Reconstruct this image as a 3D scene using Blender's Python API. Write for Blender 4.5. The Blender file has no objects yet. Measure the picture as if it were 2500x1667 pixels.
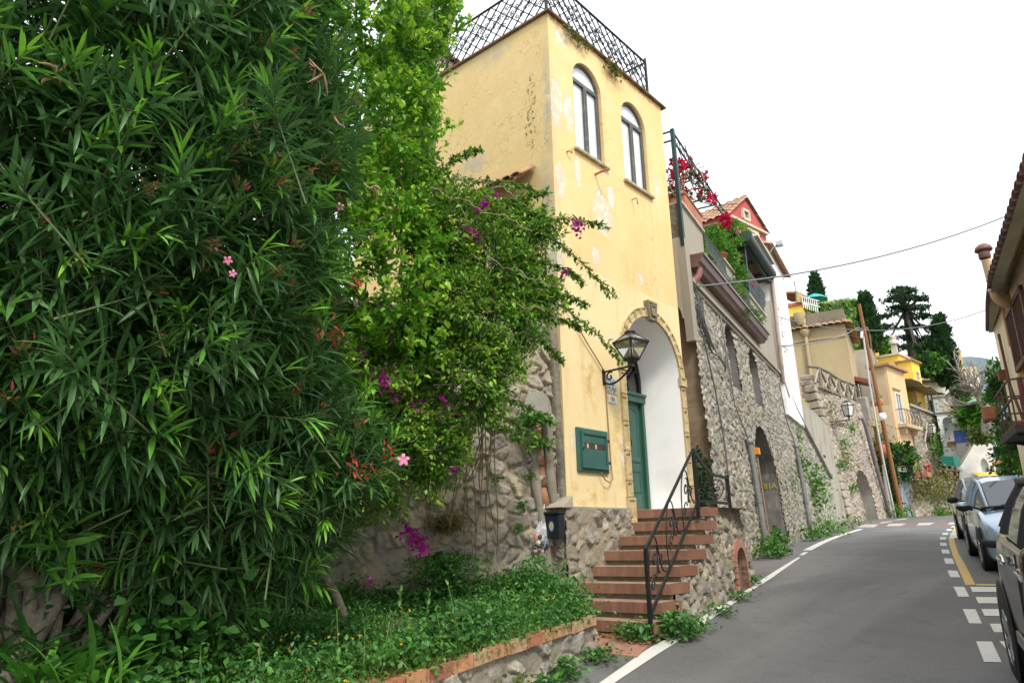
import bpy, math, random
import numpy as np
from mathutils import Vector, Matrix
from mathutils.geometry import tessellate_polygon
random.seed(7); RNG = np.random.default_rng(7)
SC = bpy.context.scene; COL = SC.collection
R_ = math.radians
# ---------------------------------------------------------------- camera geometry
FPX = 1755.0
def nrm(v):
    v = np.array(v, float); return v/np.linalg.norm(v)
def _nd(u, v): return np.array([(u-1250)/FPX, -(v-833.5)/FPX, -1.0])
_UP = nrm(_nd(1113, -5551)); _X = _nd(2830, 1282); _X = nrm(_X-_UP*_X.dot(_UP)); _Y = np.cross(_UP, _X)
CAMR = np.array([_X, _Y, _UP]); EYE = np.array([0, 0, 1.6])
HF = np.array([.757, .653, 0.0]); HR = np.array([.653, -.757, 0.0])
def ray(u, v): return CAMR@_nd(u, v)
def at(u, v, Z): return EYE+ray(u, v)*Z
def onx(u, v, x): r = ray(u, v); return EYE+r*(x/r[0])
def ony(u, v, y): r = ray(u, v); return EYE+r*(y/r[1])
def onz(u, v, z): r = ray(u, v); return EYE+r*((z-1.6)/r[2])
def onp(u, v, p, n):
    r = ray(u, v); n = np.array(n, float); return EYE+r*((np.array(p, float)-EYE).dot(n)/r.dot(n))
def proj(p):
    c = CAMR.T@(np.array(p, float)-EYE); return np.array([1250+FPX*c[0]/-c[2], 833.5-FPX*c[1]/-c[2], -c[2]])
_gs = [-80, -10, 0, 4, 8, 10, 12, 14, 16, 18, 22, 29, 33, 42, 80, 400]; _gz = [-4, -.75, 0, .29, .61, .84, .99, 1.13, 1.23, 1.33, 1.5, 1.76, 1.98, 2.36, 4.0, 12]
def G(x, y): return np.interp(.757*np.asarray(x, float)+.653*np.asarray(y, float), _gs, _gz)
def ong(u, v):
    r = ray(u, v); t = np.linspace(2, 90, 9000); P = EYE[None]+r[None]*t[:, None]
    d = P[:, 2]-G(P[:, 0], P[:, 1]); k = np.where(d[:-1]*d[1:] <= 0)[0]
    return P[k[0]] if len(k) else P[-1]
# ---------------------------------------------------------------- noise
def _h(ix, iy, s=0):
    n = (ix.astype(np.int64)*374761393+iy.astype(np.int64)*668265263+s*974711) & 0x7fffffff
    n = ((n ^ (n >> 13))*1274126177) & 0x7fffffff
    n = ((n ^ (n >> 16))*1911520717) & 0x7fffffff
    return ((n ^ (n >> 15)) & 0xffffff)/float(0xffffff)
def vnoise(x, y, s=0):
    ix = np.floor(x); iy = np.floor(y); fx = x-ix; fy = y-iy
    fx = fx*fx*(3-2*fx); fy = fy*fy*(3-2*fy)
    a = _h(ix, iy, s); b = _h(ix+1, iy, s); c = _h(ix, iy+1, s); d = _h(ix+1, iy+1, s)
    return a+(b-a)*fx+(c-a)*fy+(a-b-c+d)*fx*fy
def fbm(x, y, s=0, o=4):
    t = 0; a = .5
    for k in range(o): t = t+a*vnoise(x*2**k, y*2**k, s+k*17); a *= .5
    return t
def sstep(a, b, x):
    t = np.clip((x-a)/(b-a), 0, 1); return t*t*(3-2*t)
# ---------------------------------------------------------------- objects
def tag(o, label=None, cat=None, group=None, kind=None):
    if label: o['label'] = label
    if cat: o['category'] = cat
    if group: o['group'] = group
    if kind: o['kind'] = kind
    return o
def thing(name, label, cat, loc=(0, 0, 0), rotz=0, group=None):
    o = bpy.data.objects.new(name, None); COL.objects.link(o); o.empty_display_size = .2
    o.location = tuple(float(a) for a in loc); o.rotation_euler = (0, 0, rotz)
    return tag(o, label, cat, group)
def link(name, me, parent=None, local=False):
    o = bpy.data.objects.new(name, me); COL.objects.link(o)
    if parent is not None:
        o.parent = parent
    return o
def parent_off(p):
    off = np.zeros(3)
    while p is not None:
        off += np.array(p.location); p = p.parent
    return off
def npmesh(name, V, F, mat, parent=None, col=None, smooth=False, local=False, midx=None):
    """V (n,3); F list of arrays each (m,k) ; col (n,3)"""
    V = np.asarray(V, float)
    if parent is not None and not local: V = V-parent_off(parent)
    if isinstance(F, np.ndarray): F = [F]
    F = [np.asarray(f, np.int32) for f in F if len(f)]
    me = bpy.data.meshes.new(name)
    nl = sum(f.size for f in F); nf = sum(len(f) for f in F)
    me.vertices.add(len(V)); me.vertices.foreach_set('co', V.astype(np.float32).ravel())
    me.loops.add(nl); me.loops.foreach_set('vertex_index', np.concatenate([f.ravel() for f in F]))
    me.polygons.add(nf)
    tot = np.concatenate([np.full(len(f), f.shape[1], np.int32) for f in F])
    st = np.concatenate([[0], np.cumsum(tot)[:-1]]).astype(np.int32)
    me.polygons.foreach_set('loop_start', st)
    try: me.polygons.foreach_set('loop_total', tot)
    except Exception: pass
    me.polygons.foreach_set('use_smooth', np.full(nf, bool(smooth)))
    for m in (mat if isinstance(mat, (list, tuple)) else [mat]): me.materials.append(m)
    if midx is not None: me.polygons.foreach_set('material_index', np.asarray(midx, np.int32))
    if col is not None:
        a = me.color_attributes.new('Col', 'FLOAT_COLOR', 'POINT')
        c = np.ones((len(V), 4), np.float32); c[:, :3] = col; a.data.foreach_set('color', c.ravel())
    me.update(calc_edges=True); me.validate()
    return link(name, me, parent)
class MB:
    def __init__(s): s.v = []; s.f = []; s.sm = []; s.mi = []; s.cm = 0
    def add(s, vs, fs, smooth=False):
        b = len(s.v); s.v += [tuple(map(float, p)) for p in vs]
        for f in fs: s.f.append([b+i for i in f]); s.sm.append(smooth); s.mi.append(s.cm)
        return s
    def mat(s, i): s.cm = i; return s
    def box(s, lo, hi, M=None, bev=0):
        x0, y0, z0 = lo; x1, y1, z1 = hi
        vs = [(x0, y0, z0), (x1, y0, z0), (x1, y1, z0), (x0, y1, z0), (x0, y0, z1), (x1, y0, z1), (x1, y1, z1), (x0, y1, z1)]
        if M is not None: vs = [M(p) for p in vs]
        return s.add(vs, [(3, 2, 1, 0), (4, 5, 6, 7), (0, 1, 5, 4), (1, 2, 6, 5), (2, 3, 7, 6), (3, 0, 4, 7)])
    def prism(s, poly, z0, z1, M=None, smooth=False):
        n = len(poly); z0 = z0 if hasattr(z0, '__len__') else [z0]*n; z1 = z1 if hasattr(z1, '__len__') else [z1]*n
        vs = [(p[0], p[1], z0[i]) for i, p in enumerate(poly)]+[(p[0], p[1], z1[i]) for i, p in enumerate(poly)]
        if M is not None: vs = [M(p) for p in vs]
        return s.add(vs, [list(range(n))[::-1], list(range(n, 2*n))]+[(i, (i+1) % n, n+(i+1) % n, n+i) for i in range(n)])
    def beam(s, a, b, w, h=None, up=(0, 0, 1)):
        h = h or w; a = np.array(a, float); b = np.array(b, float); d = nrm(b-a); u = np.array(up, float)
        if abs(d.dot(u)) > .98: u = np.array([1., 0, 0])
        sx = nrm(np.cross(d, u)); uy = np.cross(sx, d)
        vs = []
        for p in (a, b):
            for i, j in ((-1, -1), (1, -1), (1, 1), (-1, 1)): vs.append(p+sx*i*w/2+uy*j*h/2)
        return s.add(vs, [(3, 2, 1, 0), (4, 5, 6, 7), (0, 1, 5, 4), (1, 2, 6, 5), (2, 3, 7, 6), (3, 0, 4, 7)])
    def tube(s, pts, r, n=8, cap=True, smooth=True):
        pts = [np.array(p, float) for p in pts]; m = len(pts)
        rs = r if hasattr(r, '__len__') else [r]*m
        T = [nrm(pts[min(i+1, m-1)]-pts[max(i-1, 0)]+1e-9) for i in range(m)]
        u = np.array([0, 0, 1.]) if abs(T[0][2]) < .9 else np.array([1., 0, 0])
        X = nrm(np.cross(T[0], u)); vs = []
        for i in range(m):
            X = nrm(X-T[i]*X.dot(T[i])); Yv = np.cross(T[i], X)
            for k in range(n):
                a = 2*math.pi*k/n; vs.append(pts[i]+rs[i]*(X*math.cos(a)+Yv*math.sin(a)))
        fs = [(i*n+k, i*n+(k+1) % n, (i+1)*n+(k+1) % n, (i+1)*n+k) for i in range(m-1) for k in range(n)]
        s.add(vs, fs, smooth)
        if cap: s.add(vs[:n], [list(range(n))[::-1]]); s.add(vs[-n:], [list(range(n))])
        return s
    def lathe(s, prof, c=(0, 0, 0), n=16, axis=(0, 0, 1), smooth=True, arc=2*math.pi):
        ax = nrm(axis); u = np.array([1., 0, 0]) if abs(ax[0]) < .9 else np.array([0, 1., 0])
        X = nrm(np.cross(ax, u)); Yv = np.cross(ax, X); c = np.array(c, float); vs = []
        for (r, z) in prof:
            for k in range(n):
                a = 2*math.pi*k/n; vs.append(c+ax*z+r*(X*math.cos(a)+Yv*math.sin(a)))
        fs = [(i*n+k, i*n+(k+1) % n, (i+1)*n+(k+1) % n, (i+1)*n+k) for i in range(len(prof)-1) for k in range(n)]
        return s.add(vs, fs, smooth)
    def poly(s, loops, M, flip=False):
        """2D loops (outer, holes) -> triangles through M(a,b)->3D"""
        L = [[Vector((p[0], p[1], 0)) for p in l] for l in loops]; flat = [p for l in loops for p in l]
        tr = tessellate_polygon(L); out = []
        for t in tr:
            a, b, c = (flat[i] for i in t); ar = (b[0]-a[0])*(c[1]-a[1])-(b[1]-a[1])*(c[0]-a[0])
            t = tuple(t) if ar > 0 else tuple(t)[::-1]
            out.append(t[::-1] if flip else t)
        return s.add([M(p[0], p[1]) for p in flat], out)
    def strip(s, A, B, closed=False, smooth=False):
        n = len(A); vs = list(A)+list(B); m = n if closed else n-1
        return s.add(vs, [(i, (i+1) % n, n+(i+1) % n, n+i) for i in range(m)], smooth)
    def grid(s, P, smooth=True, closed=False):
        P = np.asarray(P, float); a, b = P.shape[:2]; bb = b if closed else b-1
        return s.add(P.reshape(-1, 3), [(i*b+j, i*b+(j+1) % b, (i+1)*b+(j+1) % b, (i+1)*b+j) for i in range(a-1) for j in range(bb)], smooth)
    def build(s, name, mat, parent=None, local=False, bevel=0, sub=0):
        V = s.v
        if parent is not None and not local:
            off = parent_off(parent); V = [(a-off[0], b-off[1], c-off[2]) for a, b, c in V]
        me = bpy.data.meshes.new(name); me.from_pydata(V, [], s.f)
        for m in (mat if isinstance(mat, (list, tuple)) else [mat]): me.materials.append(m)
        me.polygons.foreach_set('use_smooth', s.sm); me.polygons.foreach_set('material_index', s.mi)
        me.update(); o = link(name, me, parent)
        if bevel:
            b = o.modifiers.new('bevel', 'BEVEL'); b.width = bevel; b.segments = 2; b.limit_method = 'ANGLE'
        if sub:
            b = o.modifiers.new('sub', 'SUBSURF'); b.levels = sub; b.render_levels = sub
        return o
def arch(cx, w, z0, zs, n=14, rise=None):
    """opening outline, ccw: bottom-left.. spring height zs, round head"""
    r = w/2; rise = rise or r
    return [(cx-r, z0), (cx+r, z0)]+[(cx+r*math.cos(math.pi*k/n), zs+rise*math.sin(math.pi*k/n)) for k in range(n+1)]
def rect(a, b, c, d): return [(a, c), (b, c), (b, d), (a, d)]
# ---------------------------------------------------------------- materials
class NT:
    def __init__(s, name):
        s.m = bpy.data.materials.new(name); s.m.use_nodes = True; s.t = s.m.node_tree; s.t.nodes.clear()
        s.tc = s.n('ShaderNodeTexCoord'); s.co = s.tc.outputs['Object']
    def n(s, t, **kw):
        n = s.t.nodes.new(t)
        for k, v in kw.items(): setattr(n, k, v)
        return n
    def l(s, a, b): s.t.links.new(a, b)
    def noise(s, scale, detail=6, rough=.6, vec=None, dist=0):
        n = s.n('ShaderNodeTexNoise'); n.inputs['Scale'].default_value = scale; n.inputs['Detail'].default_value = detail
        n.inputs['Roughness'].default_value = rough; n.inputs['Distortion'].default_value = dist
        s.l(vec or s.co, n.inputs['Vector']); return n.outputs['Fac']
    def scale(s, v):
        n = s.n('ShaderNodeMapping'); n.inputs['Scale'].default_value = v; s.l(s.co, n.inputs['Vector']); return n.outputs[0]
    def ramp(s, fac, lo, hi):
        n = s.n('ShaderNodeMapRange', interpolation_type='SMOOTHSTEP'); n.inputs[1].default_value = lo; n.inputs[2].default_value = hi
        s.l(fac, n.inputs[0]); return n.outputs[0]
    def math(s, op, a, b=None):
        n = s.n('ShaderNodeMath', operation=op)
        for i, x in enumerate((a, b)):
            if x is None: continue
            if isinstance(x, (int, float)): n.inputs[i].default_value = x
            else: s.l(x, n.inputs[i])
        return n.outputs[0]
    def mix(s, fac, a, b, mode='MIX'):
        n = s.n('ShaderNodeMix', data_type='RGBA', blend_type=mode)
        for k, x in ((0, fac), (6, a), (7, b)):
            if isinstance(x, (int, float)): n.inputs[k].default_value = x
            elif isinstance(x, (tuple, list)): n.inputs[k].default_value = (*x[:3], 1)
            else: s.l(x, n.inputs[k])
        return n.outputs[2]
    def xyz(s):
        n = s.n('ShaderNodeSeparateXYZ'); s.l(s.co, n.inputs[0]); return n.outputs
    def spots(s, L):
        """max over blobs (x,y,z,rx,ry,rz) of 1-dist"""
        out = None
        for (x, y, z, rx, ry, rz) in L:
            n = s.n('ShaderNodeMapping', vector_type='POINT'); n.inputs['Scale'].default_value = (1/rx, 1/ry, 1/rz)
            n.inputs['Location'].default_value = (-x/rx, -y/ry, -z/rz); s.l(s.co, n.inputs[0])
            d = s.n('ShaderNodeVectorMath', operation='LENGTH'); s.l(n.outputs[0], d.inputs[0])
            v = s.math('SUBTRACT', 1.0, d.outputs['Value']); v = s.math('MAXIMUM', v, 0)
            out = v if out is None else s.math('MAXIMUM', out, v)
        return out
    def attr(s, name='Col'):
        n = s.n('ShaderNodeAttribute', attribute_name=name); return n.outputs['Color']
    def bump(s, h, strength=.3, dist=.02, prev=None):
        n = s.n('ShaderNodeBump'); n.inputs['Strength'].default_value = strength; n.inputs['Distance'].default_value = dist
        s.l(h, n.inputs['Height'])
        if prev is not None: s.l(prev, n.inputs['Normal'])
        return n.outputs[0]
    def out(s, base, rough=.8, bump=None, metallic=0, spec=.4, trans=None, alpha=None, coat=0, emit=None):
        p = s.n('ShaderNodeBsdfPrincipled'); o = s.n('ShaderNodeOutputMaterial')
        for k, x in (('Base Color', base), ('Roughness', rough), ('Metallic', metallic), ('Specular IOR Level', spec), ('Coat Weight', coat)):
            if isinstance(x, (int, float)): p.inputs[k].default_value = x
            elif isinstance(x, (tuple, list)): p.inputs[k].default_value = (*x[:3], 1)
            else: s.l(x, p.inputs[k])
        if bump is not None: s.l(bump, p.inputs['Normal'])
        if trans:
            t = s.n('ShaderNodeBsdfTranslucent'); mx = s.n('ShaderNodeMixShader'); mx.inputs[0].default_value = trans
            if isinstance(base, (tuple, list)): t.inputs[0].default_value = (*base[:3], 1)
            else: s.l(base, t.inputs[0])
            s.l(p.outputs[0], mx.inputs[1]); s.l(t.outputs[0], mx.inputs[2]); s.l(mx.outputs[0], o.inputs[0])
        else: s.l(p.outputs[0], o.inputs[0])
        return s.m
def M(name, col, rough=.8, var=(), bump=None, metallic=0, spec=.4, coat=0):
    """var: (scale, colour2, lo, hi[, stretch]) layers"""
    t = NT(name); c = col
    if isinstance(col, (tuple, list)): c = tuple(col)
    for L in var:
        vec = t.scale(L[4]) if len(L) > 4 else None
        c = t.mix(t.ramp(t.noise(L[0], vec=vec), L[2], L[3]), c, L[1])
    b = None
    if bump: b = t.bump(t.noise(bump[0], 8, .65), bump[1], bump[2] if len(bump) > 2 else .01)
    return t.out(c, rough, b, metallic, spec, coat=coat)
def leafmat(name, rough=.45, trans=.38, spec=.4):
    t = NT(name); c = t.attr()
    c = t.mix(t.math('MULTIPLY', t.ramp(t.noise(9, 3), .45, .75), .35), c, t.mix(.5, c, (.02, .05, .008)))
    return t.out(c, rough, None, 0, spec, trans=trans)
# ---------------------------------------------------------------- rubble stone relief
PAL_WARM = [(.36, .30, .22), (.42, .36, .27), (.30, .26, .20), (.46, .41, .33), (.34, .31, .27), (.40, .33, .22), (.27, .24, .20), (.38, .36, .32)]
PAL_GREY = [(.34, .32, .28), (.40, .38, .33), (.28, .27, .25), (.43, .40, .34), (.36, .31, .23), (.31, .30, .28), (.44, .39, .28), (.25, .24, .22)]
PAL_PINK = [(.44, .37, .30), (.50, .43, .35), (.38, .33, .27), (.46, .38, .28), (.41, .36, .31), (.34, .30, .25), (.48, .42, .36), (.43, .34, .26)]
def rubble(u, v, cw, ch, depth, pal, mortar, seed, gap=(.03, .16), warp=.10, fill=.85, tone=.92):
    x = u/cw; y = v/ch
    wx = fbm(x*1.1, y*1.1, seed+5, 4)-.47; wy = fbm(x*1.1+37, y*1.1, seed+9, 4)-.47
    x = x+warp*3*wx; y = y+warp*3*wy
    ix = np.floor(x); iy = np.floor(y)
    f1 = np.full(x.shape, 9.); f2 = np.full(x.shape, 9.); idx = np.zeros(x.shape); idy = np.zeros(x.shape); sx = np.zeros(x.shape); sy = np.zeros(x.shape)
    for dx in (-2, -1, 0, 1, 2):
        for dy in (-2, -1, 0, 1, 2):
            cx = ix+dx; cy = iy+dy
            px_ = cx+.5+.92*(_h(cx, cy, seed)-.5); py_ = cy+.5+.92*(_h(cx, cy, seed+1)-.5)
            th = 3.14*_h(cx, cy, seed+14); ct = np.cos(th); st = np.sin(th); xa = (x-px_)*ct+(y-py_)*st; ya = (y-py_)*ct-(x-px_)*st
            el = 1+.55*_h(cx, cy, seed+15); d = np.sqrt((xa/el)**2+(ya*el**.5)**2)*(.8+.4*_h(cx, cy, seed+2))
            n = d < f1
            f2 = np.where(n, f1, np.minimum(f2, d)); f1 = np.where(n, d, f1)
            idx = np.where(n, cx, idx); idy = np.where(n, cy, idy); sx = np.where(n, px_, sx); sy = np.where(n, py_, sy)
    e = f2-f1
    H = lambda k: _h(idx, idy, seed+k)
    bur = H(3) > fill
    hf = fbm(u*26, v*26, seed+40, 3)-.44; mf = fbm(u*9, v*9, seed+11, 4)-.47
    g0 = gap[0]+.5*gap[1]*(H(4)-.3)
    m = sstep(g0, g0+.07, e+.16*hf+.10*mf)*np.where(bur, .15, 1)
    # broken faces: two tilted facets per stone meeting at a ridge, chipped by noise
    a = 6.28*H(6); q = (x-sx)*np.cos(a)+(y-sy)*np.sin(a); a2 = 6.28*H(7); q2 = (x-sx)*np.cos(a2)+(y-sy)*np.sin(a2)
    face = np.minimum(.75+.55*H(8)+q*(.5+.9*H(16)), .85+.5*H(17)+q2*(.4+.9*H(18)))
    step = np.floor((mf*2.2+q*1.2)*2)/2*.28
    hgt = depth*m*np.clip(face*.62+step*.5+.42*hf, .12, 1.5)+depth*(.30*mf+.16*hf)
    pal = np.array(pal); k = (H(10)*len(pal)).astype(int) % len(pal); c = pal[k]
    pm_ = pal.mean(0); c = (pm_*.35+c*.65)*tone; mortar = np.array(mortar)*tone
    c = c*(.74+.52*H(12))[..., None]*(.72+.62*fbm(u*14, v*14, seed+30, 4))[..., None]
    lic = sstep(.56, .68, fbm(u*5, v*5, seed+33, 5))[..., None]; c = c*(1-.35*lic)+np.array((.20, .185, .15))*.35*lic
    mo = mortar*(.72+.56*fbm(u*7, v*7, seed+31, 5))[..., None]
    return hgt, mo*(1-m[..., None])+c*m[..., None]
def stonewall(name, mat, parent, surf, nvec, u0, u1, v0, v1, res, keep=None, disp=True, **kw):
    """surf(u,v)->(...,3) ; nvec(u,v) outward normal; keep(u,v)->bool"""
    nu = max(2, int((u1-u0)/res)+1); nv = max(2, int((v1-v0)/res)+1)
    U, Vv = np.meshgrid(np.linspace(u0, u1, nu), np.linspace(v0, v1, nv), indexing='ij')
    h, c = rubble(U, Vv, **kw)
    P = surf(U, Vv)+nvec(U, Vv)*(h if disp else h*0)[..., None]
    I = np.arange(nu*nv).reshape(nu, nv)
    F = np.stack([I[:-1, :-1], I[1:, :-1], I[1:, 1:], I[:-1, 1:]], -1).reshape(-1, 4)
    if keep is not None:
        uc = (U[:-1, :-1]+U[1:, 1:])/2; vc = (Vv[:-1, :-1]+Vv[1:, 1:])/2
        F = F[keep(uc, vc).ravel()]
    return npmesh(name, P.reshape(-1, 3), F, mat, parent, col=c.reshape(-1, 3), smooth=True)
# ---------------------------------------------------------------- foliage
def frames(d, spin):
    """d (n,3) leaf axis; returns (n,3,3) columns X(width) Y(length=d) Z(normal)"""
    d = d/np.linalg.norm(d, axis=1, keepdims=True)
    up = np.tile(np.array([0, 0, 1.]), (len(d), 1)); up[np.abs(d[:, 2]) > .95] = (1, 0, 0)
    X = np.cross(d, up); X /= np.linalg.norm(X, axis=1, keepdims=True); Z = np.cross(X, d)
    c = np.cos(spin)[:, None]; s = np.sin(spin)[:, None]
    return np.stack([X*c+Z*s, d, Z*c-X*s], -1)
def scatter(tv, tf, T, Fm, S):
    V = np.einsum('nij,kj->nki', Fm, tv)*S[:, None, None]+T[:, None, :]
    n, k = len(T), len(tv)
    F = [(f[None]+(np.arange(n)*k)[:, None, None]).reshape(-1, f.shape[1]) for f in tf]
    return V.reshape(-1, 3), F
def leaf_lance(seg=5, w=.09, droop=.25, fold=.25):
    """long lance leaf of length 1 along +Y, two rows either side of the midrib"""
    vs = []; fs = []
    for i in range(seg+1):
        t = i/seg; ww = w*(math.sin(math.pi*min(1, (t*.93+.07)))**.8)*(1 if i < seg else .05)
        z = -droop*t*t; vs += [(-ww, t, z+fold*ww), (0, t, z), (ww, t, z+fold*ww)]
    for i in range(seg):
        a = i*3; fs += [(a, a+1, a+4, a+3), (a+1, a+2, a+5, a+4)]
    return np.array(vs), [np.array(fs)]
def leaf_small(w=.3, droop=.15):
    v = np.array([(0, 0, 0), (-w, .38, .06), (0, .45, -.02), (w, .38, .06), (-w*.55, .75, .02-droop*.5), (w*.55, .75, .02-droop*.5), (0, 1, -droop)])
    return v, [np.array([(0, 2, 1), (0, 3, 2)]), np.array([(1, 2, 6, 4), (2, 3, 5, 6)])]
def leaf_quad(w=.5):
    v = np.array([(0, 0, 0), (-w*.5, .5, .05), (0, 1, 0), (w*.5, .5, .05)]); return v, [np.array([(0, 3, 2, 1)])]
def rdir(n, rng=RNG):
    d = rng.normal(size=(n, 3)); return d/np.linalg.norm(d, axis=1, keepdims=True)
def pick(pal, n, jit=.2, rng=RNG):
    p = np.array(pal)[rng.integers(0, len(pal), n)]; return p*(1+jit*(rng.random((n, 1))*2-1))
def leaves(name, mat, parent, T, D, S, tmpl, colors, spin=None):
    n = len(T); spin = RNG.normal(0, .5, n) if spin is None else spin
    V, F = scatter(tmpl[0], tmpl[1], T, frames(D, spin), S)
    return npmesh(name, V, F, mat, parent, col=np.repeat(colors, len(tmpl[0]), axis=0), smooth=True)
def blob_points(ells, n, shell=.5, rng=RNG):
    """points through the outer shells of ellipsoids (c, r); returns points, outward dirs"""
    w = np.array([e[1][0]*e[1][1]+e[1][1]*e[1][2]+e[1][0]*e[1][2] for e in ells]); w /= w.sum(); Ps = []; Ds = []
    for e, ww in zip(ells, w):
        m = int(n*ww); d = rdir(m, rng); c = np.array(e[0]); r = np.array(e[1])
        rad = 1-shell*rng.random(m)**1.5
        lump = 1+.16*np.sin(d[:, 0]*5+c[0]*3)*np.sin(d[:, 1]*6+c[1])+.12*np.sin(d[:, 2]*9+c[2]*2+d[:, 0]*4)
        p = c+d*r*(rad*lump)[:, None]
        dn = d/r; dn /= np.linalg.norm(dn, axis=1, keepdims=True); Ps.append(p); Ds.append(dn)
    return np.concatenate(Ps), np.concatenate(Ds)
def deep_inside(P, ells, t=.72):
    k = np.zeros(len(P), bool); cnt = np.zeros(len(P), int)
    for c, r in ells:
        q = (((P-np.array(c))/np.array(r))**2).sum(1); cnt += q < t*t
    return cnt > 0
def clumps(ells, n, per, rad, size, rng=RNG, shell=.45, updir=.4):
    """leaf clumps: n clump centres, per leaves each; returns T,D,S,clump idx"""
    C, N = blob_points(ells, n, shell, rng); m = len(C)
    idx = np.repeat(np.arange(m), per); off = rdir(m*per, rng)*rad*(rng.random((m*per, 1))**.5)
    D = N[idx]*.7+rdir(m*per, rng)*.8+np.array([0, 0, updir])
    return C[idx]+off, D, size*(.7+.6*rng.random(m*per)), idx
def text_mesh(name, s, size, mat, parent, origin, xdir, udir, depth=.004, align='CENTER'):
    cu = bpy.data.curves.new(name, 'FONT'); cu.body = s; cu.size = size; cu.align_x = align; cu.align_y = 'CENTER'; cu.extrude = depth/2
    o = bpy.data.objects.new('tmp_text', cu); COL.objects.link(o); dg = bpy.context.evaluated_depsgraph_get()
    me = bpy.data.meshes.new_from_object(o.evaluated_get(dg)); bpy.data.objects.remove(o); bpy.data.curves.remove(cu)
    x = nrm(xdir); u = nrm(udir); n = np.cross(x, u); off = parent_off(parent)
    for v in me.vertices:
        p = np.array(origin)+x*v.co[0]+u*v.co[1]+n*v.co[2]-off; v.co = p
    me.materials.clear(); me.materials.append(mat); me.name = name
    return link(name, me, parent)
def scroll(c, r, turns, a0, n=20, flip=1):
    """2D spiral points ending at the centre"""
    return [(c[0]+r*(1-.85*t/n)*math.cos(a0+flip*turns*2*math.pi*t/n), c[1]+r*(1-.85*t/n)*math.sin(a0+flip*turns*2*math.pi*t/n)) for t in range(n+1)]
def bez(p, n=12):
    p = [np.array(q, float) for q in p]; o = []
    for i in range(n+1):
        t = i/n; q = p
        while len(q) > 1: q = [a*(1-t)+b*t for a, b in zip(q[:-1], q[1:])]
        o.append(q[0])
    return o
# ================================================================= camera, light, sky
cam = bpy.data.cameras.new('camera'); cam.sensor_width = 36; cam.lens = 36*FPX/2500; cam.clip_end = 3000; cam.clip_start = .05
co = bpy.data.objects.new('camera', cam); COL.objects.link(co); SC.camera = co
mw = Matrix.Identity(4)
for i in range(3):
    for j in range(3): mw[i][j] = float(CAMR[i, j])
    mw[i][3] = float(EYE[i])
co.matrix_world = mw
SC.view_settings.view_transform = 'Standard'; SC.view_settings.look = 'None'; SC.view_settings.gamma = 1
SC.view_settings.exposure = EXPOSURE = .82
SUN_EL, SUN_AZ = 50, -118       # azimuth of the sun seen from the scene, degrees ccw from +X
sl = bpy.data.lights.new('sun', 'SUN'); sl.energy = 1.8; sl.angle = R_(14); sl.color = (1, .95, .87)
so = bpy.data.objects.new('sun', sl); COL.objects.link(so)
sd = Vector((math.cos(R_(SUN_EL))*math.cos(R_(SUN_AZ)), math.cos(R_(SUN_EL))*math.sin(R_(SUN_AZ)), math.sin(R_(SUN_EL))))
so.rotation_euler = sd.to_track_quat('Z', 'Y').to_euler(); so.location = (0, -20, 40)
W = bpy.data.worlds.new('World'); SC.world = W; W.use_nodes = True; wt = W.node_tree; wt.nodes.clear()
sk = wt.nodes.new('ShaderNodeTexSky'); sk.sky_type = 'NISHITA'; sk.sun_disc = False; sk.sun_elevation = R_(SUN_EL)
sk.sun_rotation = R_(90-SUN_AZ); sk.dust_density = 4; sk.air_density = 1.0
mxw = wt.nodes.new('ShaderNodeMix'); mxw.data_type = 'RGBA'; mxw.inputs[0].default_value = .86
mxw.inputs[7].default_value = (7.6, 7.9, 8.2, 1)          # even white overcast veil
bg = wt.nodes.new('ShaderNodeBackground'); bg.inputs[1].default_value = .13; wo = wt.nodes.new('ShaderNodeOutputWorld')
wt.links.new(sk.outputs[0], mxw.inputs[6]); wt.links.new(mxw.outputs[2], bg.inputs[0]); wt.links.new(bg.outputs[0], wo.inputs[0])
SC.cycles.max_bounces = 6; SC.cycles.diffuse_bounces = 4; SC.cycles.transparent_max_bounces = 12
# ================================================================= materials shared
def asphalt():
    t = NT('asphalt'); n1 = t.noise(.45, 5, .6); n2 = t.noise(70, 5, .9); n3 = t.noise(3.5, 6, .7); n4 = t.noise(.5, 4, .5, t.scale((.35, 2.2, 1)))
    c = t.mix(t.ramp(n1, .35, .68), (.120, .115, .112), (.165, .159, .154))
    c = t.mix(t.ramp(n4, .5, .68), c, (.175, .168, .163)); c = t.mix(t.math('MULTIPLY', t.ramp(n3, .52, .75), .5), c, (.07, .068, .066))
    c = t.mix(t.math('MULTIPLY', t.ramp(n2, .55, .66), .7), c, (.33, .32, .31)); c = t.mix(t.math('MULTIPLY', t.ramp(n2, .46, .36), .65), c, (.04, .045, .045))
    return t.out(c, .78, t.bump(n2, .25, .004), 0, .35)
def _p(): pass
def paint(name, col, under=(.11, .105, .1)):
    t = NT(name); a = t.noise(28, 8, .75); b = t.noise(2.2, 4, .6)
    w = t.math('ADD', t.math('MULTIPLY', a, .75), t.math('MULTIPLY', b, .35))
    c = t.mix(t.ramp(w, .63, .72), tuple(col), under); c = t.mix(t.math('MULTIPLY', t.noise(60, 3), .22), c, (.3, .28, .25))
    return t.out(c, .7, t.bump(t.noise(200, 3), .15, .003))
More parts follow.
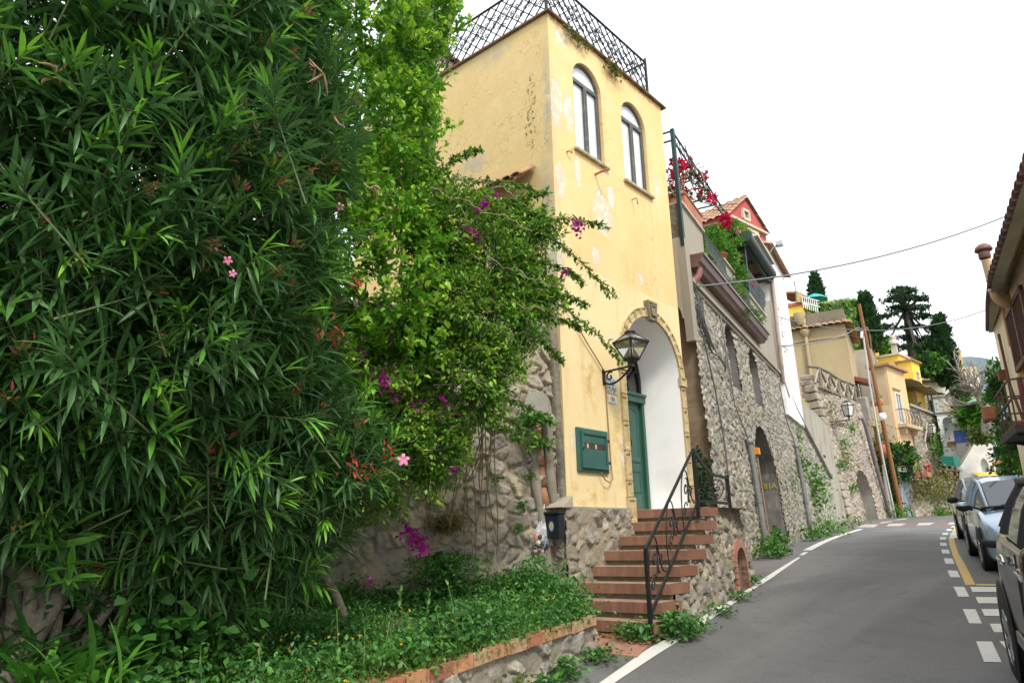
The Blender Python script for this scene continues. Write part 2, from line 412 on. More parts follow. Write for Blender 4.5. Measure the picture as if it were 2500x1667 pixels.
def rubblemat(name, bs=34, dist=.012):
    t = NT(name); c = t.attr(); n = t.noise(bs, 8, .7); n2 = t.noise(7, 6, .7)
    c = t.mix(t.math('MULTIPLY', t.ramp(n2, .5, .75), .55), c, t.mix(.55, c, (.10, .09, .07)))
    n3 = t.noise(140, 5, .75); c = t.mix(t.math('MULTIPLY', t.ramp(n3, .5, .8), .35), c, (.42, .39, .34)); c = t.mix(t.math('MULTIPLY', t.ramp(n3, .48, .3), .5), c, (.07, .06, .05))
    return t.out(c, .94, t.bump(n3, .5, .006, t.bump(n, .8, dist*1.3)), 0, .15)
MAT = {}
MAT['asphalt'] = asphalt(); MAT['white_paint'] = paint('white_road_paint', (.66, .65, .60)); MAT['yellow_paint'] = paint('yellow_road_paint', (.62, .40, .10))
MAT['red_paint'] = paint('worn_red_paint', (.155, .108, .102)); MAT['rubble'] = rubblemat('rubble_stone')
MAT['soil'] = M('soil', (.12, .085, .05), .95, [(3, (.20, .15, .09), .4, .7), (25, (.06, .045, .03), .5, .7)], (30, .6, .02))
MAT['iron'] = M('black_iron', (.022, .024, .026), .5, [(20, (.05, .04, .035), .5, .75)], (60, .15, .002), .3)
MAT['green_iron'] = M('dark_green_iron', (.015, .045, .04), .45, [(20, (.03, .05, .045), .5, .75)], None, .2)
MAT['wood_pole'] = M('brown_pole_wood', (.27, .125, .05), .7, [(2.5, (.22, .09, .03), .4, .7, (6, 6, .5)), (12, (.42, .22, .09), .5, .7, (5, 5, .4))], (20, .3, .01))
MAT['bark'] = M('pale_bark', (.27, .23, .18), .9, [(6, (.14, .11, .085), .4, .65), (30, (.38, .34, .28), .55, .75)], (25, .8, .02))
MAT['twig'] = M('dry_twig', (.30, .24, .16), .85, [(8, (.16, .11, .07), .4, .7)])
MAT['terracotta'] = M('terracotta', (.45, .17, .085), .8, [(6, (.33, .13, .07), .4, .7), (25, (.55, .28, .17), .55, .75)], (40, .3, .006))
MAT['roof_tile'] = M('old_roof_tile', (.40, .22, .13), .88, [(4, (.28, .16, .10), .4, .65), (14, (.42, .36, .22), .52, .72), (30, (.15, .11, .08), .58, .75)], (40, .4, .01))
MAT['concrete'] = M('grey_concrete', (.36, .34, .30), .9, [(1.6, (.28, .26, .23), .4, .65), (2.5, (.20, .18, .15), .55, .75, (3, 3, .5))], (30, .35, .008))
MAT['glass'] = M('window_glass', (.02, .025, .03), .05, spec=.9)
MAT['white_wall'] = M('white_plaster', (.88, .87, .85), .85, [(1.2, (.74, .73, .70), .45, .75)], (25, .12, .006))
leafM = leafmat('leaf'); leafG = leafmat('glossy_leaf', .38, .30, .45); petalM = leafmat('petal', .6, .35, .2)
# ================================================================= ground and road
YL = ([-40, 0, 3, 5.9, 6.5, 6.7, 9.4, 13, 15.5, 20.6, 29, 35, 45, 60, 90], [2.4, 3.6, 3.95, 4.3, 5.2, 4.2, 4.75, 6.0, 6.7, 7.7, 9.6, 11.0, 11.4, 8, -4])
YR = ([-40, 0, 14, 30, 40, 60, 90], [-9, -3.2, -1.8, -4, -12, -30, -60])
def terrain():
    xs = np.concatenate([np.linspace(-60, 60, 121), np.linspace(64, 400, 43)]); ys = np.concatenate([np.linspace(-200, -20, 19), np.linspace(-18, 60, 79), np.linspace(64, 300, 31)])
    X, Yg = np.meshgrid(xs, ys, indexing='ij'); Z = G(X, Yg)-.05
    yw = np.interp(X, [-60, 5, 12, 20, 30, 60, 400], [9, 9, 12, 14, 16, 20, 24])
    up = np.clip(Yg-yw, 0, 90); Z = Z+up*.30
    Z = Z+np.clip(X-48, 0, 200)*.07*sstep(-25, 15, Yg)
    dn = np.clip(-8-Yg, 0, 200); Z = Z-dn*.25*sstep(60, 20, X)
    Z = np.clip(Z, -30, 60)
    I = np.arange(X.size).reshape(X.shape); F = np.stack([I[:-1, :-1], I[1:, :-1], I[1:, 1:], I[:-1, 1:]], -1).reshape(-1, 4)
    m = M('hillside_earth', (.10, .12, .045), .95, [(.3, (.18, .16, .09), .45, .65), (2, (.05, .08, .025), .45, .7)], (4, .6, .1))
    return tag(npmesh('ground', np.stack([X, Yg, Z], -1).reshape(-1, 3), F, m, smooth=True), kind='structure')
terrain()
xs = np.concatenate([np.linspace(-40, 0, 21), np.linspace(.25, 30, 120), np.linspace(31, 90, 60)])
tt = np.linspace(0, 1, 15)
X = np.repeat(xs[:, None], 15, 1); Yg = np.interp(xs, *YR)[:, None]*(1-tt)+np.interp(xs, *YL)[:, None]*tt
I = np.arange(X.size).reshape(X.shape); F = np.stack([I[:-1, :-1], I[1:, :-1], I[1:, 1:], I[:-1, 1:]], -1).reshape(-1, 4)
tag(npmesh('road', np.stack([X, Yg, G(X, Yg)], -1).reshape(-1, 3), F, MAT['asphalt'], smooth=True), kind='structure')
def drape(mb, A, B, n, lift):
    """ruled ground strip between polylines A and B (xy)"""
    A = np.array(A)[:, :2]; B = np.array(B)[:, :2]
    def rs(P, m):
        s = np.concatenate([[0], np.cumsum(np.linalg.norm(np.diff(P, axis=0), axis=1))]); q = np.linspace(0, s[-1], m)
        return np.stack([np.interp(q, s, P[:, 0]), np.interp(q, s, P[:, 1])], 1)
    A = rs(A, n); B = rs(B, n)
    L = lambda P: [(p[0], p[1], G(p[0], p[1])+lift) for p in P]
    mb.strip(L(B), L(A))
def gz(a, b): return ong(1950+.2978*a, 1200+.2978*b)
mb = MB()
LA = [np.array([-6, 1.3, 0]), np.array([0, 2.5, 0])]+[ong(u, v) for u, v in ((1464, 1667), (1589, 1579), (1675, 1534), (1744, 1486), (1800, 1457), (1870, 1408), (1950, 1360))]
LB = [np.array([-6, 1.15, 0]), np.array([0, 2.35, 0])]+[ong(u, v) for u, v in ((1500, 1667), (1611, 1593), (1697, 1539), (1748, 1503), (1803, 1465), (1884, 1411), (1954, 1362))]
L2 = [ong(u, v) for u, v in ((1971, 1343), (2020, 1319), (2060, 1304), (2103, 1291))]
def off(L, w):
    L = np.array(L)[:, :2]; T = np.gradient(L, axis=0); N = np.stack([-T[:, 1], T[:, 0]], 1); N /= np.linalg.norm(N, axis=1, keepdims=True); return L+N*w
drape(mb, LB, LA, 90, .006); drape(mb, off(L2, -.08), off(L2, .09), 30, .005)
q = [ong(1951, 1355), ong(1962, 1348), ong(1974, 1347), ong(1962, 1355)]; drape(mb, [q[0], q[3]], [q[1], q[2]], 3, .005)
Q = [[(1455, 1228), (1585, 1228), (1665, 1400), (1520, 1395)], [(1345, 962), (1450, 965), (1503, 1080), (1398, 1078)], [(1268, 778), (1355, 780), (1400, 862), (1308, 860)],
     [(1220, 645), (1300, 648), (1325, 703), (1242, 700)], [(1188, 545), (1258, 547), (1278, 592), (1205, 590)], [(1168, 474), (1230, 475), (1240, 508), (1178, 506)],
     [(1157, 419), (1212, 420), (1215, 445), (1163, 443)], [(1158, 372), (1208, 373), (1210, 394), (1160, 392)], [(1183, 337), (1227, 338), (1222, 355), (1173, 354)],
     [(1220, 306), (1258, 307), (1248, 319), (1205, 318)], [(1255, 283), (1288, 284), (1282, 293), (1245, 292)],
     [(1405, 780), (1720, 782), (1720, 823), (1425, 822)], [(1450, 863), (1730, 866), (1740, 916), (1473, 914)], [(1497, 962), (1740, 963), (1760, 1020), (1525, 1018)],
     [(1567, 1082), (1770, 1083), (1800, 1153), (1603, 1152)], [(1645, 1226), (1800, 1228), (1850, 1330), (1722, 1312)],
     [(1255, 333), (1365, 334), (1365, 342), (1250, 341)], [(1245, 346), (1365, 347), (1365, 360), (1240, 359)], [(1240, 364), (1365, 365), (1365, 378), (1236, 377)],
     [(1440, 1500), (1800, 1500), (1830, 1540), (1470, 1535)][:0],
     [(540, 268), (655, 268), (620, 292), (470, 292)], [(745, 262), (885, 260), (830, 285), (715, 286)], [(990, 255), (1118, 253), (1060, 280), (960, 281)], [(1240, 250), (1345, 249), (1345, 275), (1212, 277)],
     [(690, 250), (780, 240), (760, 246), (655, 262)], [(800, 230), (890, 218), (880, 224), (780, 236)]]
CWK = [q for q in Q if q and q[0] in ((540, 268), (745, 262), (990, 255), (1240, 250))]
for q in Q:
    if not q or q in CWK: continue
    p = [gz(*a) for a in q]; drape(mb, [p[3], p[0]], [p[2], p[1]], 4, .009 if q[0][1] < 300 else .005)
tag(mb.build('road_markings', MAT['white_paint']), kind='structure')
mb = MB()
drape(mb, [gz(*a) for a in ((1228, 378), (1235, 430), (1262, 520), (1305, 620), (1370, 768))], [gz(*a) for a in ((1275, 378), (1283, 430), (1310, 510), (1365, 600), (1450, 765))], 24, .006)
p = [gz(*a) for a in ((1452, 758), (1720, 760), (1720, 773), (1460, 769))]; drape(mb, [p[3], p[0]], [p[2], p[1]], 4, .006)
p = [gz(*a) for a in ((1290, 280), (1345, 280), (1345, 325), (1255, 327))]; drape(mb, [p[3], p[0]], [p[2], p[1]], 4, .006)
tag(mb.build('yellow_bay_lines', MAT['yellow_paint']), kind='structure')
mb = MB()
for q in CWK: p = [gz(*a) for a in q]; drape(mb, [p[3], p[0]], [p[2], p[1]], 4, .009)
tag(mb.build('crossing_blocks', paint('faded_white_paint', (.42, .40, .36))), kind='structure')
mb = MB(); p = [gz(*a) for a in ((430, 297), (1345, 278), (1345, 248), (560, 262))]; drape(mb, [p[0], p[1]], [p[3], p[2]], 12, .004)
tag(mb.build('crossing_band', MAT['red_paint']), kind='structure')
# ================================================================= yellow tower house
YT, XT, XR, YB, ZB, ZC = 5.235, 7.0, 10.22, 9.6, 1.946, 8.88
TW = thing('yellow_house', 'tall narrow yellow plastered house with two arched windows, green door and roof railing', 'house', (8.5, YT, ZB))
def plaster_tower():
    t = NT('yellow_plaster'); X, Yc, Z = t.xyz()
    n1 = t.noise(1.1, 5, .6); n2 = t.noise(5, 7, .65); n3 = t.noise(2.2, 6, .6, t.scale((2.4, 2.4, .35)))
    up = t.mix(t.ramp(n1, .35, .7), (.79, .54, .25), (.81, .595, .31)); lo = t.mix(t.ramp(n1, .35, .7), (.79, .65, .37), (.76, .59, .31))
    nb = t.math('MULTIPLY', t.math('SUBTRACT', t.noise(3, 3), .5), .06)
    c = t.mix(t.ramp(t.math('ADD', Z, nb), 3.19, 3.215), lo, up)
    c = t.mix(t.math('MULTIPLY', t.ramp(n3, .5, .75), .5), c, (.60, .42, .20)); c = t.mix(t.math('MULTIPLY', t.ramp(n2, .55, .75), .35), c, (.74, .60, .36))
    # left side: shade of the less lit face put into a duller colour
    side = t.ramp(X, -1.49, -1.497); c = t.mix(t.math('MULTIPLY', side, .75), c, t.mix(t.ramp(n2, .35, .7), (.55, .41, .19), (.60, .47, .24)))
    L = lambda x, z, rx, rz: (x-8.5, 0, z-ZB, rx, .3, rz)
    S = lambda y, z, ry, rz: (-1.5, y-YT, z-ZB, .3, ry, rz)
    chips = t.noise(5.5, 8, .72)
    sp = t.spots([L(7.12, 7.5, .24, .75), L(7.42, 7.45, .22, .5), L(8.15, 6.15, .42, .62), L(7.9, 5.4, .16, .3), L(9.1, 5.37, .16, .2), L(9.85, 7.2, .16, .35), L(7.57, 6.55, .14, .45), L(8.4, 6.5, .18, .35),
                  L(7.15, 6.3, .2, .5), L(7.3, 8.65, .3, .2), L(8.2, 4.3, .1, .15), L(7.18, 2.75, .08, .3), L(8.3, 2.6, .14, .6), L(7.05, 5.2, .15, .5)])
    pm = t.ramp(t.math('ADD', t.math('MULTIPLY', sp, .62), chips), .785, .80); pm = t.math('MULTIPLY', pm, t.ramp(sp, 0, .1))
    c = t.mix(pm, c, t.mix(t.ramp(n2, .45, .6), (.64, .55, .40), (.72, .66, .54)))
    # ochre stains by the door, grime below the cornice and at the foot
    oc = t.math('MULTIPLY', t.spots([L(8.28, 2.8, .3, 1.0), L(8.3, 3.3, .25, .5), L(7.6, 3.6, .3, .6), L(7.4, 2.1, .6, .2)]), t.ramp(t.noise(4, 7, .7), .45, .62)); c = t.mix(oc, c, (.58, .36, .12))
    gr = t.math('MULTIPLY', t.spots([L(7.1, 8.9, .5, .22), L(7.55, 8.88, .7, .2), L(8.6, 8.9, .6, .25), L(9.6, 8.9, .8, .2)]), t.ramp(t.noise(9, 7, .75), .42, .6)); c = t.mix(gr, c, (.12, .11, .05))
    # side wall: mould streak, mossy crack, bare patches
    sg = t.math('MULTIPLY', t.spots([S(5.36, 6.1, .16, .8), S(5.33, 4.8, .16, 1.2), S(6.75, 7.0, .4, .25), S(5.3, 7.4, .1, 1.3), S(6.3, 8.7, .5, .2)]), t.ramp(t.noise(4, 8, .7), .35, .55)); c = t.mix(sg, c, (.40, .36, .28))
    vo = t.n('ShaderNodeTexVoronoi', feature='DISTANCE_TO_EDGE'); vo.inputs['Scale'].default_value = 5.5
    wv = t.n('ShaderNodeVectorMath', operation='ADD'); nz = t.n('ShaderNodeTexNoise'); nz.inputs['Scale'].default_value = 5; nz.inputs['Detail'].default_value = 6; t.l(t.co, nz.inputs['Vector'])
    sc = t.n('ShaderNodeVectorMath', operation='SCALE'); sc.inputs['Scale'].default_value = .35; t.l(nz.outputs['Color'], sc.inputs[0]); t.l(t.co, wv.inputs[0]); t.l(sc.outputs[0], wv.inputs[1]); t.l(wv.outputs[0], vo.inputs['Vector'])
    ck = t.math('MULTIPLY', t.math('MULTIPLY', t.ramp(vo.outputs['Distance'], .02, .004), t.ramp(t.noise(2.5, 5), .45, .6)), t.ramp(t.spots([S(6.4, 7.6, 1.3, 1.1), S(5.7, 8.1, .6, .9), S(5.6, 7.2, .5, .9), L(8.3, 7.2, .6, 1.5), L(9.3, 5.6, .8, .9)]), .1, .4)); c = t.mix(t.math('MULTIPLY', ck, .75), c, (.18, .14, .07))
    ms = t.math('MULTIPLY', t.ramp(t.spots([S(5.58, 7.5, .12, .75), S(5.62, 7.25, .14, .6)]), .05, .5), t.ramp(t.noise(16, 8, .75), .5, .6)); c = t.mix(ms, c, (.08, .085, .03))
    h = t.math('SUBTRACT', t.math('MULTIPLY', t.noise(7, 7, .6), .5), t.math('MULTIPLY', pm, .55))
    return t.out(c, .9, t.bump(h, .45, .02), 0, .2)
PL = plaster_tower()
doorA = arch(9.255, 1.59, ZB-.001, 3.99, 20); win = [arch(7.925, .74, 6.94, 8.13, 14), arch(9.225, .75, 6.94, 8.10, 14)]
mb = MB()
outer = [(XT, 1.946), (8.46, 1.946), (8.46, 1.945)]
outline = [(XT, ZB), (8.46, ZB)]+[(9.255-.795, 3.99)]+[(9.255+.795*math.cos(math.pi*k/20), 3.99+.795*math.sin(math.pi*k/20)) for k in range(19, 0, -1)]+[(10.05, 3.99), (10.05, ZB), (XR, ZB), (XR, ZC), (XT, ZC)]
mb.poly([outline]+win, lambda a, b: (a, YT, b))
mb.add([(XT, YT, .4), (XT, YB, .4), (XT, YB, ZC), (XT, YT, ZC)], [(3, 2, 1, 0)])
mb.add([(XR, YT, .4), (XR, YB, .4), (XR, YB, ZC), (XR, YT, ZC)], [(0, 1, 2, 3)])
mb.add([(XT, YT, ZC), (XR, YT, ZC), (XR, YB, ZC), (XT, YB, ZC)], [(0, 1, 2, 3)]); mb.add([(XT, YB, .4), (XR, YB, .4), (XR, YB, ZC), (XT, YB, ZC)], [(0, 3, 2, 1)])
for w in win:                         # window reveals
    A = [(p[0], YT, p[1]) for p in w]; B = [(p[0], YT+.12, p[1]) for p in w]; mb.strip(A, B, True)
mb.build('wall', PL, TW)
# white door niche
mb = MB(); dn = [p for p in doorA[1:]]+[doorA[0]]
A = [(p[0], YT, p[1]) for p in dn]; B = [(9.255+(p[0]-9.255)*.86, YT+.62, p[1]-.04*(p[1] > 3)) for p in dn]; mb.strip(A, B, False, True)
mb.poly([[(p[0], p[2]) for p in B]], lambda a, b: (a, YT+.70, b)); mb.add([(8.46, YT, ZB-.002), (10.05, YT, ZB-.002), (10.05, YT+.7, ZB-.002), (8.46, YT+.7, ZB-.002)], [(0, 1, 2, 3)])
mb.build('door_niche', MAT['white_wall'], TW)
# arched stone surround, block by block
sm = M('carved_limestone', (.56, .45, .25), .9, [(5, (.44, .33, .17), .42, .66), (16, (.20, .16, .10), .54, .72), (30, (.66, .58, .40), .56, .75)], (45, .6, .012))
mb = MB()
def block(poly, y0, y1):
    q = np.array(poly); c = q.mean(0); inn = c+(q-c)*.80; n = len(poly)
    vs = [(p[0], y1, p[1]) for p in q]+[(p[0], y0, p[1]) for p in q]+[(p[0], y0, p[1]) for p in inn]+[(p[0], y0+.018, p[1]) for p in c+(q-c)*.72]
    fs = []
    for k in range(3): fs += [(k*n+i, k*n+(i+1) % n, (k+1)*n+(i+1) % n, (k+1)*n+i) for i in range(n)]
    mb.add(vs, fs+[tuple(range(3*n, 4*n))])
def ring(a0, a1, r0, r1): return [(9.255+r0*math.cos(a0), 3.99+r0*math.sin(a0)), (9.255+r1*math.cos(a0), 3.99+r1*math.sin(a0)), (9.255+r1*math.cos((a0+a1)/2), 3.99+r1*math.sin((a0+a1)/2)), (9.255+r1*math.cos(a1), 3.99+r1*math.sin(a1)), (9.255+r0*math.cos(a1), 3.99+r0*math.sin(a1)), (9.255+r0*math.cos((a0+a1)/2), 3.99+r0*math.sin((a0+a1)/2))]
for sx in (-1, 1):
    mb = MB()
    for k in (range(8, 15) if sx < 0 else range(7)):
        a0 = math.pi*k/15+.006; a1 = math.pi*(k+1)/15-.006; block(ring(a0, a1, .80, .94), YT-.035, YT)
    x0, x1 = sorted((9.255+sx*.80, 9.255+sx*.94)); zz = [ZB+.16, 2.32, 2.72, 3.12, 3.5, 3.84]
    for a, b in zip(zz[:-1], zz[1:]): block(rect(x0, x1, a+.006, b-.006), YT-.03, YT)
    block(rect(x0-.02, x1+.02, 3.846, 3.985), YT-.05, YT)
    if sx < 0: block(rect(x0-.02, x1+.02, 1.78, ZB+.155), YT-.05, YT)
    else: block(rect(x0-.01, x1+.01, ZB, ZB+.155), YT-.05, YT)
    mb.build('door_surround', sm, TW)
mb = MB(); block([(9.17, 4.73), (9.34, 4.73), (9.39, 5.03), (9.12, 5.03)], YT-.09, YT); block([(9.20, 4.80), (9.31, 4.80), (9.33, 4.97), (9.18, 4.97)], YT-.105, YT-.085)
mb.build('keystone', M('weathered_keystone', (.25, .21, .14), .9, [(14, (.42, .37, .27), .5, .7), (7, (.12, .10, .07), .5, .7)], (40, .8, .02)), TW)
# door
dg = M('green_door_paint', (.022, .085, .062), .38, [(3, (.03, .10, .075), .4, .7)], (40, .06, .002), spec=.5)
yd = YT+.62
mb = MB(); x0, x1 = 8.60, 9.91; zt = 3.62
mb.box((x0, yd-.0, ZB), (x1, yd+.05, zt)); mb.box((x0, yd-.05, ZB), (x0+.07, yd, zt)); mb.box((x1-.07, yd-.05, ZB), (x1, yd, zt)); mb.box((x0-.01, yd-.075, zt), (x1+.01, yd+.05, zt+.10)); mb.box((x0-.01, yd-.1, zt+.10), (x1+.01, yd+.05, zt+.145))
mb.box((9.245, yd-.02, ZB), (9.265, yd, zt))
for a, b in ((x0+.17, 9.15), (9.36, x1-.17)):
    for c, d, ar in ((ZB+.30, ZB+.62, 0), (ZB+.74, ZB+1.54, 1)):
        o = rect(a, b, c, d) if not ar else [(a, c), (b, c), (b, d), ((a*.25+b*.75), d+.05), ((a+b)/2, d+.065), (a*.75+b*.25, d+.05), (a, d)]
        q = np.array(o); cc = q.mean(0)
        for sc_, y_ in ((1.0, -.012), (.9, .0)): pass
        n = len(o); mb.add([(p[0], yd-.002, p[1]) for p in q]+[(p[0], yd-.022, p[1]) for p in cc+(q-cc)*.97]+[(p[0], yd-.022, p[1]) for p in cc+(q-cc)*.9]+[(p[0], yd-.006, p[1]) for p in cc+(q-cc)*.86], [(k*n+i, k*n+(i+1) % n, (k+1)*n+(i+1) % n, (k+1)*n+i) for k in range(3) for i in range(n)]+[tuple(range(3*n, 4*n))])
door = mb.build('door', dg, TW, bevel=.004)
mb = MB(); 
for k in range(1): mb.tube([(9.42+.045*math.sin(a), yd-.05, 3.02-.05+.06*math.cos(a)) for a in np.linspace(0, 2*math.pi, 16)], .008, 6); mb.lathe([(.0, .02), (.03, .02), (.035, 0)], (9.42, yd-.025, 3.03), 10, (0, -1, 0))
mb.build('knocker', MAT['iron'], door)
mb = MB(); c = (9.255, 3.78); rr = .60            # fanlight above the door
fl = [(x0+.02, zt+.145), (x1-.02, zt+.145)]+[(9.255+.64*math.cos(math.pi*k/14), 3.86+.66*math.sin(math.pi*k/14)) for k in range(15)]
mb.poly([fl], lambda a, b: (a, yd+.02, b)); fan = mb.build('fanlight', MAT['glass'], TW)
mb = MB()
for k in range(1, 6): a = math.pi*k/6; mb.beam((9.255, yd, zt+.16), (9.255+.62*math.cos(a), yd, zt+.2+.66*math.sin(a)), .03, .03)
mb.tube([(9.255+.64*math.cos(a), yd, 3.86+.66*math.sin(a)) for a in np.linspace(-.1, math.pi+.1, 18)], .028, 6); mb.tube([(9.255+.3*math.cos(a), yd, zt+.16+.3*math.sin(a)) for a in np.linspace(0, math.pi, 12)], .014, 6)
mb.build('fanlight_grille', MAT['iron'], fan)
# windows
fm = M('grey_window_frame', (.085, .085, .075), .5, [(8, (.16, .15, .13), .5, .7)]); pale_pane = M('pale_glossy_pane', (.70, .73, .75), .07, [(.8, (.62, .66, .70), .4, .7)], spec=.8)  # panes get a pale, slightly varied glossy colour
sil = M('weathered_sill', (.42, .37, .24), .9, [(10, (.62, .56, .42), .5, .7), (22, (.16, .14, .09), .5, .7)], (50, .5, .01))
for (cx, w, sp) in ((7.925, .74, 8.13), (9.225, .75, 8.10)):
    yf = YT+.055; mb = MB(); o = arch(cx, w-.004, 6.942, sp, 14); i_ = arch(cx, w-.075, 6.98, sp-.0, 14)
    mb.poly([o, i_], lambda a, b: (a, yf, b)); mb.strip([(p[0], yf, p[1]) for p in i_], [(p[0], yf+.05, p[1]) for p in i_], True)
    zt_ = sp+.02
    mb.box((cx-w/2+.04, yf-.008, zt_-.03), (cx+w/2-.04, yf+.04, zt_+.03)); mb.box((cx-.04, yf-.012, 6.98), (cx-.006, yf+.04, zt_-.03)); mb.box((cx+.006, yf-.012, 6.98), (cx+.04, yf+.04, zt_-.03))
    mb.box((cx-w/2+.05, yf-.006, 6.985), (cx-w/2+.075, yf+.04, zt_-.03)); mb.box((cx+w/2-.075, yf-.006, 6.985), (cx+w/2-.05, yf+.04, zt_-.03))
    wn = mb.build('window', fm, TW)
    mb = MB(); mb.poly([i_], lambda a, b: (a, yf+.03, b)); mb.build('pane', pale_pane, wn)
    mb = MB(); mb.box((cx-w/2-.06, YT-.055, 6.895), (cx+w/2+.06, YT+.11, 6.942)); mb.build('sill', sil, wn, bevel=.008)
# cornice and roof floor
mb = MB(); mb.box((XT-.05, YT-.06, ZC), (XR+.1, YB, ZC+.034))
mb.build('cornice', M('brown_cornice', (.15, .09, .055), .9, [(5, (.27, .16, .09), .45, .7), (18, (.11, .08, .05), .5, .7)], (40, .4, .01)), TW, bevel=.006)
# roof railing: iron lattice with scrolls
def lattice(A, B, z0, z1, name):
    A = np.array(A); B = np.array(B); Ln = np.linalg.norm(B-A); d = (B-A)/Ln; n = max(2, int(Ln/.215)); w = Ln/n; mb = MB(); P = lambda s, z: (A[0]+d[0]*s, A[1]+d[1]*s, z)
    H = z1-z0; k = 3; hh = H/k
    def seg(a, b): mb.beam(P(*a), P(*b), .015, .015)
    for i in range(-k, n):
        for sgn in (1, -1):
            s0 = i*w if sgn > 0 else (i+k)*w; a = (s0, z0); b = (s0+sgn*k*w, z1)
            (sa, za), (sb, zb) = a, b
            lo, hi = (0, Ln)
            def cl(s, z): return (s, z)
            t0, t1 = 0., 1.; ds = sb-sa
            if ds != 0:
                u0, u1 = sorted(((lo-sa)/ds, (hi-sa)/ds)); t0 = max(0, u0); t1 = min(1, u1)
            if t1-t0 > .02: seg((sa+ds*t0, z0+H*t0), (sa+ds*t1, z0+H*t1))
    for i in range(0, n+1):
        for j in range(k+1):
            if (i+j) % 1 == 0: pass
    for i in range(n):
        for j in range(1, 2*k):
            if (i*2+j) % 2 == 1 or True:
                s = (i+(.5 if j % 2 else 0))*w; mb.box((P(s, 0)[0]-.012, P(s, 0)[1]-.012, z0+j*hh/2-.012), (P(s, 0)[0]+.012, P(s, 0)[1]+.012, z0+j*hh/2+.012))
    for g in np.arange(.25, Ln-.1, .36):
        for (ds_, dz) in ((0, .0), (.1, .13), (-.1, -.13), (.1, -.05), (-.1, .06)):
            for fl in (1, -1): mb.tube([P(g+ds_+a-0, z0+H*.48+dz+b) for a, b in scroll((fl*.042, .0), .044, 1.3, 0 if fl > 0 else math.pi, 14, fl)], .008, 4)
    mb.beam(P(0, z1), P(Ln, z1), .032, .02); mb.beam(P(0, z0), P(Ln, z0), .02, .014)
    return mb
zr0, zr1 = ZC+.12, ZC+.12+.66
rl = lattice((XT+.06, YT+.06), (9.9, YT+.06), zr0, zr1, 'f').build('roof_railing', MAT['iron'], TW)
mb = lattice((XT+.06, YT+.06), (XT+.06, 9.0), zr0, zr1, 'l'); mb.build('roof_railing', MAT['iron'], TW)
for x, y in ((XT+.06, YT+.06), (9.9, YT+.06), (XT+.06, 7.37), (9.9, 6.6)): mb = MB(); mb.beam((x, y, ZC+.04), (x, y, zr1+.03), .036); mb.lathe([(.0, .09), (.02, .06), (.024, .04), (.014, 0)], (x, y, zr1+.02), 8); mb.build('railing_post', MAT['iron'], TW)
mb = MB(); mb.beam((9.9, YT+.06, zr1), (9.9, 6.6, zr1), .03, .02)
for k in range(8): mb.beam((9.9, YT+.15+.17*k, zr0), (9.9, YT+.15+.17*k, zr1), .011)
mb.build('roof_railing', MAT['iron'], TW)
# small tiled canopy and barred side window
mb = MB()
for k in range(6):
    y = 5.62+.16*k
    mb.grid([[(XT-.02-.34*t, y+.085*math.cos(a)+.0, 6.52-.24*t+.05*math.sin(a)+.012*math.sin(k*3)) for a in np.linspace(0, math.pi, 7)] for t in np.linspace(0, 1, 4)]); mb.grid([[(XT-.02-.33*t, y+.08+.085*math.cos(a), 6.50-.24*t-.03*math.sin(a)) for a in np.linspace(0, math.pi, 5)] for t in np.linspace(0, 1, 3)])
cn = mb.build('window_canopy', MAT['roof_tile'], TW); cm = cn.modifiers.new('thick', 'SOLIDIFY'); cm.thickness = .014
mb = MB(); o = arch(6.08, .62, 4.9, 5.75, 10); mb.poly([o], lambda a, b: (XT-.004, a, b), True); sw = mb.build('side_window', MAT['glass'], TW)
mb = MB()
for k in range(6): mb.beam((XT-.05, 5.80+.11*k, 4.9), (XT-.05, 5.80+.11*k, 5.9), .014)
mb.beam((XT-.05, 5.76, 5.3), (XT-.05, 6.4, 5.3), .014); mb.build('window_bars', MAT['iron'], sw)
# things on the front wall
# -- roof plants along the cornice
def tuft(name, label, c, r, n, size, pal, cat='plant', group=None, tmpl=None, down=0, mat=None):
    T = np.array(c)+RNG.normal(size=(n, 3))*np.array(r)*.5; D = rdir(n)+np.array([0, -.2, .3-down])
    o = leaves(name, mat or leafM, None, T, D, size*(.6+.8*RNG.random(n)), tmpl or leaf_small(.3, .2), pick(pal, n)); return tag(o, label, cat, group)
P_WEED = [(.06, .17, .025), (.08, .21, .03), (.045, .13, .02), (.10, .24, .04)]
P_DRY = [(.12, .15, .035), (.16, .17, .05), (.08, .11, .03), (.20, .16, .06)]
tuft('weed_tuft', 'green weed growing from the roof edge between the two arched windows', (8.62, YT-.08, 8.78), (.22, .05, .14), 170, .055, P_DRY, down=.6)
tuft('weed_tuft', 'dry brown weed hanging below the corner of the yellow roof', (7.62, YT-.06, 8.8), (.35, .03, .08), 160, .05, P_DRY, down=.6)
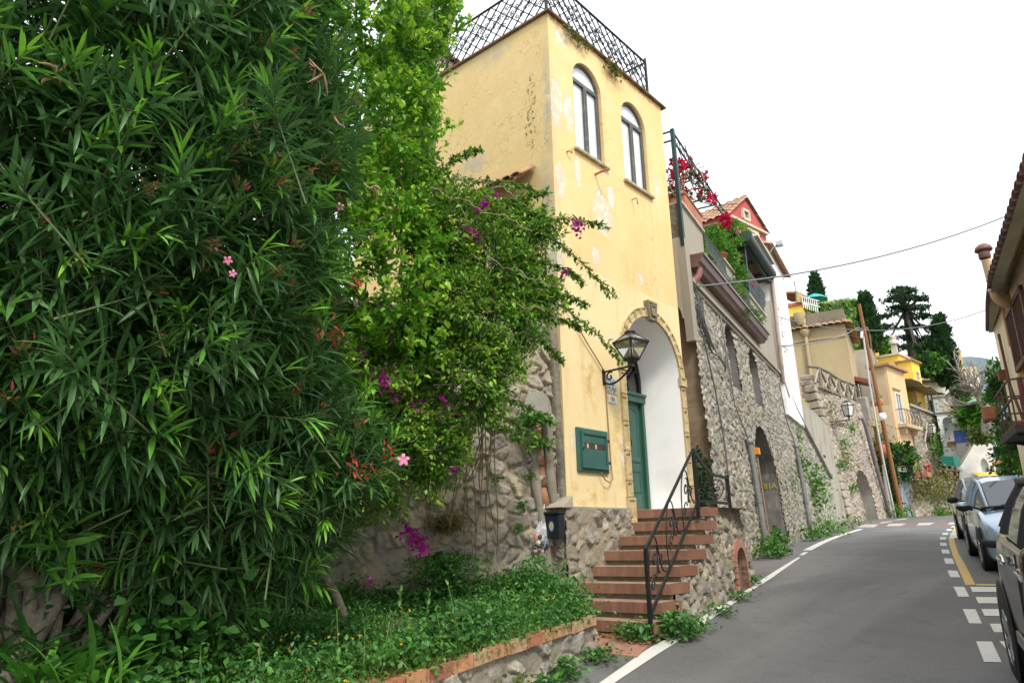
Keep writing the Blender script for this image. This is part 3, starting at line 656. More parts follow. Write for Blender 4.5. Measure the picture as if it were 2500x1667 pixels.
# -- green meter cabinet
cab = thing('meter_cabinet', 'green metal meter cabinet with a glazed slot on the yellow wall', 'cabinet', (7.565, YT, 2.39))
cg = M('cabinet_green', (.035, .115, .10), .42, [(4, (.05, .14, .12), .4, .7), (40, (.08, .15, .13), .6, .75)], (90, .08, .002), spec=.5)
mb = MB(); mb.box((7.225, YT-.035, 2.38), (7.905, YT, 2.93)); mb.build('body', cg, cab, bevel=.012)
mb = MB(); mb.poly([rect(7.285, 7.855, 2.43, 2.885), rect(7.325, 7.815, 2.465, 2.85)], lambda a, b: (a, YT-.062, b)); 
for r_ in (rect(7.285, 7.855, 2.43, 2.885),): mb.strip([(p[0], YT-.062, p[1]) for p in r_][::-1], [(p[0], YT-.036, p[1]) for p in r_][::-1], True)
r_ = rect(7.325, 7.815, 2.465, 2.85); mb.strip([(p[0], YT-.062, p[1]) for p in r_], [(p[0], YT-.045, p[1]) for p in r_], True); mb.poly([r_, rect(7.345, 7.805, 2.67, 2.745)], lambda a, b: (a, YT-.045, b))
dr = mb.build('cabinet_door', cg, cab)
mb = MB(); mb.box((7.345, YT-.041, 2.67), (7.805, YT-.038, 2.745)); sl_ = mb.build('viewing_slot', M('slot_glass', (.05, .045, .05), .1, spec=.8), dr)
mb = MB(); [mb.box((x, YT-.044, 2.68), (x+.035, YT-.0415, 2.735)) for x in (7.41, 7.59)]; mb.build('meter_dial', M('cream_meter', (.55, .42, .25), .6), dr)
for z in (2.5, 2.78): mb = MB(); mb.box((7.855, YT-.068, z), (7.885, YT-.034, z+.035)); mb.build('hinge', MAT['iron'], cab)
mb = MB(); mb.box((7.297, YT-.07, 2.64), (7.312, YT-.06, 2.68)); mb.build('latch', MAT['iron'], cab)
# -- address plates
pl = thing('number_plate', 'small white ceramic plate reading 181 beside the green door', 'number plate', (8.10, YT, 3.38))
mb = MB(); mb.box((8.008, YT-.014, 3.335), (8.198, YT, 3.432)); mb.build('plate', M('white_ceramic', (.78, .78, .76), .25, spec=.5), pl, bevel=.004)
text_mesh('numerals', '181', .088, M('navy_glaze', (.02, .035, .12), .3), pl, (8.103, YT-.0155, 3.384), (1, 0, 0), (0, 0, 1), .002)
ti = thing('ceramic_tile', 'pale blue ceramic tile painted with flowers above the number plate', 'tile', (8.10, YT, 3.6))
mb = MB(); mb.box((7.985, YT-.012, 3.47), (8.235, YT, 3.705)); mb.build('tile', M('pale_glaze', (.66, .74, .68), .22, [(9, (.72, .76, .68), .45, .7)], spec=.5), ti, bevel=.004)
for cidx, cc in enumerate([(.62, .42, .05), (.55, .16, .3), (.5, .12, .1), (.10, .25, .10), (.12, .2, .5)]):
    mb = MB()
    for k in range(5 if cidx != 3 else 9):
        x = 8.0+.2*RNG.random(); z = 3.485+.09*RNG.random()*(1-abs(x-8.1)*3); mb.lathe([(.0, .0022), (.011, .002), (.012, 0)], (x, YT-.0125-.0006*cidx, z), 7, (0, -1, 0))
    mb.build('painted_flowers', M('flower_glaze', cc, .3), ti)
mb = MB(); mb.tube([(8.03+.15*t, YT-.013, 3.63+.012*math.sin(t*40)+.02*math.sin(t*9)) for t in np.linspace(0, 1, 40)], .0028, 4); mb.tube([(8.06+.11*t, YT-.013, 3.585+.01*math.sin(t*35)) for t in np.linspace(0, 1, 30)], .0025, 4)
mb.build('painted_script', M('blue_glaze', (.12, .18, .34), .3), ti)
# -- cable across the wall, wires down to the cabinet
cb = MB(); cb.tube(bez([(7.02, YT-.05, 4.62), (7.3, YT-.04, 4.2), (7.7, YT-.03, 3.95), (7.9, YT-.03, 3.75)], 16), .009, 5); cb.tube([(7.93, YT-.03, 3.72), (7.945, YT-.02, 3.3), (7.955, YT-.02, 2.85), (7.965, YT-.02, 2.5), (7.94, YT-.05, 2.32), (7.85, YT-.06, 2.27), (7.75, YT-.06, 2.30), (7.68, YT-.05, 2.39)], .0085, 5)
tag(cb.build('lamp_cable', M('tan_cable', (.30, .20, .10), .7)), 'thin brown cable running along the yellow wall to the lantern and cabinet', 'cable')
mb = MB(); mb.tube([(8.0, YT+.02, 6.70), (8.02, YT-.2, 6.72)], .018, 8); tag(mb.build('drain_spout', MAT['terracotta']), 'short rusty spout pipe below the left arched window', 'pipe')
mb = MB(); mb.tube([(9.0, YT+.02, 6.66), (9.0, YT-.09, 6.66), (9.0, YT-.1, 6.55)], .01, 6); tag(mb.build('wall_hook', MAT['twig']), 'small rusty hook below the right arched window', 'hook')
mb = MB(); mb.tube([(7.32, YT+.01, 6.78), (7.32, YT-.05, 6.78), (7.36, YT-.06, 6.76), (7.36, YT-.06, 6.82)], .012, 6); tag(mb.build('wall_hook', M('brass_hook', (.35, .22, .08), .5, metallic=.6)), 'small brass shutter hook left of the left arched window', 'hook')
# -- lantern
LN = thing('wall_lantern', 'black iron street lantern with clear glass on a bracket beside the green door', 'lantern', (7.92, 4.775, 3.74))
lx, ly = 7.92, 4.775
mb = MB(); mb.beam((7.92, YT, 3.73), (7.92, ly-.02, 3.745), .022, .022); mb.tube(bez([(7.92, YT-.02, 3.60), (7.92, YT-.1, 3.50), (7.92, ly+.2, 3.56), (7.92, ly+.02, 3.735)], 14), .014, 6)
mb.tube([(7.92, YT-.11+a, 3.655+b) for a, b in scroll((0, 0), .065, 1.1, 2.2, 16, -1)], .011, 6); mb.box((7.90, YT-.018, 3.56), (7.94, YT, 3.77)); mb.build('bracket', MAT['iron'], LN)
def sq(r, z, a0=.55):
    r *= .88; z = 3.76+(z-3.76)*.92; return [(lx+r*math.cos(a0+k*math.pi/2), ly+r*math.sin(a0+k*math.pi/2), z) for k in range(4)]
b0, b1, b2, b3 = sq(.115, 3.845), sq(.262, 4.085), sq(.085, 4.205), sq(.262, 4.10)
mb = MB()
for k in range(4):
    mb.beam(b0[k], b1[k], .020); mb.beam(b0[k], b0[(k+1) % 4], .022); mb.beam(b1[k], b1[(k+1) % 4], .026, .03); mb.beam(b1[k], b2[k], .018); mb.beam(b2[k], b2[(k+1) % 4], .018)
    mb.tube(bez([b0[k], (lx+(b0[k][0]-lx)*.75, ly+(b0[k][1]-ly)*.75, 3.80), (lx, ly, 3.80), (lx, ly, 3.76)], 8), .011, 5)
mb.tube([(lx, ly, 3.735), (lx, ly, 3.84)], [.028, .016], 8); mb.build('frame', MAT['iron'], LN)
mb = MB(); mb.lathe([(.0, 4.222), (.045, 4.218), (.074, 4.205), (.078, 4.196), (.066, 4.18), (.055, 4.165)], (lx, ly, 0), 16); mb.build('cap', M('dark_red_iron', (.06, .025, .025), .4, [(12, (.03, .03, .03), .45, .6)]), LN)
def clearglass(name, tint=(.9, .92, .9), haze=.25):
    t = NT(name); tr = t.n('ShaderNodeBsdfTransparent'); tr.inputs[0].default_value = (*tint, 1); g = t.n('ShaderNodeBsdfGlossy'); g.inputs['Roughness'].default_value = .04
    df = t.n('ShaderNodeBsdfDiffuse'); df.inputs[0].default_value = (.55, .55, .45, 1); m1 = t.n('ShaderNodeMixShader'); m1.inputs[0].default_value = haze; m2 = t.n('ShaderNodeMixShader'); lw = t.n('ShaderNodeLayerWeight'); lw.inputs[0].default_value = .35
    o = t.n('ShaderNodeOutputMaterial'); t.l(tr.outputs[0], m1.inputs[1]); t.l(df.outputs[0], m1.inputs[2]); t.l(lw.outputs['Fresnel'], m2.inputs[0]); t.l(m1.outputs[0], m2.inputs[1]); t.l(g.outputs[0], m2.inputs[2]); t.l(m2.outputs[0], o.inputs[0]); return t.m
MAT['lantern_glass'] = clearglass('lantern_glass')
mb = MB()
for k in range(4): mb.add([b0[k], b0[(k+1) % 4], b1[(k+1) % 4], b1[k]], [(0, 1, 2, 3)]); mb.add([b3[k], b3[(k+1) % 4], b2[(k+1) % 4], b2[k]], [(0, 1, 2, 3)])
mb.build('glass_panes', MAT['lantern_glass'], LN)
mb = MB(); mb.lathe([(.0, 4.0), (.018, 3.99), (.02, 3.93), (.013, 3.87), (.0, 3.86)], (lx, ly, 0), 10); mb.build('bulb', M('bulb_glass', (.8, .8, .78), .2), LN)
# ================================================================= front steps, rail, stone base
GR0 = .60; RS = (ZB-GR0)/8
ST = thing('brick_staircase', 'flight of eight worn red brick steps up to the green door', 'stairs', (7.5, 4.6, GR0))
def brickmat(name, cols, mortar, bw, bh, ax='xz'):
    t = NT(name); b = t.n('ShaderNodeTexBrick'); b.inputs['Scale'].default_value = 1; b.inputs['Brick Width'].default_value = bw; b.inputs['Row Height'].default_value = bh; b.inputs['Mortar Size'].default_value = .006; b.offset = .0 if bh > .15 else .5
    b.inputs['Color1'].default_value = (*cols[0], 1); b.inputs['Color2'].default_value = (*cols[1], 1); b.inputs['Mortar'].default_value = (*mortar, 1); b.inputs['Bias'].default_value = 0
    X = t.xyz(); cx = t.n('ShaderNodeCombineXYZ'); idx = {'x': 0, 'y': 1, 'z': 2}; t.l(X[idx[ax[0]]], cx.inputs[0]); t.l(X[idx[ax[1]]], cx.inputs[1]); t.l(cx.outputs[0], b.inputs['Vector'])
    c = t.mix(t.math('MULTIPLY', t.ramp(t.noise(5, 7, .7), .42, .68), .65), b.outputs['Color'], cols[2]); c = t.mix(t.math('MULTIPLY', t.ramp(t.noise(14, 7, .7), .55, .75), .5), c, (.12, .09, .065))
    return t.out(c, .88, t.bump(t.math('ADD', b.outputs['Fac'], t.math('MULTIPLY', t.noise(50, 6), -.5)), .5, .006), 0, .25)
BRV = brickmat('step_brick', ((.23, .105, .065), (.31, .155, .10), (.17, .10, .07)), (.20, .14, .10), .062, 5, 'yx'); BRT = brickmat('tread_brick', ((.33, .185, .13), (.40, .245, .175), (.25, .17, .13)), (.26, .2, .16), .25, .12, 'yx')
DIRT = M('mossy_riser', (.14, .125, .09), .95, [(8, (.10, .11, .05), .4, .65), (25, (.30, .27, .2), .55, .7)], (40, .5, .01))
xl = [6.62, 6.84, 7.10, 7.36, 7.63, 7.95, 8.28, 8.52]            # riser lines at the wall, bottom to top
yR = [3.99, 4.03, 4.07, 4.11, 4.15, 4.21, 4.25, 4.28]
def skew(i, y): return xl[i]+(YT-y)/1.3*(.12+.035*i if i < 7 else .30)
mbs, mbt, mbd = MB(), MB(), MB()
for i in range(8):
    z1 = GR0+RS*(i+1); z0 = z1-RS; yl = YT-.002; yr = yR[i]; nx = (skew(i+1, yl)+.10, skew(i+1, yr)+.10) if i < 7 else (10.21, 10.21)
    a = (skew(i, yl), yl); b = (skew(i, yr), yr); ov = .03
    f = lambda p, dx, z: (p[0]+dx, p[1], z)
    if i == 0: a = (a[0], 5.4)
    # brick nosing: vertical soldier course, then recessed joint below
    zn = z1-.112
    mbs.add([f(b, -ov, zn), f(a, -ov, zn), f(a, -ov, z1-.004), f(b, -ov, z1-.004), f(b, .10, zn), f(a, .10, zn), f(a, .10, z1-.004), f(b, .10, z1-.004)], [(0, 3, 2, 1), (0, 1, 5, 4), (1, 2, 6, 5)])
    mbd.add([f(b, 0, z0-.02), f(a, 0, z0-.02), f(a, 0, zn), f(b, 0, zn)], [(0, 3, 2, 1)])
    mbt.add([f(b, -ov, z1-.004), f(a, -ov, z1-.004), f(a, -ov+.004, z1), f(b, -ov+.004, z1), (nx[1], yr, z1), (nx[0], a[1] if i else yl, z1)], [(0, 3, 2, 1), (3, 4, 5, 2)])
    # right cheek of each step, brick end
    e = .10
    mbs.add([(b[0]-ov, yr, zn), (nx[1] if i < 7 else b[0]+.25, yr, zn), (nx[1] if i < 7 else b[0]+.25, yr, z1-.003), (b[0]-ov, yr, z1-.003)], [(0, 1, 2, 3)])
mbs.build('brick_risers', BRV, ST); mbt.build('treads', BRT, ST); mbd.build('riser_joints', DIRT, ST)
# landing slab to the right of the door, worn brick pad at the foot
mb = MB(); mb.prism([(8.7, 4.34), (9.84, 4.50), (10.5, 4.68), (10.95, 5.0), (10.9, 7.2), (10.24, 7.2), (10.24, YT-.004), (8.8, YT-.004)], 1.80, ZB-.006); mb.build('landing', MAT['concrete'], ST)
FP = [onz(1445, 1560, .60)[:2], onz(1500, 1553, .62)[:2], onz(1650, 1550, .64)[:2], onz(1585, 1595, .56)[:2], onz(1570, 1605, .55)[:2], onz(1440, 1603, .55)[:2]]
mb = MB(); FQ = [(5.95, 4.3), (6.05, 3.80), (6.66, 4.0), (6.8, 4.6), (6.66, 5.2), (6.0, 4.7)]; mb.prism(FQ, [G(*p)-.05 for p in FQ], [G(*p)+.018 for p in FQ]); tag(mb.build('brick_pad', brickmat('pad_brick', ((.36, .16, .11), (.42, .21, .15), (.28, .17, .13)), (.24, .19, .16), .24, .12, 'xy')), kind='structure')
# stone plinth under the yellow front
pal = PAL_WARM
SB = thing('stone_plinth', 'rubble stone plinth below the yellow front left of the brick steps', 'wall', (7.6, YT-.05, .6))
def surfp(u, v): return np.stack([u, YT-.07+0*u, v], -1)
def nvp(u, v): return np.stack([0*u, -1+0*u, 0*u], -1)
stonewall('wall', MAT['rubble'], SB, surfp, nvp, 6.86, 8.44, .45, ZB-.01, .013, keep=lambda u, v: (u < 8.3), cw=.15, ch=.19, depth=.05, pal=PAL_WARM+PAL_GREY, mortar=(.34, .29, .22), seed=3, gap=(.10, .24), fill=.8)
mb = MB(); mb.box((6.86, YT-.075, ZB-.02), (8.3, YT, ZB+.012)); mb.build('plinth_cap', MAT['concrete'], SB)
stonewall('return_wall', MAT['rubble'], SB, lambda u, v: np.stack([6.86+0*u, YT-.07+u, v], -1), lambda u, v: np.stack([-1+0*u, 0*u, 0*u], -1), 0, .32, .4, ZB-.01, .014, cw=.15, ch=.19, depth=.05, pal=PAL_GREY, mortar=(.34, .29, .22), seed=5)
# retaining wall of the steps along the road, with a brick-arched niche
SW = thing('stair_side_wall', 'rubble stone wall along the road beneath the steps with a small brick arch', 'wall', (8.5, 4.1, .6))
wp = np.array([(6.80, 4.04), (7.42, 4.13), (8.03, 4.22), (8.64, 4.31), (9.2, 4.39), (9.84, 4.47), (10.5, 4.64), (11.2, 4.98), (11.8, 5.58)]); wl = np.concatenate([[0], np.cumsum(np.linalg.norm(np.diff(wp, axis=0), axis=1))])
def WP(u): return np.interp(u, wl, wp[:, 0]), np.interp(u, wl, wp[:, 1])
def WN(u, v):
    x0, y0 = WP(u-.1); x1, y1 = WP(u+.1); dx, dy = x1-x0, y1-y0; L = np.hypot(dx, dy)+1e-9; return np.stack([dy/L, -dx/L, 0*u], -1)
def wsurf(u, v):
    x, y = WP(u); n = WN(u, v); b = (1.95-v)*.05
    return np.stack([x, y, v], -1)+n*b[..., None]
ncx, ncw, ncs = 3.02, .50, 1.18
def steptop(x):
    z = 0*x+GR0-.1
    for i in range(8): z = np.where(x > skew(i, yR[i])-.035, GR0+RS*(i+1)-.115, z)
    return np.where(x > skew(7, yR[7]), ZB, z)
def keepw(u, v):
    x, y = WP(u); k = (v < steptop(x)) & (v > G(x, y)-.12)
    ins = (np.abs(u-ncx) < ncw/2) & (v < ncs+np.sqrt(np.maximum(0, (ncw/2)**2-(u-ncx)**2))); return k & ~ins
stonewall('wall', MAT['rubble'], SW, wsurf, WN, 0, wl[-1], .4, ZB+.012, .014, keep=keepw, cw=.125, ch=.185, depth=.055, pal=PAL_GREY+PAL_WARM, mortar=(.36, .32, .25), seed=12, gap=(.08, .22), fill=.82)
mb = MB()
def W3(u, v, d=0):
    u = np.array(float(u)); p = wsurf(u, np.array(float(v)))+WN(u, v)*d; return tuple(p)
na = arch(ncx, ncw, .5, ncs, 12)
for k in range(15):                                  # brick voussoirs
    a0 = math.pi*k/15+.01; a1 = math.pi*(k+1)/15-.01; q = [(ncx+r*math.cos(a), ncs+r*math.sin(a)) for r, a in ((ncw/2, a0), (ncw/2+.12, a0), (ncw/2+.12, a1), (ncw/2, a1))]
    mb.add([W3(p[0], p[1], .055) for p in q]+[W3(p[0], p[1], -.05) for p in q], [(0, 1, 2, 3), (0, 3, 7, 4), (1, 5, 6, 2), (0, 4, 5, 1), (2, 6, 7, 3)])
for sx in (-1, 1):
    for k in range(10):
        z = ncs-.075*(k+1); a, b = sorted((ncx+sx*ncw/2, ncx+sx*(ncw/2+(.11 if k % 2 else .07)))); mb.add([W3(p[0], p[1], .05) for p in rect(a, b, z+.006, z+.07)]+[W3(p[0], p[1], -.05) for p in rect(a, b, z+.006, z+.07)], [(0, 1, 2, 3), (0, 3, 7, 4), (1, 5, 6, 2), (2, 6, 7, 3)])
PB = M('pink_brick', (.42, .22, .15), .9, [(9, (.33, .16, .11), .4, .65), (20, (.50, .38, .28), .55, .72)], (40, .4, .008)); mb.build('niche_arch', PB, SW)
mb = MB(); mb.strip([W3(p[0], p[1], .05) for p in na], [W3(p[0], p[1], -.42) for p in na], True); mb.poly([na], lambda a, b: W3(a, b, -.42)); mb.build('niche_back', brickmat('niche_brick', ((.30, .17, .12), (.36, .21, .15), (.22, .15, .11)), (.22, .18, .15), .2, .07, 'xz'), SW)
# ---- iron handrail
HRL = thing('stair_handrail', 'black wrought iron handrail with scrolls climbing the brick steps', 'handrail', (6.8, 4.0, .62))
A0 = np.array((6.69, 4.02, .62)); A1 = np.array((8.47, 4.30, 1.80)); hA, hB = 1.47, 2.66
P = lambda t, f: np.array([A0[0]+(A1[0]-A0[0])*t, A0[1]+(A1[1]-A0[1])*t, (.83+(2.0-.83)*t)*(1-f)+(hA+(hB-hA)*t)*f])
mb = MB(); mb.beam(A0, (A0[0], A0[1], hA), .036); mb.beam(A1, (A1[0], A1[1], hB), .036); mb.beam(P(0, 1), P(1, 1), .02, .034); mb.beam(P(0, 0), P(1, 0), .02, .030); mb.build('rail_frame', MAT['iron'], HRL)
mb = MB()
def sc3(pts, PF, r=.0080): mb.tube([PF(a, b) for a, b in pts], r, 5)
for t0 in (.02, .345, .67):
    w = .32
    sc3([(t0+w*a, b) for a, b in [tuple(q) for q in bez([(0.05, 0), (-.06, .45), (.02, 1.0), (.3, .98)], 14)]], P); sc3([(t0+w*a, b) for a, b in [tuple(q) for q in bez([(.3, .98), (.62, .9), (.5, .1), (.98, .06)], 14)]], P)
    for (c, r, a0, fl, tn) in (((.34, .64), .16, 1.4, -1, 1.25), ((.62, .40), .16, -1.8, -1, 1.2), ((.22, .3), .14, 0, 1, 1.2)): sc3([(t0+w*a, b) for a, b in scroll(c, r, tn, a0, 20, fl)], P)
    sc3([(t0+w*a, b) for a, b in [tuple(q) for q in bez([(.5, .66), (.42, .3), (.40, .25), (.46, .38)], 8)]], P)
mb.build('scrollwork', MAT['iron'], HRL)
B0 = A1; B1 = np.array((9.84, 4.50, 1.95))
P2 = lambda t, f: np.array([B0[0]+(B1[0]-B0[0])*t, B0[1]+(B1[1]-B0[1])*t, 2.02*(1-f)+(2.64-.26*math.sin(min(t*1.6, 1)*math.pi/2)**1.0)*f])
mb = MB(); mb.beam((B1[0], B1[1], 1.9), (B1[0], B1[1], 2.42), .035); mb.beam(P2(0, 0), P2(1, 0), .022, .035)
for k in range(12): mb.beam(P2(k/12, 1), P2((k+1)/12, 1), .022, .035)
mb.build('landing_frame', MAT['iron'], HRL)
mb = MB()
for fl in (1, -1):
    q = lambda a: .5+fl*(a)
    sc3([(q(a), b) for a, b in [tuple(x) for x in bez([(0, .02), (.42, .3), (.5, .95), (.2, .95), (.02, .9), (.0, .6)], 18)]], P2); sc3([(q(a), b) for a, b in scroll((.13, .55), .13, 1.3, 1.5, 20, 1)], P2); sc3([(q(a), b) for a, b in scroll((.11, .25), .1, 1.2, -1.2, 18, -1)], P2)
    sc3([(q(a), b) for a, b in [tuple(x) for x in bez([(.45, .03), (.34, .4), (.5, .7), (.40, .97)], 12)]], P2)
    sc3([(q(a), b) for a, b in scroll((.36, .18), .1, 1.2, 1.5, 18, -1)], P2)
mb.build('landing_scrollwork', MAT['iron'], HRL)
# ================================================================= stone house with terraces
FC = np.array([11.419, 5.495, 1.3]); FD = np.array([.979, .204, 0]); FN = np.array([.204, -.979, 0]); BT = .05
def FS(t, z, o=0.):
    """point on the street front: t along, z up, o outwards; the lower stone part leans back"""
    z_ = np.asarray(z, float); off = -BT*(np.clip(z_, -5, 5.96)-1.3)+o
    t = np.asarray(t, float); return np.stack([FC[0]+FD[0]*t+FN[0]*off, FC[1]+FD[1]*t+FN[1]*off, z_+0*t], -1)
def F3(t, z, o=0.): return tuple(FS(t, z, o))
def fbox(mb, t0, t1, z0, z1, o0, o1): return mb.box((t0, z0, o0), (t1, z1, o1), lambda p: F3(p[0], p[1], p[2]))
SH = thing('stone_house', 'rubble stone house with arched openings and a grey terrace storey above', 'house', FS(5, 1.4))
def sh_top(u): return np.interp(u, [0, 10.2, 10.3, 12.2, 19.3, 19.6], [6.29, 6.29, 6.05, 5.44, 3.65, 1.9])
OPN = [(3.60, .95, 4.66, 5.66, .50), (6.05, .98, 4.66, 5.62, .50), (5.60, 2.50, 1.0, 2.75, 1.34)]   # centre, width, sill, spring, rise
def keepf(u, v):
    k = (v < sh_top(u)) & (u > .36+.045*(v-3.4)+.06*(vnoise(v*4, u*0, 3)-.5)) & (v > G(FC[0]+FD[0]*u, FC[1]+FD[1]*u)-.15)
    for c, w, z0, zs, r in OPN:
        a = np.abs(u-c) < w/2; top = zs+r*np.sqrt(np.maximum(0, 1-((u-c)/(w/2))**2)); k &= ~(a & (v > z0) & (v < top))
    return k
nf = lambda u, v: np.stack([FN[0]+0*u, FN[1]+0*u, 0*u], -1)
kw = dict(pal=PAL_GREY, mortar=(.37, .34, .28), seed=31, gap=(.05, .2), fill=.86, tone=1.0)
stonewall('stone_wall', MAT['rubble'], SH, FS, nf, .2, 8.0, .9, 6.3, .0165, keep=keepf, cw=.19, ch=.135, depth=.045, **kw)
stonewall('stone_wall', MAT['rubble'], SH, FS, nf, 8.0, 19.7, 1.2, 6.2, .026, keep=keepf, cw=.22, ch=.15, depth=.045, **kw)
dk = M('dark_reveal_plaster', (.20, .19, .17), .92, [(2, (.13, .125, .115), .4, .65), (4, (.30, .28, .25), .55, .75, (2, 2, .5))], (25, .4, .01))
brn = M('red_brown_frame', (.20, .075, .05), .55, [(8, (.28, .12, .08), .5, .7)])
for i, (c, w, z0, zs, r) in enumerate(OPN):
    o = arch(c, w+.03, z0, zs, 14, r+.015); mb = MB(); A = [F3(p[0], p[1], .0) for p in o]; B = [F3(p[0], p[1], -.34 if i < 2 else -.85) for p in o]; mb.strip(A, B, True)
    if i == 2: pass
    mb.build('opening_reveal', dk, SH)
    if i < 2:
        mb = MB(); d_ = -.30; oi = arch(c, w-.07, z0+.05, zs, 14, r-.04); mb.poly([o, oi], lambda a, b: F3(a, b, d_)); fbox(mb, c-w/2, c+w/2, zs-.1, zs-.03, d_, d_+.04); fbox(mb, c-.03, c+.03, z0, zs, d_, d_+.03); fbox(mb, c-w/2, c+w/2, z0+.3, z0+.35, d_, d_+.03)
        fw = mb.build('window', brn, SH); mb = MB(); mb.poly([oi], lambda a, b: F3(a, b, d_-.02)); mb.build('pane', MAT['glass'], fw)
    else:
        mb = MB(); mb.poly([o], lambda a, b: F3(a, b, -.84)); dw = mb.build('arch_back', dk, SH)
        mb = MB(); fbox(mb, 4.55, 5.9, 1.3, 3.0, -.84, -.79); [fbox(mb, 4.6+.22*k, 4.78+.22*k, 1.4, 2.9, -.79, -.775) for k in range(6)]; mb.build('door', M('dark_door_wood', (.06, .045, .035), .6, [(6, (.10, .07, .05), .4, .7)]), SH)
mb = MB(); fbox(mb, 4.3, 7.0, 1.0, 1.29, -.85, .25); mb.build('door_step', MAT['concrete'], SH)
text_mesh('house_number', '181A', .19, M('gold_paint', (.50, .38, .04), .5), SH, FS(6.835, 2.75, -.24), FN, (0, 0, 1), .004)
mb = MB(); mb.lathe([(.0, .03), (.06, .03), (.06, 0)], FS(6.84, 1.62, -.2), 8, -FD); mb.build('air_vent', MAT['iron'], SH)
# side face towards the steps: tufa blocks below, plaster spandrel with an arch above
tuf = brickmat('tufa_block', ((.20, .145, .095), (.27, .20, .135), (.14, .10, .07)), (.17, .14, .11), .42, .27, 'yz')
mb = MB(); A, B = F3(.45, 1.3, 0), F3(.55, 5.96, 0); bk = -FN*3.0
mb.add([A, B, tuple(np.array(B)+bk), tuple(np.array(A)+bk)], [(0, 1, 2, 3)]); mb.build('tufa_side', tuf, SH)
gp = M('grey_render', (.35, .31, .24), .9, [(.9, (.30, .27, .215), .4, .7), (3, (.33, .30, .25), .5, .75, (3, 3, .3)), (6, (.41, .37, .30), .55, .75)], (25, .2, .008))
SP = lambda s, z: tuple(np.array(F3(.30, 6.2, 0))-FN*s+np.array([0, 0, z-6.2]))
mb = MB(); hole = [(2.2, 6.6), (-.02, 6.6), (-.02, 5.55)]
arc = [(.10+.62*(1-math.cos(a)), 5.45+.55*math.sin(a)) for a in np.linspace(0.0, math.pi, 12)]
mb.poly([[(-.0, 7.05), (-.0, 5.45)]+arc+[(2.4, 5.45), (2.4, 7.05)]], SP); off_ = FD*.22
mb.strip([SP(*p) for p in arc], [tuple(np.array(SP(*p))+off_) for p in arc]); mb.build('spandrel', gp, SH)
mb = MB(); mb.beam(F3(.36, 5.0, -.02), F3(.36, 7.0, .0), .16, .16); mb.build('corner_render', gp, SH)
# upper storey: grey facade with parapets
mb = MB(); prof = [(.42, 6.285), (10.2, 6.285), (10.2, 8.6), (8.95, 8.0), (8.85, 7.68), (6.42, 7.68), (6.42, 6.78), (4.83, 6.78), (4.83, 7.74), (3.80, 7.74), (3.80, 6.78), (1.98, 6.78), (1.98, 7.76), (.42, 7.76)]
mb.poly([prof], lambda a, b: F3(a, b, .02)); mb.poly([[(p[0], p[1]) for p in prof]], lambda a, b: F3(a, b, -.2), True); mb.strip([F3(p[0], p[1], .02) for p in prof], [F3(p[0], p[1], -.2) for p in prof], True)
mb.build('upper_wall', gp, SH)
cop = M('pale_coping', (.55, .50, .42), .85, [(8, (.38, .33, .26), .5, .7)], (40, .3, .006))
for a, b, z in ((.36, 2.03, 7.762), (3.74, 4.88, 7.742), (6.36, 8.92, 7.682)): mb = MB(); fbox(mb, a, b, z, z+.05, -.24, .07); mb.build('coping', cop, SH, bevel=.01)
mb = MB(); fbox(mb, .5, 10.25, 6.20, 6.282, -.02, .10); fbox(mb, .5, 10.25, 6.12, 6.198, -.02, .05); mb.build('cornice', gp, SH)
# first parapet's inner side, shade put into stone colour; terrace floor and back house
mb = MB(); mb.add([SP(-.01, 7.06), SP(2.6, 7.06), SP(2.6, 7.74), SP(-.01, 7.74)], [(0, 3, 2, 1)]); mb.build('parapet_side', M('shaded_side_stone', (.16, .135, .10), .95, [(5, (.10, .085, .065), .4, .6), (12, (.24, .2, .15), .55, .7)], (12, .9, .04)), SH)
mb = MB(); fbox(mb, .3, 10.2, 6.6, 6.76, -4.0, -.2); mb.build('terrace_floor', MAT['concrete'], SH)
# gutter
gm = M('brown_gutter', (.13, .055, .045), .4, [(2, (.16, .08, .065), .4, .7)], spec=.5)
mb = MB(); pr = [(.03, 6.78), (.33, 6.78), (.33, 6.73), (.29, 6.72), (.25, 6.62), (.20, 6.58), (.16, 6.52), (.03, 6.52)]
mb.add([F3(.62, z, o) for o, z in pr]+[F3(7.3, z, o) for o, z in pr], [tuple(range(8)), tuple(range(15, 7, -1))]+[(i, i+8, (i+1) % 8+8, (i+1) % 8) for i in range(8)]); gt = mb.build('gutter', gm, SH)
mb = MB(); mb.tube([F3(.78, 6.54, .17), F3(.78, 6.40, .15), F3(.74, 6.30, .08), F3(.72, 6.22, .03)], .065, 10); mb.build('outlet', M('gutter_outlet', (.30, .12, .12), .5), gt)
# belly balcony rails
GI = M('grey_green_iron', (.07, .095, .09), .45, [(12, (.15, .15, .13), .5, .7)], metallic=.2)
def belly(t0, t1, zt, zb, label):
    mb = MB(); n = int((t1-t0)/.085)
    for k in range(n+1):
        t = t0+(t1-t0)*k/n; mb.tube([F3(t, zb+(zt-zb)*s, .06+b) for s, b in ((1, 0), (.8, .0), (.6, .02), (.42, .10), (.26, .20), (.12, .19), (0.02, .06))], .0085, 4)
    mb.tube([F3(t0, zt, .06), F3(t1, zt, .06)], .018, 6); mb.tube([F3(t0, zb, .05), F3(t1, zb, .05)], .016, 6); mb.tube([F3(t0, zb+.36*(zt-zb), .14), F3(t1, zb+.36*(zt-zb), .14)], .008, 5)
    return mb.build('balcony_rail', GI, SH)
belly(2.0, 3.78, 7.72, 6.83, ''); belly(4.86, 6.4, 7.70, 6.83, '')
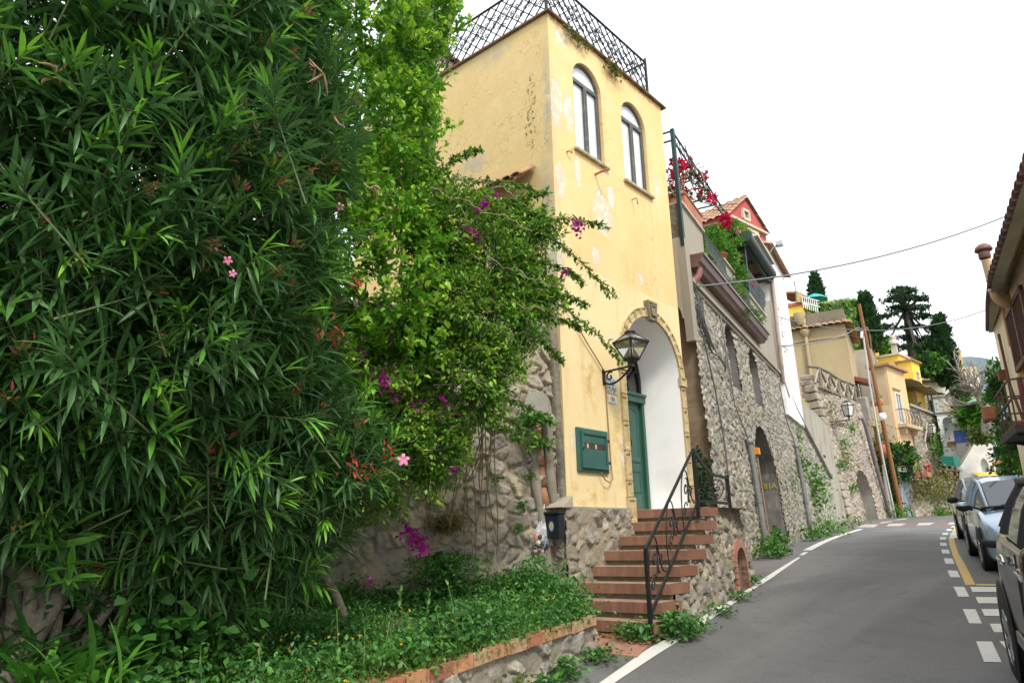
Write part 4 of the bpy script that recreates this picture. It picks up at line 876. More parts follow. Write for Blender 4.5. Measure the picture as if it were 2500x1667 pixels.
# veranda: floor posts, ceiling, dark room and roller awning
bam = M('bamboo_ceiling', (.20, .13, .075), .8, [(3, (.12, .08, .05), .4, .7, (1, 9, 1)), (30, (.28, .2, .12), .5, .7, (.3, 3, 1))], (30, .3, .01))
mb = MB(); fbox(mb, 4.9, 10.1, 9.16, 9.22, -3.6, .05); mb.build('veranda_ceiling', bam, SH)
mb = MB(); fbox(mb, 4.9, 10.1, 6.76, 9.16, -3.7, -3.6); fbox(mb, 10.0, 10.14, 6.76, 9.2, -3.6, -.25); mb.build('veranda_back', M('brown_veranda_wall', (.16, .12, .09), .9, [(1, (.1, .08, .06), .4, .6)]), SH)
dkb = M('dark_beam', (.06, .045, .03), .8)
for t in (5.6, 6.8, 8.0, 9.2): mb = MB(); mb.beam(F3(t, 9.12, .03), F3(t, 9.12, -3.5), .06, .10); mb.build('ceiling_beam', dkb, SH)
mb = MB(); mb.tube([F3(6.3, 9.27, .16), F3(10.05, 9.36, .16)], .16, 12); fbox(mb, 6.2, 10.1, 9.10, 9.16, -.02, .1); mb.build('rolled_awning', M('dark_green_canvas', (.012, .035, .03), .5, [(3, (.03, .06, .055), .5, .7)]), SH)
mb = MB()
for k in range(16):
    t = 6.75+.165*k; mb.beam(F3(t, 7.73, .0), F3(t, 8.55, .0), .016)
    for q in range(4): mb.tube([F3(t+a, 7.83+.2*q+b, .0) for a, b in scroll((.08, .05), .075, 1.2, k+q, 12, 1 if q % 2 else -1)], .008, 4)
mb.beam(F3(6.7, 8.55, 0), F3(9.4, 8.55, 0), .03); mb.build('veranda_grille', GI, SH)
# white stuccoed end block with tile eave
mb = MB(); fbox(mb, 10.14, 13.42, 5.0, 10.35, -5.0, .10); mb.build('white_block', MAT['white_wall'], SH)
def tiles(mb, P, nx, ny, amp=.5):
    """P(s,t)->3D point, N normal lift via P(s,t,h); rows of barrel tiles running in t"""
    for i in range(nx):
        for j in range(ny):
            s0 = i/nx; t0 = j/ny; t1 = (j+1.12)/ny; w = 1/nx
            mb.grid([[P(s0+w*(.5-.5*math.cos(a)), t, (.10*math.sin(a)+.03*(1 if t == t0 else 0))*amp+.004*((i*7+j*3) % 5)*amp) for a in np.linspace(0, math.pi, 6)] for t in (t0, t1)])
mb = MB(); tiles(mb, lambda s, t, h: F3(10.0+3.65*s, 10.36+.9*(1-t)+h, .26-3.2*(1-t)), 18, 8, .9); fbox(mb, 10.1, 13.5, 10.355, 10.39, -3, .14); mb.build('tile_roof', MAT['roof_tile'], SH)
mb = MB(); mb.tube([F3(10.12, 9.3, .16), F3(10.1, 7.5, .14), F3(10.1, 6.0, .12), F3(10.7, 5.62, .1)], .065, 8); mb.build('downpipe', M('pinkish_pipe', (.46, .37, .33), .6, [(5, (.36, .28, .25), .5, .7)]), SH)
stonewall('stone_patch', MAT['rubble'], SH, lambda u, v: FS(u, v, .105), nf, 10.9, 11.55, 7.0, 8.55, .04, keep=lambda u, v: vnoise(u*5, v*5, 2) > .35*np.abs(u-11.22)*4, cw=.2, ch=.13, depth=.04, pal=PAL_GREY, mortar=(.6, .58, .55), seed=8)
# smooth concrete wall beyond the stone
CW = thing('concrete_wall', 'smooth stained grey concrete wall sloping down to the road beyond the stone house', 'wall', FS(20, 1.8))
mb = MB(); cpf = [(10.3, 5.0), (10.3, 6.15), (11.4, 6.32), (13.42, 6.05), (19.0, 6.35), (26.5, 6.3), (26.5, 1.5), (10.3, .8)]
mb.poly([cpf[::-1]], lambda a, b: F3(a, b, -.10)); mb.strip([F3(p[0], p[1], -.1) for p in cpf], [F3(p[0], p[1], -.6) for p in cpf], True); mb.build('wall', M('stained_concrete', (.36, .33, .27), .92, [(.7, (.27, .245, .20), .42, .68), (1.6, (.22, .19, .14), .5, .75, (2.5, 2.5, .4)), (5, (.44, .41, .35), .55, .75)], (20, .4, .012)), CW)
mb = MB(); L = [(10.7, 6.02), (12.2, 5.47), (15, 4.78), (19.3, 3.68)]
for a, b in zip(L[:-1], L[1:]): mb.beam(F3(a[0], a[1], .02), F3(b[0], b[1], .02), .22, .07)
mb.build('sloping_coping', MAT['concrete'], CW)
# rain pipes on the stone face
def pipe(label, pts, r, m, name='rain_pipe', cat='pipe', r2=None):
    mb = MB(); mb.tube(pts, r, 9); o = mb.build(name, m); return tag(o, label, cat)
pg = M('grey_pipe', (.22, .23, .23), .55, [(6, (.32, .31, .29), .5, .7)], metallic=.2)
for (t, za, zb, lb, top) in ((3.55, 3.5, 1.22, 'grey rain pipe on the stone wall left of the big arched doorway', 6.2), (10.55, 4.1, 1.42, 'grey rain pipe with weeds on the stone wall right of the big arched doorway', 5.9)):
    p = thing('rain_pipe', lb, 'pipe', FS(t, zb))
    mb = MB(); mb.tube([F3(t, za, .10), F3(t, zb, .10)], .062, 10); mb.lathe([(.0, .05), (.085, .05), (.085, -.05), (.062, -.06)], FS(t, za, .1), 10); mb.lathe([(.07, .0), (.07, .06)], FS(t, zb+1.0, .1), 10); mb.build('pipe', pg, p)
    mb = MB(); mb.tube([F3(t-.0, za, .09), F3(t-.75, za+.7, .06), F3(t-.8, top, .05)], .016, 6); mb.build('upper_tube', pg, p)
v = thing('gas_valve', 'small orange gas valve box at the left edge of the big arched doorway', 'valve', FS(4.12, 3.3, .06)); mb = MB(); fbox(mb, 4.06, 4.2, 3.27, 3.42, .05, .17); mb.build('box', M('orange_box', (.75, .25, .02), .4), v, bevel=.01); mb = MB(); mb.tube([F3(4.13, 3.27, .1), F3(4.13, 1.3, .08)], .02, 6); mb.build('gas_pipe', M('yellow_brown_pipe', (.30, .2, .12), .6), v)
mb = MB(); rr = np.random.default_rng(4)
for k in range(14): mb.tube([F3(.62+rr.normal(0, .10), 6.15+rr.normal(0, .08)-.03*k, .08+.03*rr.random()), F3(.70+rr.normal(0, .12), 5.85+rr.normal(0, .12), .14), F3(.74+rr.normal(0, .1), 5.6+rr.normal(0, .12), .11), F3(.85+.06*k+rr.normal(0, .1), 5.35-.02*k, .07)], .014, 5)
mb.tube([F3(.9, 5.4, .07), F3(1.4, 5.0, .07), F3(1.9, 5.05, .07), F3(2.5, 4.9, .06), F3(2.7, 5.2, .06)], .016, 5); mb.tube([F3(.8, 5.3, .07), F3(1.2, 4.2, .07), F3(1.3, 3.2, .07), F3(1.2, 2.6, .07)], .016, 5)
tag(mb.build('cable_bundle', M('dark_cable', (.10, .10, .095), .6)), 'tangle of grey electric cables on the upper left corner of the stone wall', 'cables')
mb = MB(); mb.tube([(10.35, YT+.25, 4.4), (10.62, YT+.3, 3.8), (10.66, YT+.3, 3.2), (10.55, YT+.3, 2.95)], .02, 6); tag(mb.build('hanging_hose', M('white_hose', (.62, .62, .60), .5)), 'pale hose hanging in the gap between the yellow house and the stone house', 'hose')
# pergola with iron truss
PG = thing('pergola', 'dark green iron lattice pergola above the terrace with red bougainvillea', 'pergola', FS(.3, 6.85)); mb = MB()
mb.beam(F3(.30, 6.85, .03), F3(.24, 9.30, .03), .07); z0, z1 = 9.06, 9.26
for z in (z0, z1): mb.beam(F3(.2, z, .03), F3(6.7, z+.05, .03), .03); mb.beam(F3(.24, z, .03), tuple(np.array(F3(.24, z, .03))-FN*3), .03); mb.beam(F3(3.3, z-.12, .03), tuple(np.array(F3(3.3, z-.12, .03))-FN*2.2), .03)
for k in range(22):
    t = .2+.3*k; mb.beam(F3(t, z0, .03), F3(t+.15, z1, .03), .014); mb.beam(F3(t+.15, z1, .03), F3(t+.3, z0, .03), .014)
mb.build('truss', MAT['green_iron'], PG)
mb = MB(); mb.beam(tuple(np.array(F3(.24, 6.85, 0))-FN*2.6), tuple(np.array(F3(.24, 9.3, 0))-FN*2.6), .07); mb.beam(F3(6.65, 7.7, .02), F3(6.65, 9.25, .02), .07); mb.build('rear_post', MAT['green_iron'], PG)
ant = thing('floodlight', 'grey floodlight on an arm above the rolled awning', 'floodlight', FS(9.2, 9.4)); mb = MB(); mb.tube([F3(9.3, 9.5, .1), F3(9.55, 10.0, .35), F3(9.7, 10.15, .5)], .03, 6); mb.build('arm', GI, ant); mb = MB(); fbox(mb, 9.6, 9.85, 10.12, 10.25, .45, .65); mb.build('head', M('lamp_grey', (.4, .42, .42), .4), ant)
mb = MB(); fbox(mb, 7.3, 9.9, 9.62, 9.68, -.1, .32); tag(mb.build('awning_board', M('cream_board', (.60, .55, .45), .7)), 'cream board lying along the top of the rolled awning', 'board')
# terrace pots and plants
def pot(name, label, t, z, o, r, h, m=None, group=None):
    p = FS(t, z, o); mb = MB(); mb.lathe([(.0, 0), (r*.68, 0), (r*.95, h*.85), (r*1.06, h*.85), (r*1.06, h), (r*.9, h), (r*.85, h*.9), (.0, h*.9)], p, 16); ob = mb.build(name, m or MAT['terracotta']); return tag(ob, label, 'plant pot', group)
mb = MB(); fbox(mb, .75, 2.0, 7.82, 8.12, -.36, .04); fbox(mb, .72, 2.03, 8.12, 8.17, -.38, .06); tag(mb.build('planter_trough', MAT['terracotta'], bevel=.02), 'long terracotta trough on the grey parapet under the red bougainvillea', 'planter')
pot('plant_pot', 'terracotta pot beside the pergola post, nearest the yellow house', .36, 7.80, -.5, .2, .32)
def bush(name, label, cat, ells, n, per, rad, size, pal, tmpl=None, group=None, stems=None, flowers=None, mat=None, part='foliage', shell=.45, base=None, updir=.3):
    c = np.array(ells[0][0]); b = base if base is not None else (c[0], c[1], min(e[0][2]-e[1][2] for e in ells))
    t = thing(name, label, cat, b, 0, group); T, D, S, ix = clumps(ells, n, per, rad, size, shell=shell, updir=updir)
    cc = pick(pal, n+8, .25)[ix] * (1+.3*(RNG.random((len(T), 1))-.5)); leaves(part, mat or leafM, t, T, D, S, tmpl or leaf_small(), cc)
    if stems:
        mb = MB()
        for p, r in stems: mb.tube(p, r, 6)
        mb.build('stems', MAT['twig'], t)
    if flowers:
        fe, fn, fp, frad, fs, fpal = flowers; T, D, S, ix = clumps(fe, fn, fp, frad, fs, shell=.6); leaves('flowers', petalM, t, T, D, S, leaf_small(.5, .1), pick(fpal, len(T), .25))
    return t
P_GRN = [(.075, .21, .028), (.10, .27, .035), (.06, .165, .025), (.14, .34, .04)]; P_LIME = [(.10, .29, .02), (.14, .36, .03), (.08, .22, .02), (.17, .38, .05)]; P_DARK = [(.024, .072, .022), (.034, .095, .026), (.019, .056, .02), (.05, .12, .03)]
RED = [(.52, .008, .05), (.62, .012, .08), (.42, .005, .03), (.68, .02, .11)]
fe = [(FS(.9, 8.75, -.1), (.4, .25, .2)), (FS(2.0, 9.2, .05), (.38, .16, .15)), (FS(.45, 9.1, -.5), (.3, .3, .22)), (FS(2.6, 8.95, .02), (.4, .15, .14)), (FS(1.5, 8.5, -.3), (.35, .25, .2)), (FS(3.3, 9.05, .05), (.16, .1, .1)), (FS(3.95, 8.80, .12), (.20, .13, .17)), (FS(3.98, 8.80, .12), (.2, .13, .17))]
rr = np.random.default_rng(9)
stems = [([FS(1.0+rr.normal(0, .25), 8.1, -.15), FS(1.1+rr.normal(0, .3), 8.5, -.2+rr.normal(0, .1)), FS(1.5+rr.normal(0, .7), 8.9+rr.normal(0, .1), -.1+rr.normal(0, .15)), FS(2.0+rr.normal(0, .9), 9.2+rr.normal(0, .15), rr.normal(0, .15))], .012) for k in range(16)]
bush('bougainvillea', 'leggy bougainvillea with crimson flowers climbing the iron pergola', 'plant', [(FS(1.0, 8.3, -.3), (.5, .35, .3)), (FS(.4, 8.3, -.4), (.25, .3, .6)), (FS(1.8, 8.8, -.1), (.8, .3, .3))], 40, 22, .14, .07, P_DARK, stems=stems, flowers=(fe, 150, 13, .07, .055, RED))
bush('terrace_shrub', 'bright green shrub spilling over the curved balcony rail below the pergola', 'plant', [(FS(4.1, 8.25, -.2), (.7, .4, .42)), (FS(5.3, 8.95, 0), (.4, .3, .28)), (FS(4.75, 8.1, -.1), (.45, .3, .4)), (FS(5.1, 7.75, .12), (.3, .2, .3)), (FS(3.3, 8.15, -.4), (.5, .35, .3))], 300, 18, .12, .075, P_LIME+P_GRN, flowers=([(FS(5.6, 7.65, .2), (.5, .2, .4))], 12, 5, .04, .05, [(.6, .05, .12), (.7, .1, .25)]))
bush('balcony_plant', 'feathery green plant hanging through the first curved balcony rail', 'plant', [(FS(3.5, 6.95, .15), (.4, .15, .2)), (FS(4.2, 7.05, .2), (.35, .15, .2)), (FS(4.6, 6.75, .2), (.2, .12, .25))], 110, 18, .10, .05, P_GRN+P_DRY, flowers=([(FS(4.6, 7.3, .15), (.2, .1, .15))], 8, 5, .04, .04, [(.5, .2, .5)]))
bush('balcony_plant', 'low green plant in the second curved balcony rail', 'plant', [(FS(5.7, 6.9, .16), (.6, .14, .14))], 70, 18, .09, .045, P_GRN)
pot('plant_pot', 'terracotta pot behind the first curved balcony rail', 2.3, 6.8, -.05, .15, .26); pot('plant_pot', 'terracotta pot on the veranda sill behind the curved rail', 4.1, 7.80, -.1, .17, .22)
mb = MB(); mb.lathe([(.0, 0), (.14, 0), (.16, .45), (.12, .5), (.0, .5)], FS(6.2, 7.75, -.3), 12); tag(mb.build('gas_bottle', M('grey_bottle', (.45, .46, .46), .5)), 'pale grey gas bottle standing on the veranda behind the rail', 'gas bottle')
tuft('wall_plant', 'green shrub growing out of the stone wall right of the second rain pipe', FS(13.0, 3.0, .2), (.75, .3, .8), 420, .13, P_GRN); tuft('wall_plant', 'small green plant growing from the stone wall above the second rain pipe joint', FS(10.75, 3.6, .2), (.3, .2, .6), 160, .10, P_GRN)
tuft('wall_plant', 'tiny weed on the stone wall between the arched doorway and second rain pipe', FS(9.0, 2.9, .1), (.2, .1, .45), 70, .08, P_GRN); tuft('wall_plant', 'tiny weed high on the stone wall near the sloping coping', FS(11.9, 4.6, .1), (.2, .1, .35), 60, .08, P_GRN)
for (t, r, n, lb) in ((3.3, .28, 260, 'clump of green weeds at the foot of the stone wall by the first rain pipe'), (2.6, .3, 160, 'low green weeds at the foot of the stone wall left of the first rain pipe'), (8.6, .32, 150, 'green weeds at the wall foot right of the big arched doorway'), (11.6, .55, 260, 'dense green weeds at the foot of the second rain pipe'), (14.3, .6, 130, 'sparse weeds at the foot of the far stone wall'), (21.5, .7, 130, 'sparse weeds at the foot of the concrete wall')):
    p = FS(t, 0, .28); p[2] = G(p[0], p[1])+.16; tuft('weed_clump', lb, p, (r*2, r*.8, .36 if n > 200 else .22), n, .11, P_GRN+P_WEED)
bush('landing_ivy', 'dark green ivy bush in the gap behind the landing rail', 'plant', [((10.75, 5.6, 2.2), (.36, .35, .45)), ((10.5, 5.45, 2.55), (.2, .3, .35))], 190, 22, .12, .06, P_DARK+[(.03, .10, .02)])
# gap floor / closing wall between the two houses
mb = MB(); mb.box((10.2, 7.2, .5), (12.0, 7.5, 6.2)); tag(mb.build('gap_wall', MAT['concrete']), 'shaded grey wall closing the gap between the yellow house and the stone house', 'wall')
# ================================================================= second retaining wall with rustic fence
PXY = {}
def Q4(u1, v1, Z1, u2, v2, Z2): return at(u1, v1, Z1), at(u2, v2, Z2)
BL, BR, TR, TL = at(2075, 1279, 32.6), at(2172, 1264, 39.6), at(2110, 990, 40.2), at(1984, 938, 33.6)
RW = thing('retaining_wall', 'tall rubble retaining wall with quoins and a walled arch below the rustic fence', 'wall', BL)
def rws(u, v):
    u = np.asarray(u)[..., None]; v = np.asarray(v)[..., None]; return (BL*(1-u)+BR*u)*(1-v)+(TL*(1-u)+TR*u)*v
rn = nrm(np.cross(BR-BL, TL-BL)); rn = rn if rn.dot(EYE-BL) > 0 else -rn
def rwall(u0, u1, v0, v1, keep=None):
    L = 10.2; H = 7.6
    return stonewall('stone_face', MAT['rubble'], RW, lambda a, b: rws(a/L, b/H), lambda a, b: np.zeros(a.shape+(3,))+rn, u0*L, u1*L, v0*H, v1*H, .045, keep=(lambda a, b: keep(a/L, b/H)) if keep else None, cw=.38, ch=.22, depth=.08, pal=PAL_PINK, mortar=(.38, .33, .27), seed=55, gap=(.06, .2))
nich = lambda u, v: (np.abs(u-.50) < .165) & (v < .20+.20*np.sqrt(np.maximum(0, 1-((u-.50)/.165)**2)))
rwall(0, 1, -.03, 1, lambda u, v: ~nich(u, v))
mb = MB(); na_ = [(.335, -.03), (.665, -.03)]+[(.50+.165*math.cos(a), .20+.20*math.sin(a)) for a in np.linspace(0, math.pi, 14)]
bk_ = -rn*.55; mb.strip([tuple(rws(a, b)) for a, b in na_], [tuple(rws(a, b)+bk_) for a, b in na_], True); mb.build('niche_reveal', MAT['concrete'], RW)
stonewall('niche_wall', MAT['rubble'], RW, lambda a, b: rws(.3+a, b)+bk_, lambda a, b: np.zeros(a.shape+(3,))+rn, 0, .4, -.03, .42, .006, cw=.06, ch=.05, depth=.07, pal=PAL_PINK, mortar=(.36, .31, .25), seed=57, gap=(.04, .14))
mb = MB(); rr = np.random.default_rng(3)                  # quoin stones at the near corner
for k in range(17):
    v = k/17; h = 1/17; d = .5 if k % 2 else .36; p0 = rws(-.005, v+.004); p1 = rws(-.005, v+h-.004); ux = nrm(BR-BL); b = -rn*d; f = rn*.10; e = ux*(-.05-.06*rr.random())
    w = ux*(.55+.25*rr.random()); mb.add([p0+e+f, p0+w+f, p0+w+b, p0+e+b, p1+e+f, p1+w+f, p1+w+b, p1+e+b], [(0, 1, 5, 4), (1, 2, 6, 5), (3, 0, 4, 7), (4, 5, 6, 7), (0, 3, 2, 1)])
mb.build('quoins', M('pale_quoin', (.40, .345, .27), .9, [(2, (.30, .26, .2), .4, .65), (8, (.48, .43, .35), .5, .72)], (14, .7, .03)), RW, bevel=.05)
mb = MB(); p = at(1966, 925, 34.2); ux = nrm(TR-TL); ux[2] = 0; uy = np.cross([0, 0, 1], ux)
for k in range(4):
    for j in range(3): a = p+ux*(.42*j+.1*(k % 2))+np.array([0, 0, -.75+.28*k]); mb.beam(a, a+ux*.40, .5+.08*rr.random(), .25)
mb.build('corner_pier', M('dry_stone', (.42, .36, .28), .9, [(3, (.28, .24, .19), .4, .65)], (12, .8, .03)), RW, bevel=.05)
mb = MB(); q = rws(1.0, 1.0); mb.beam(rws(.93, .86), rws(.93, 1.06), .7, .5); mb.build('end_block', MAT['concrete'], RW)
# rustic timber fence
RF = thing('rustic_fence', 'rustic fence of bent grey branches on top of the retaining wall', 'fence', TL); mb = MB(); rr = np.random.default_rng(12)
FA, FB = at(2000, 945, 33.7), at(2098, 988, 39.9); FH = np.array([0, 0, .98])
fp = lambda t, h: FA*(1-t)+FB*t+FH*h
mb.tube([at(1970, 893, 33.5)]+[fp(t, 1.0+.05*math.sin(t*9)) for t in np.linspace(0, .9, 9)]+[fp(1.03, .78)], .085, 7); mb.build('top_rail', MAT['bark'], RF)
for k in range(5):
    t = k/4.6+.05; mb = MB(); mb.tube([fp(t, -.05), fp(t+.005, .5), fp(t-.005, .98)], .075, 7); mb.build('post', MAT['bark'], RF)
    mb = MB(); a, b = t-.16, t+.16
    if k < 4: mb.tube([fp(t+.02, .95), fp(t+.11, .5), fp(t+.2, .05)], .06, 6); mb.build('brace', MAT['bark'], RF)
    mb = MB()
    if k > 0 or True: mb.tube([fp(t-.02, .92), fp(t-.07, .55), fp(t-.13, .12)], .055, 6); mb.build('brace', M('weathered_branch', (.36, .33, .28), .9, [(6, (.24, .21, .17), .4, .7)]) if k == 0 else bpy.data.materials['weathered_branch'], RF)
mb = MB(); mb.tube([fp(.0, .02), fp(.5, .06), fp(1.02, -.02)], .06, 6); mb.build('bottom_rail', MAT['bark'], RF)
# lantern on the retaining wall
def far_lantern(label, u, v, Z, s, wall_u, wall_v, wall_Z):
    c = at(u, v, Z); L = thing('wall_lantern', label, 'lantern', c); mb = MB(); cc = c
    R4 = lambda r, z: [cc+np.array([r*math.cos(.4+k*math.pi/2), r*math.sin(.4+k*math.pi/2), z]) for k in range(4)]
    a, b, t = R4(.17*s, 0), R4(.27*s, .5*s), R4(.10*s, .66*s)
    for k in range(4): mb.beam(a[k], b[k], .03*s); mb.beam(b[k], b[(k+1) % 4], .04*s); mb.beam(a[k], a[(k+1) % 4], .035*s); mb.beam(b[k], t[k], .03*s)
    mb.lathe([(.0, .74*s), (.10*s, .72*s), (.13*s, .65*s)], cc, 10); mb.tube([cc-np.array([0, 0, .22*s]), cc], [.025*s, .05*s], 6); mb.build('frame', MAT['iron'], L)
    mb = MB()
    for k in range(4): mb.add([a[k], a[(k+1) % 4], b[(k+1) % 4], b[k]], [(0, 1, 2, 3)]); mb.add([b[k], b[(k+1) % 4], t[(k+1) % 4], t[k]], [(0, 1, 2, 3)])
    mb.build('glass_panes', M('milky_glass', (.60, .60, .56), .15) if 'milky_glass' not in bpy.data.materials else bpy.data.materials['milky_glass'], L)
    w = at(wall_u, wall_v, wall_Z); e = cc-np.array([0, 0, .2*s]); mb = MB(); mb.tube([w, e], .03*s, 6); d = e-w
    for k in range(6): q = w+d*(k+.6)/7; mb.tube([q+d/np.linalg.norm(d)*x-np.array([0, 0, .15*s+y]) for x, y in scroll((0, 0), .13*s, 1.2, k, 12, 1 if k % 2 else -1)], .02*s, 4)
    mb.build('bracket', M('rusty_iron', (.10, .05, .03), .7) if 'rusty_iron' not in bpy.data.materials else bpy.data.materials['rusty_iron'], L)
far_lantern('iron lantern on a scrolled bracket against the tall retaining wall', 2072, 1015, 33.8, 1.0, 2017, 1031, 34.4)
P_OLV = [(.14, .17, .035), (.19, .20, .05), (.10, .13, .03), (.22, .19, .06)]
for i, (u, v, r, lb) in enumerate(((2023, 1002, .9, 'olive yellow plant growing near the top of the tall retaining wall'), (2060, 1085, .5, 'small plant growing on the retaining wall below the lantern bracket'), (2077, 1045, .35, 'thin plant on the retaining wall just right of the lantern bracket'), (2068, 1127, .7, 'brownish plant low on the retaining wall above the walled arch'), (2052, 1135, .4, 'green weed on the retaining wall beside its quoins'), (2085, 1190, .35, 'tiny weed in the retaining wall beside the walled arch'))):
    uu = .5; c = onp(u, v, BL+rn*.2, rn); tuft('wall_plant', lb, c, (r*1.1, r*.7, r*.7), int(170*r)+50, .12, P_OLV if i in (0, 3) else P_GRN)
pipe('purple grey drainpipe down the right part of the tall retaining wall', [at(2097, 1022, 38), at(2105, 1019, 38), at(2112, 1035, 38), at(2134, 1120, 38.4), at(2173, 1258, 39)], .10, M('purple_pipe', (.19, .16, .17), .6, [(3, (.28, .26, .25), .5, .7)]))
# ================================================================= generic house builder for the hillside
def stucco(name, col, dirt=(.2, .18, .14), amt=.4, sc=.5):
    t = NT(name); c = t.mix(t.ramp(t.noise(sc, 5), .35, .7), col, tuple(min(1, x*1.18) for x in col)); c = t.mix(t.math('MULTIPLY', t.ramp(t.noise(sc*2, 7, .7, t.scale((1.5, 1.5, .3))), .48, .75), amt), c, dirt); c = t.mix(t.math('MULTIPLY', t.ramp(t.noise(sc*7, 6, .7), .55, .75), amt*.6), c, tuple(x*.7 for x in col))
    return t.out(c, .92, t.bump(t.noise(12, 6), .2, .01), 0, .15)
def house(name, label, corner, vtop, vbot, dl, ll, lr, mat, cat='house', dr=None, z0=None, roof=None):
    """corner (u,v,Z): the visible vertical edge; left wall runs back along dl for ll, right wall along dr for lr"""
    c = at(*corner); u, v, Z = corner; zt = c[2]; c = c.copy(); zb = z0 if z0 is not None else at(u, vbot, Z)[2]
    dl = nrm([dl[0], dl[1], 0]); dr = nrm([dr[0], dr[1], 0]) if dr is not None else np.array([dl[1], -dl[0], 0])
    pts = [c[:2], (c+dr*lr)[:2], (c+dr*lr+dl*ll)[:2], (c+dl*ll)[:2]]
    h = thing(name, label, cat, (c[0], c[1], zb)); mb = MB(); mb.prism(pts, zb, zt); mb.build('wall', mat, h)
    if roof:
        rm, th, ov = roof; mb = MB(); e = (dl*-ov, dr*-ov); P = [c+e[0]+e[1], c+dr*(lr+ov)+e[0], c+dr*(lr+ov)+dl*(ll+ov), c+dl*(ll+ov)+e[1]]; mb.prism([p[:2] for p in P], zt+.003, zt+th); mb.build('roof', rm, h)
    return h, c, dl, dr, zb, zt
def wface(c, d, n):
    """local frame on a wall: (a along, z abs, out)"""
    return lambda a, z, o=0: tuple(np.array([c[0], c[1], 0])+d*a+n*o+np.array([0, 0, z]))
def hwin(h, Fw, a0, a1, z0, z1, fm_, pm, arched=False, dep=.12, mull=1):
    mb = MB(); o = arch((a0+a1)/2, a1-a0, z0, z1-(a1-a0)/2, 10) if arched else rect(a0, a1, z0, z1)
    mb.poly([o], lambda a, b: Fw(a, b, .03)); 
    q = np.array(o); cc = q.mean(0); w = mb.build('window', pm, h); mb = MB()
    for i in range(len(o)): a, b = o[i], o[(i+1) % len(o)]; mb.beam(Fw(a[0], a[1], .05), Fw(b[0], b[1], .05), .10, .10)
    for k in range(mull): x = a0+(a1-a0)*(k+1)/(mull+1); mb.beam(Fw(x, z0, .05), Fw(x, z1-.05, .05), .06, .06)
    mb.build('frame', fm_, w)
    return w
VL = np.array([-.204, .979, 0]); VR = np.array([.979, .204, 0])
pane = M('dim_pane', (.10, .12, .13), .12, [(1, (.25, .27, .28), .45, .7)], spec=.8); wfr = M('white_frame', (.72, .71, .67), .6); bfr = M('cream_frame', (.58, .50, .36), .7)
# red gable house up the slope
redm = stucco('faded_red_stucco', (.42, .095, .085), (.38, .20, .13), .55, .6)
_d = ray(3300, 1273); _d[2] = 0; _d = nrm(_d); RHL = np.array([-_d[1], _d[0], 0]); _c = at(1779, 520, 27.); RHW = min(np.linspace(.5, 6, 200), key=lambda w: abs(proj(_c+_d*w)[0]-1868))
RH, c, dl, dr, zb, zt = house('red_house', 'faded red house with a tiled gable and a small square attic window', (1779, 520, 27.), 520, 600, RHL, 4.5, RHW, redm, z0=5.0); zt = c[2]
A = c; B = c+dr*RHW; pk = at(1811, 478, 29.5)[2]; pk = max(pk, zt+1.2); mid = (A+B)/2
mb = MB(); g0, g1, g2 = A.copy(), B.copy(), mid.copy(); g1[2] = zt; g2[2] = at(1811, 479, proj(mid)[2])[2]; g0[2] = zt
mb.add([g0, g1, g2, g0+dl*4.5, g1+dl*4.5, g2+dl*4.5], [(0, 1, 2), (5, 4, 3)]); mb.build('gable', redm, RH)
mb = MB(); n2 = -VL
for s in (0, 1):
    e0 = (g0-dr*.22-np.array([0, 0, .22])) if s == 0 else (g1+dr*.22-np.array([0, 0, .22]))
    tiles(mb, lambda a, t, h, e0=e0: tuple((e0*(1-t)+g2*t)+dl*(-.12+4.6*a)+np.array([0, 0, .05+h])), 14, 6, .9)
mb.build('tile_roof', MAT['roof_tile'], RH)
Fr = wface(c, dr, -dl); wr0 = RHW; hwin(RH, Fr, wr0*.36, wr0*.52, zt+.05, zt+.42, bfr, pane, mull=0)
hwin(RH, Fr, wr0*.42, wr0*.72, zt-1.35, zt-.35, bfr, M('cream_shutter', (.42, .36, .22), .7, [(9, (.35, .3, .18), .4, .6, (1, 1, 9))]), mull=1)
mb = MB(); mb.beam(Fr(0, zt-.16, .06), Fr(RHW, zt-.16, .06), .14, .09); mb.build('string_course', bfr, RH)
mb = MB(); tiles(mb, lambda a, t, h: tuple(c-dr*.3+dr*2.6*a-dl*(.7*(1-t))+np.array([0, 0, -1.75-.3*(1-t)+h])), 12, 2, .7); mb.build('lower_tile_roof', MAT['roof_tile'], RH)
# white wall piece with tile edge behind the veranda
mb = MB(); wv_ = FS(5.0, 7, -4.2); mb.prism([tuple(wv_[:2]), tuple((wv_+VR*4.2)[:2]), tuple((wv_+VR*4.2+VL*1)[:2]), tuple((wv_+VL*1)[:2])], 6.8, 10.6); wb = thing('white_annex', 'white annex wall with a tile edge behind the terrace plants', 'house', wv_); mb.build('wall', MAT['white_wall'], wb)
mb = MB(); tiles(mb, lambda a, t, h: tuple(wv_+VR*(-.2+4.6*a)-VL*(.3-.9*t)+np.array([0, 0, 3.55+.35*t+h])), 16, 3, .8); mb.build('tile_roof', MAT['roof_tile'], wb)
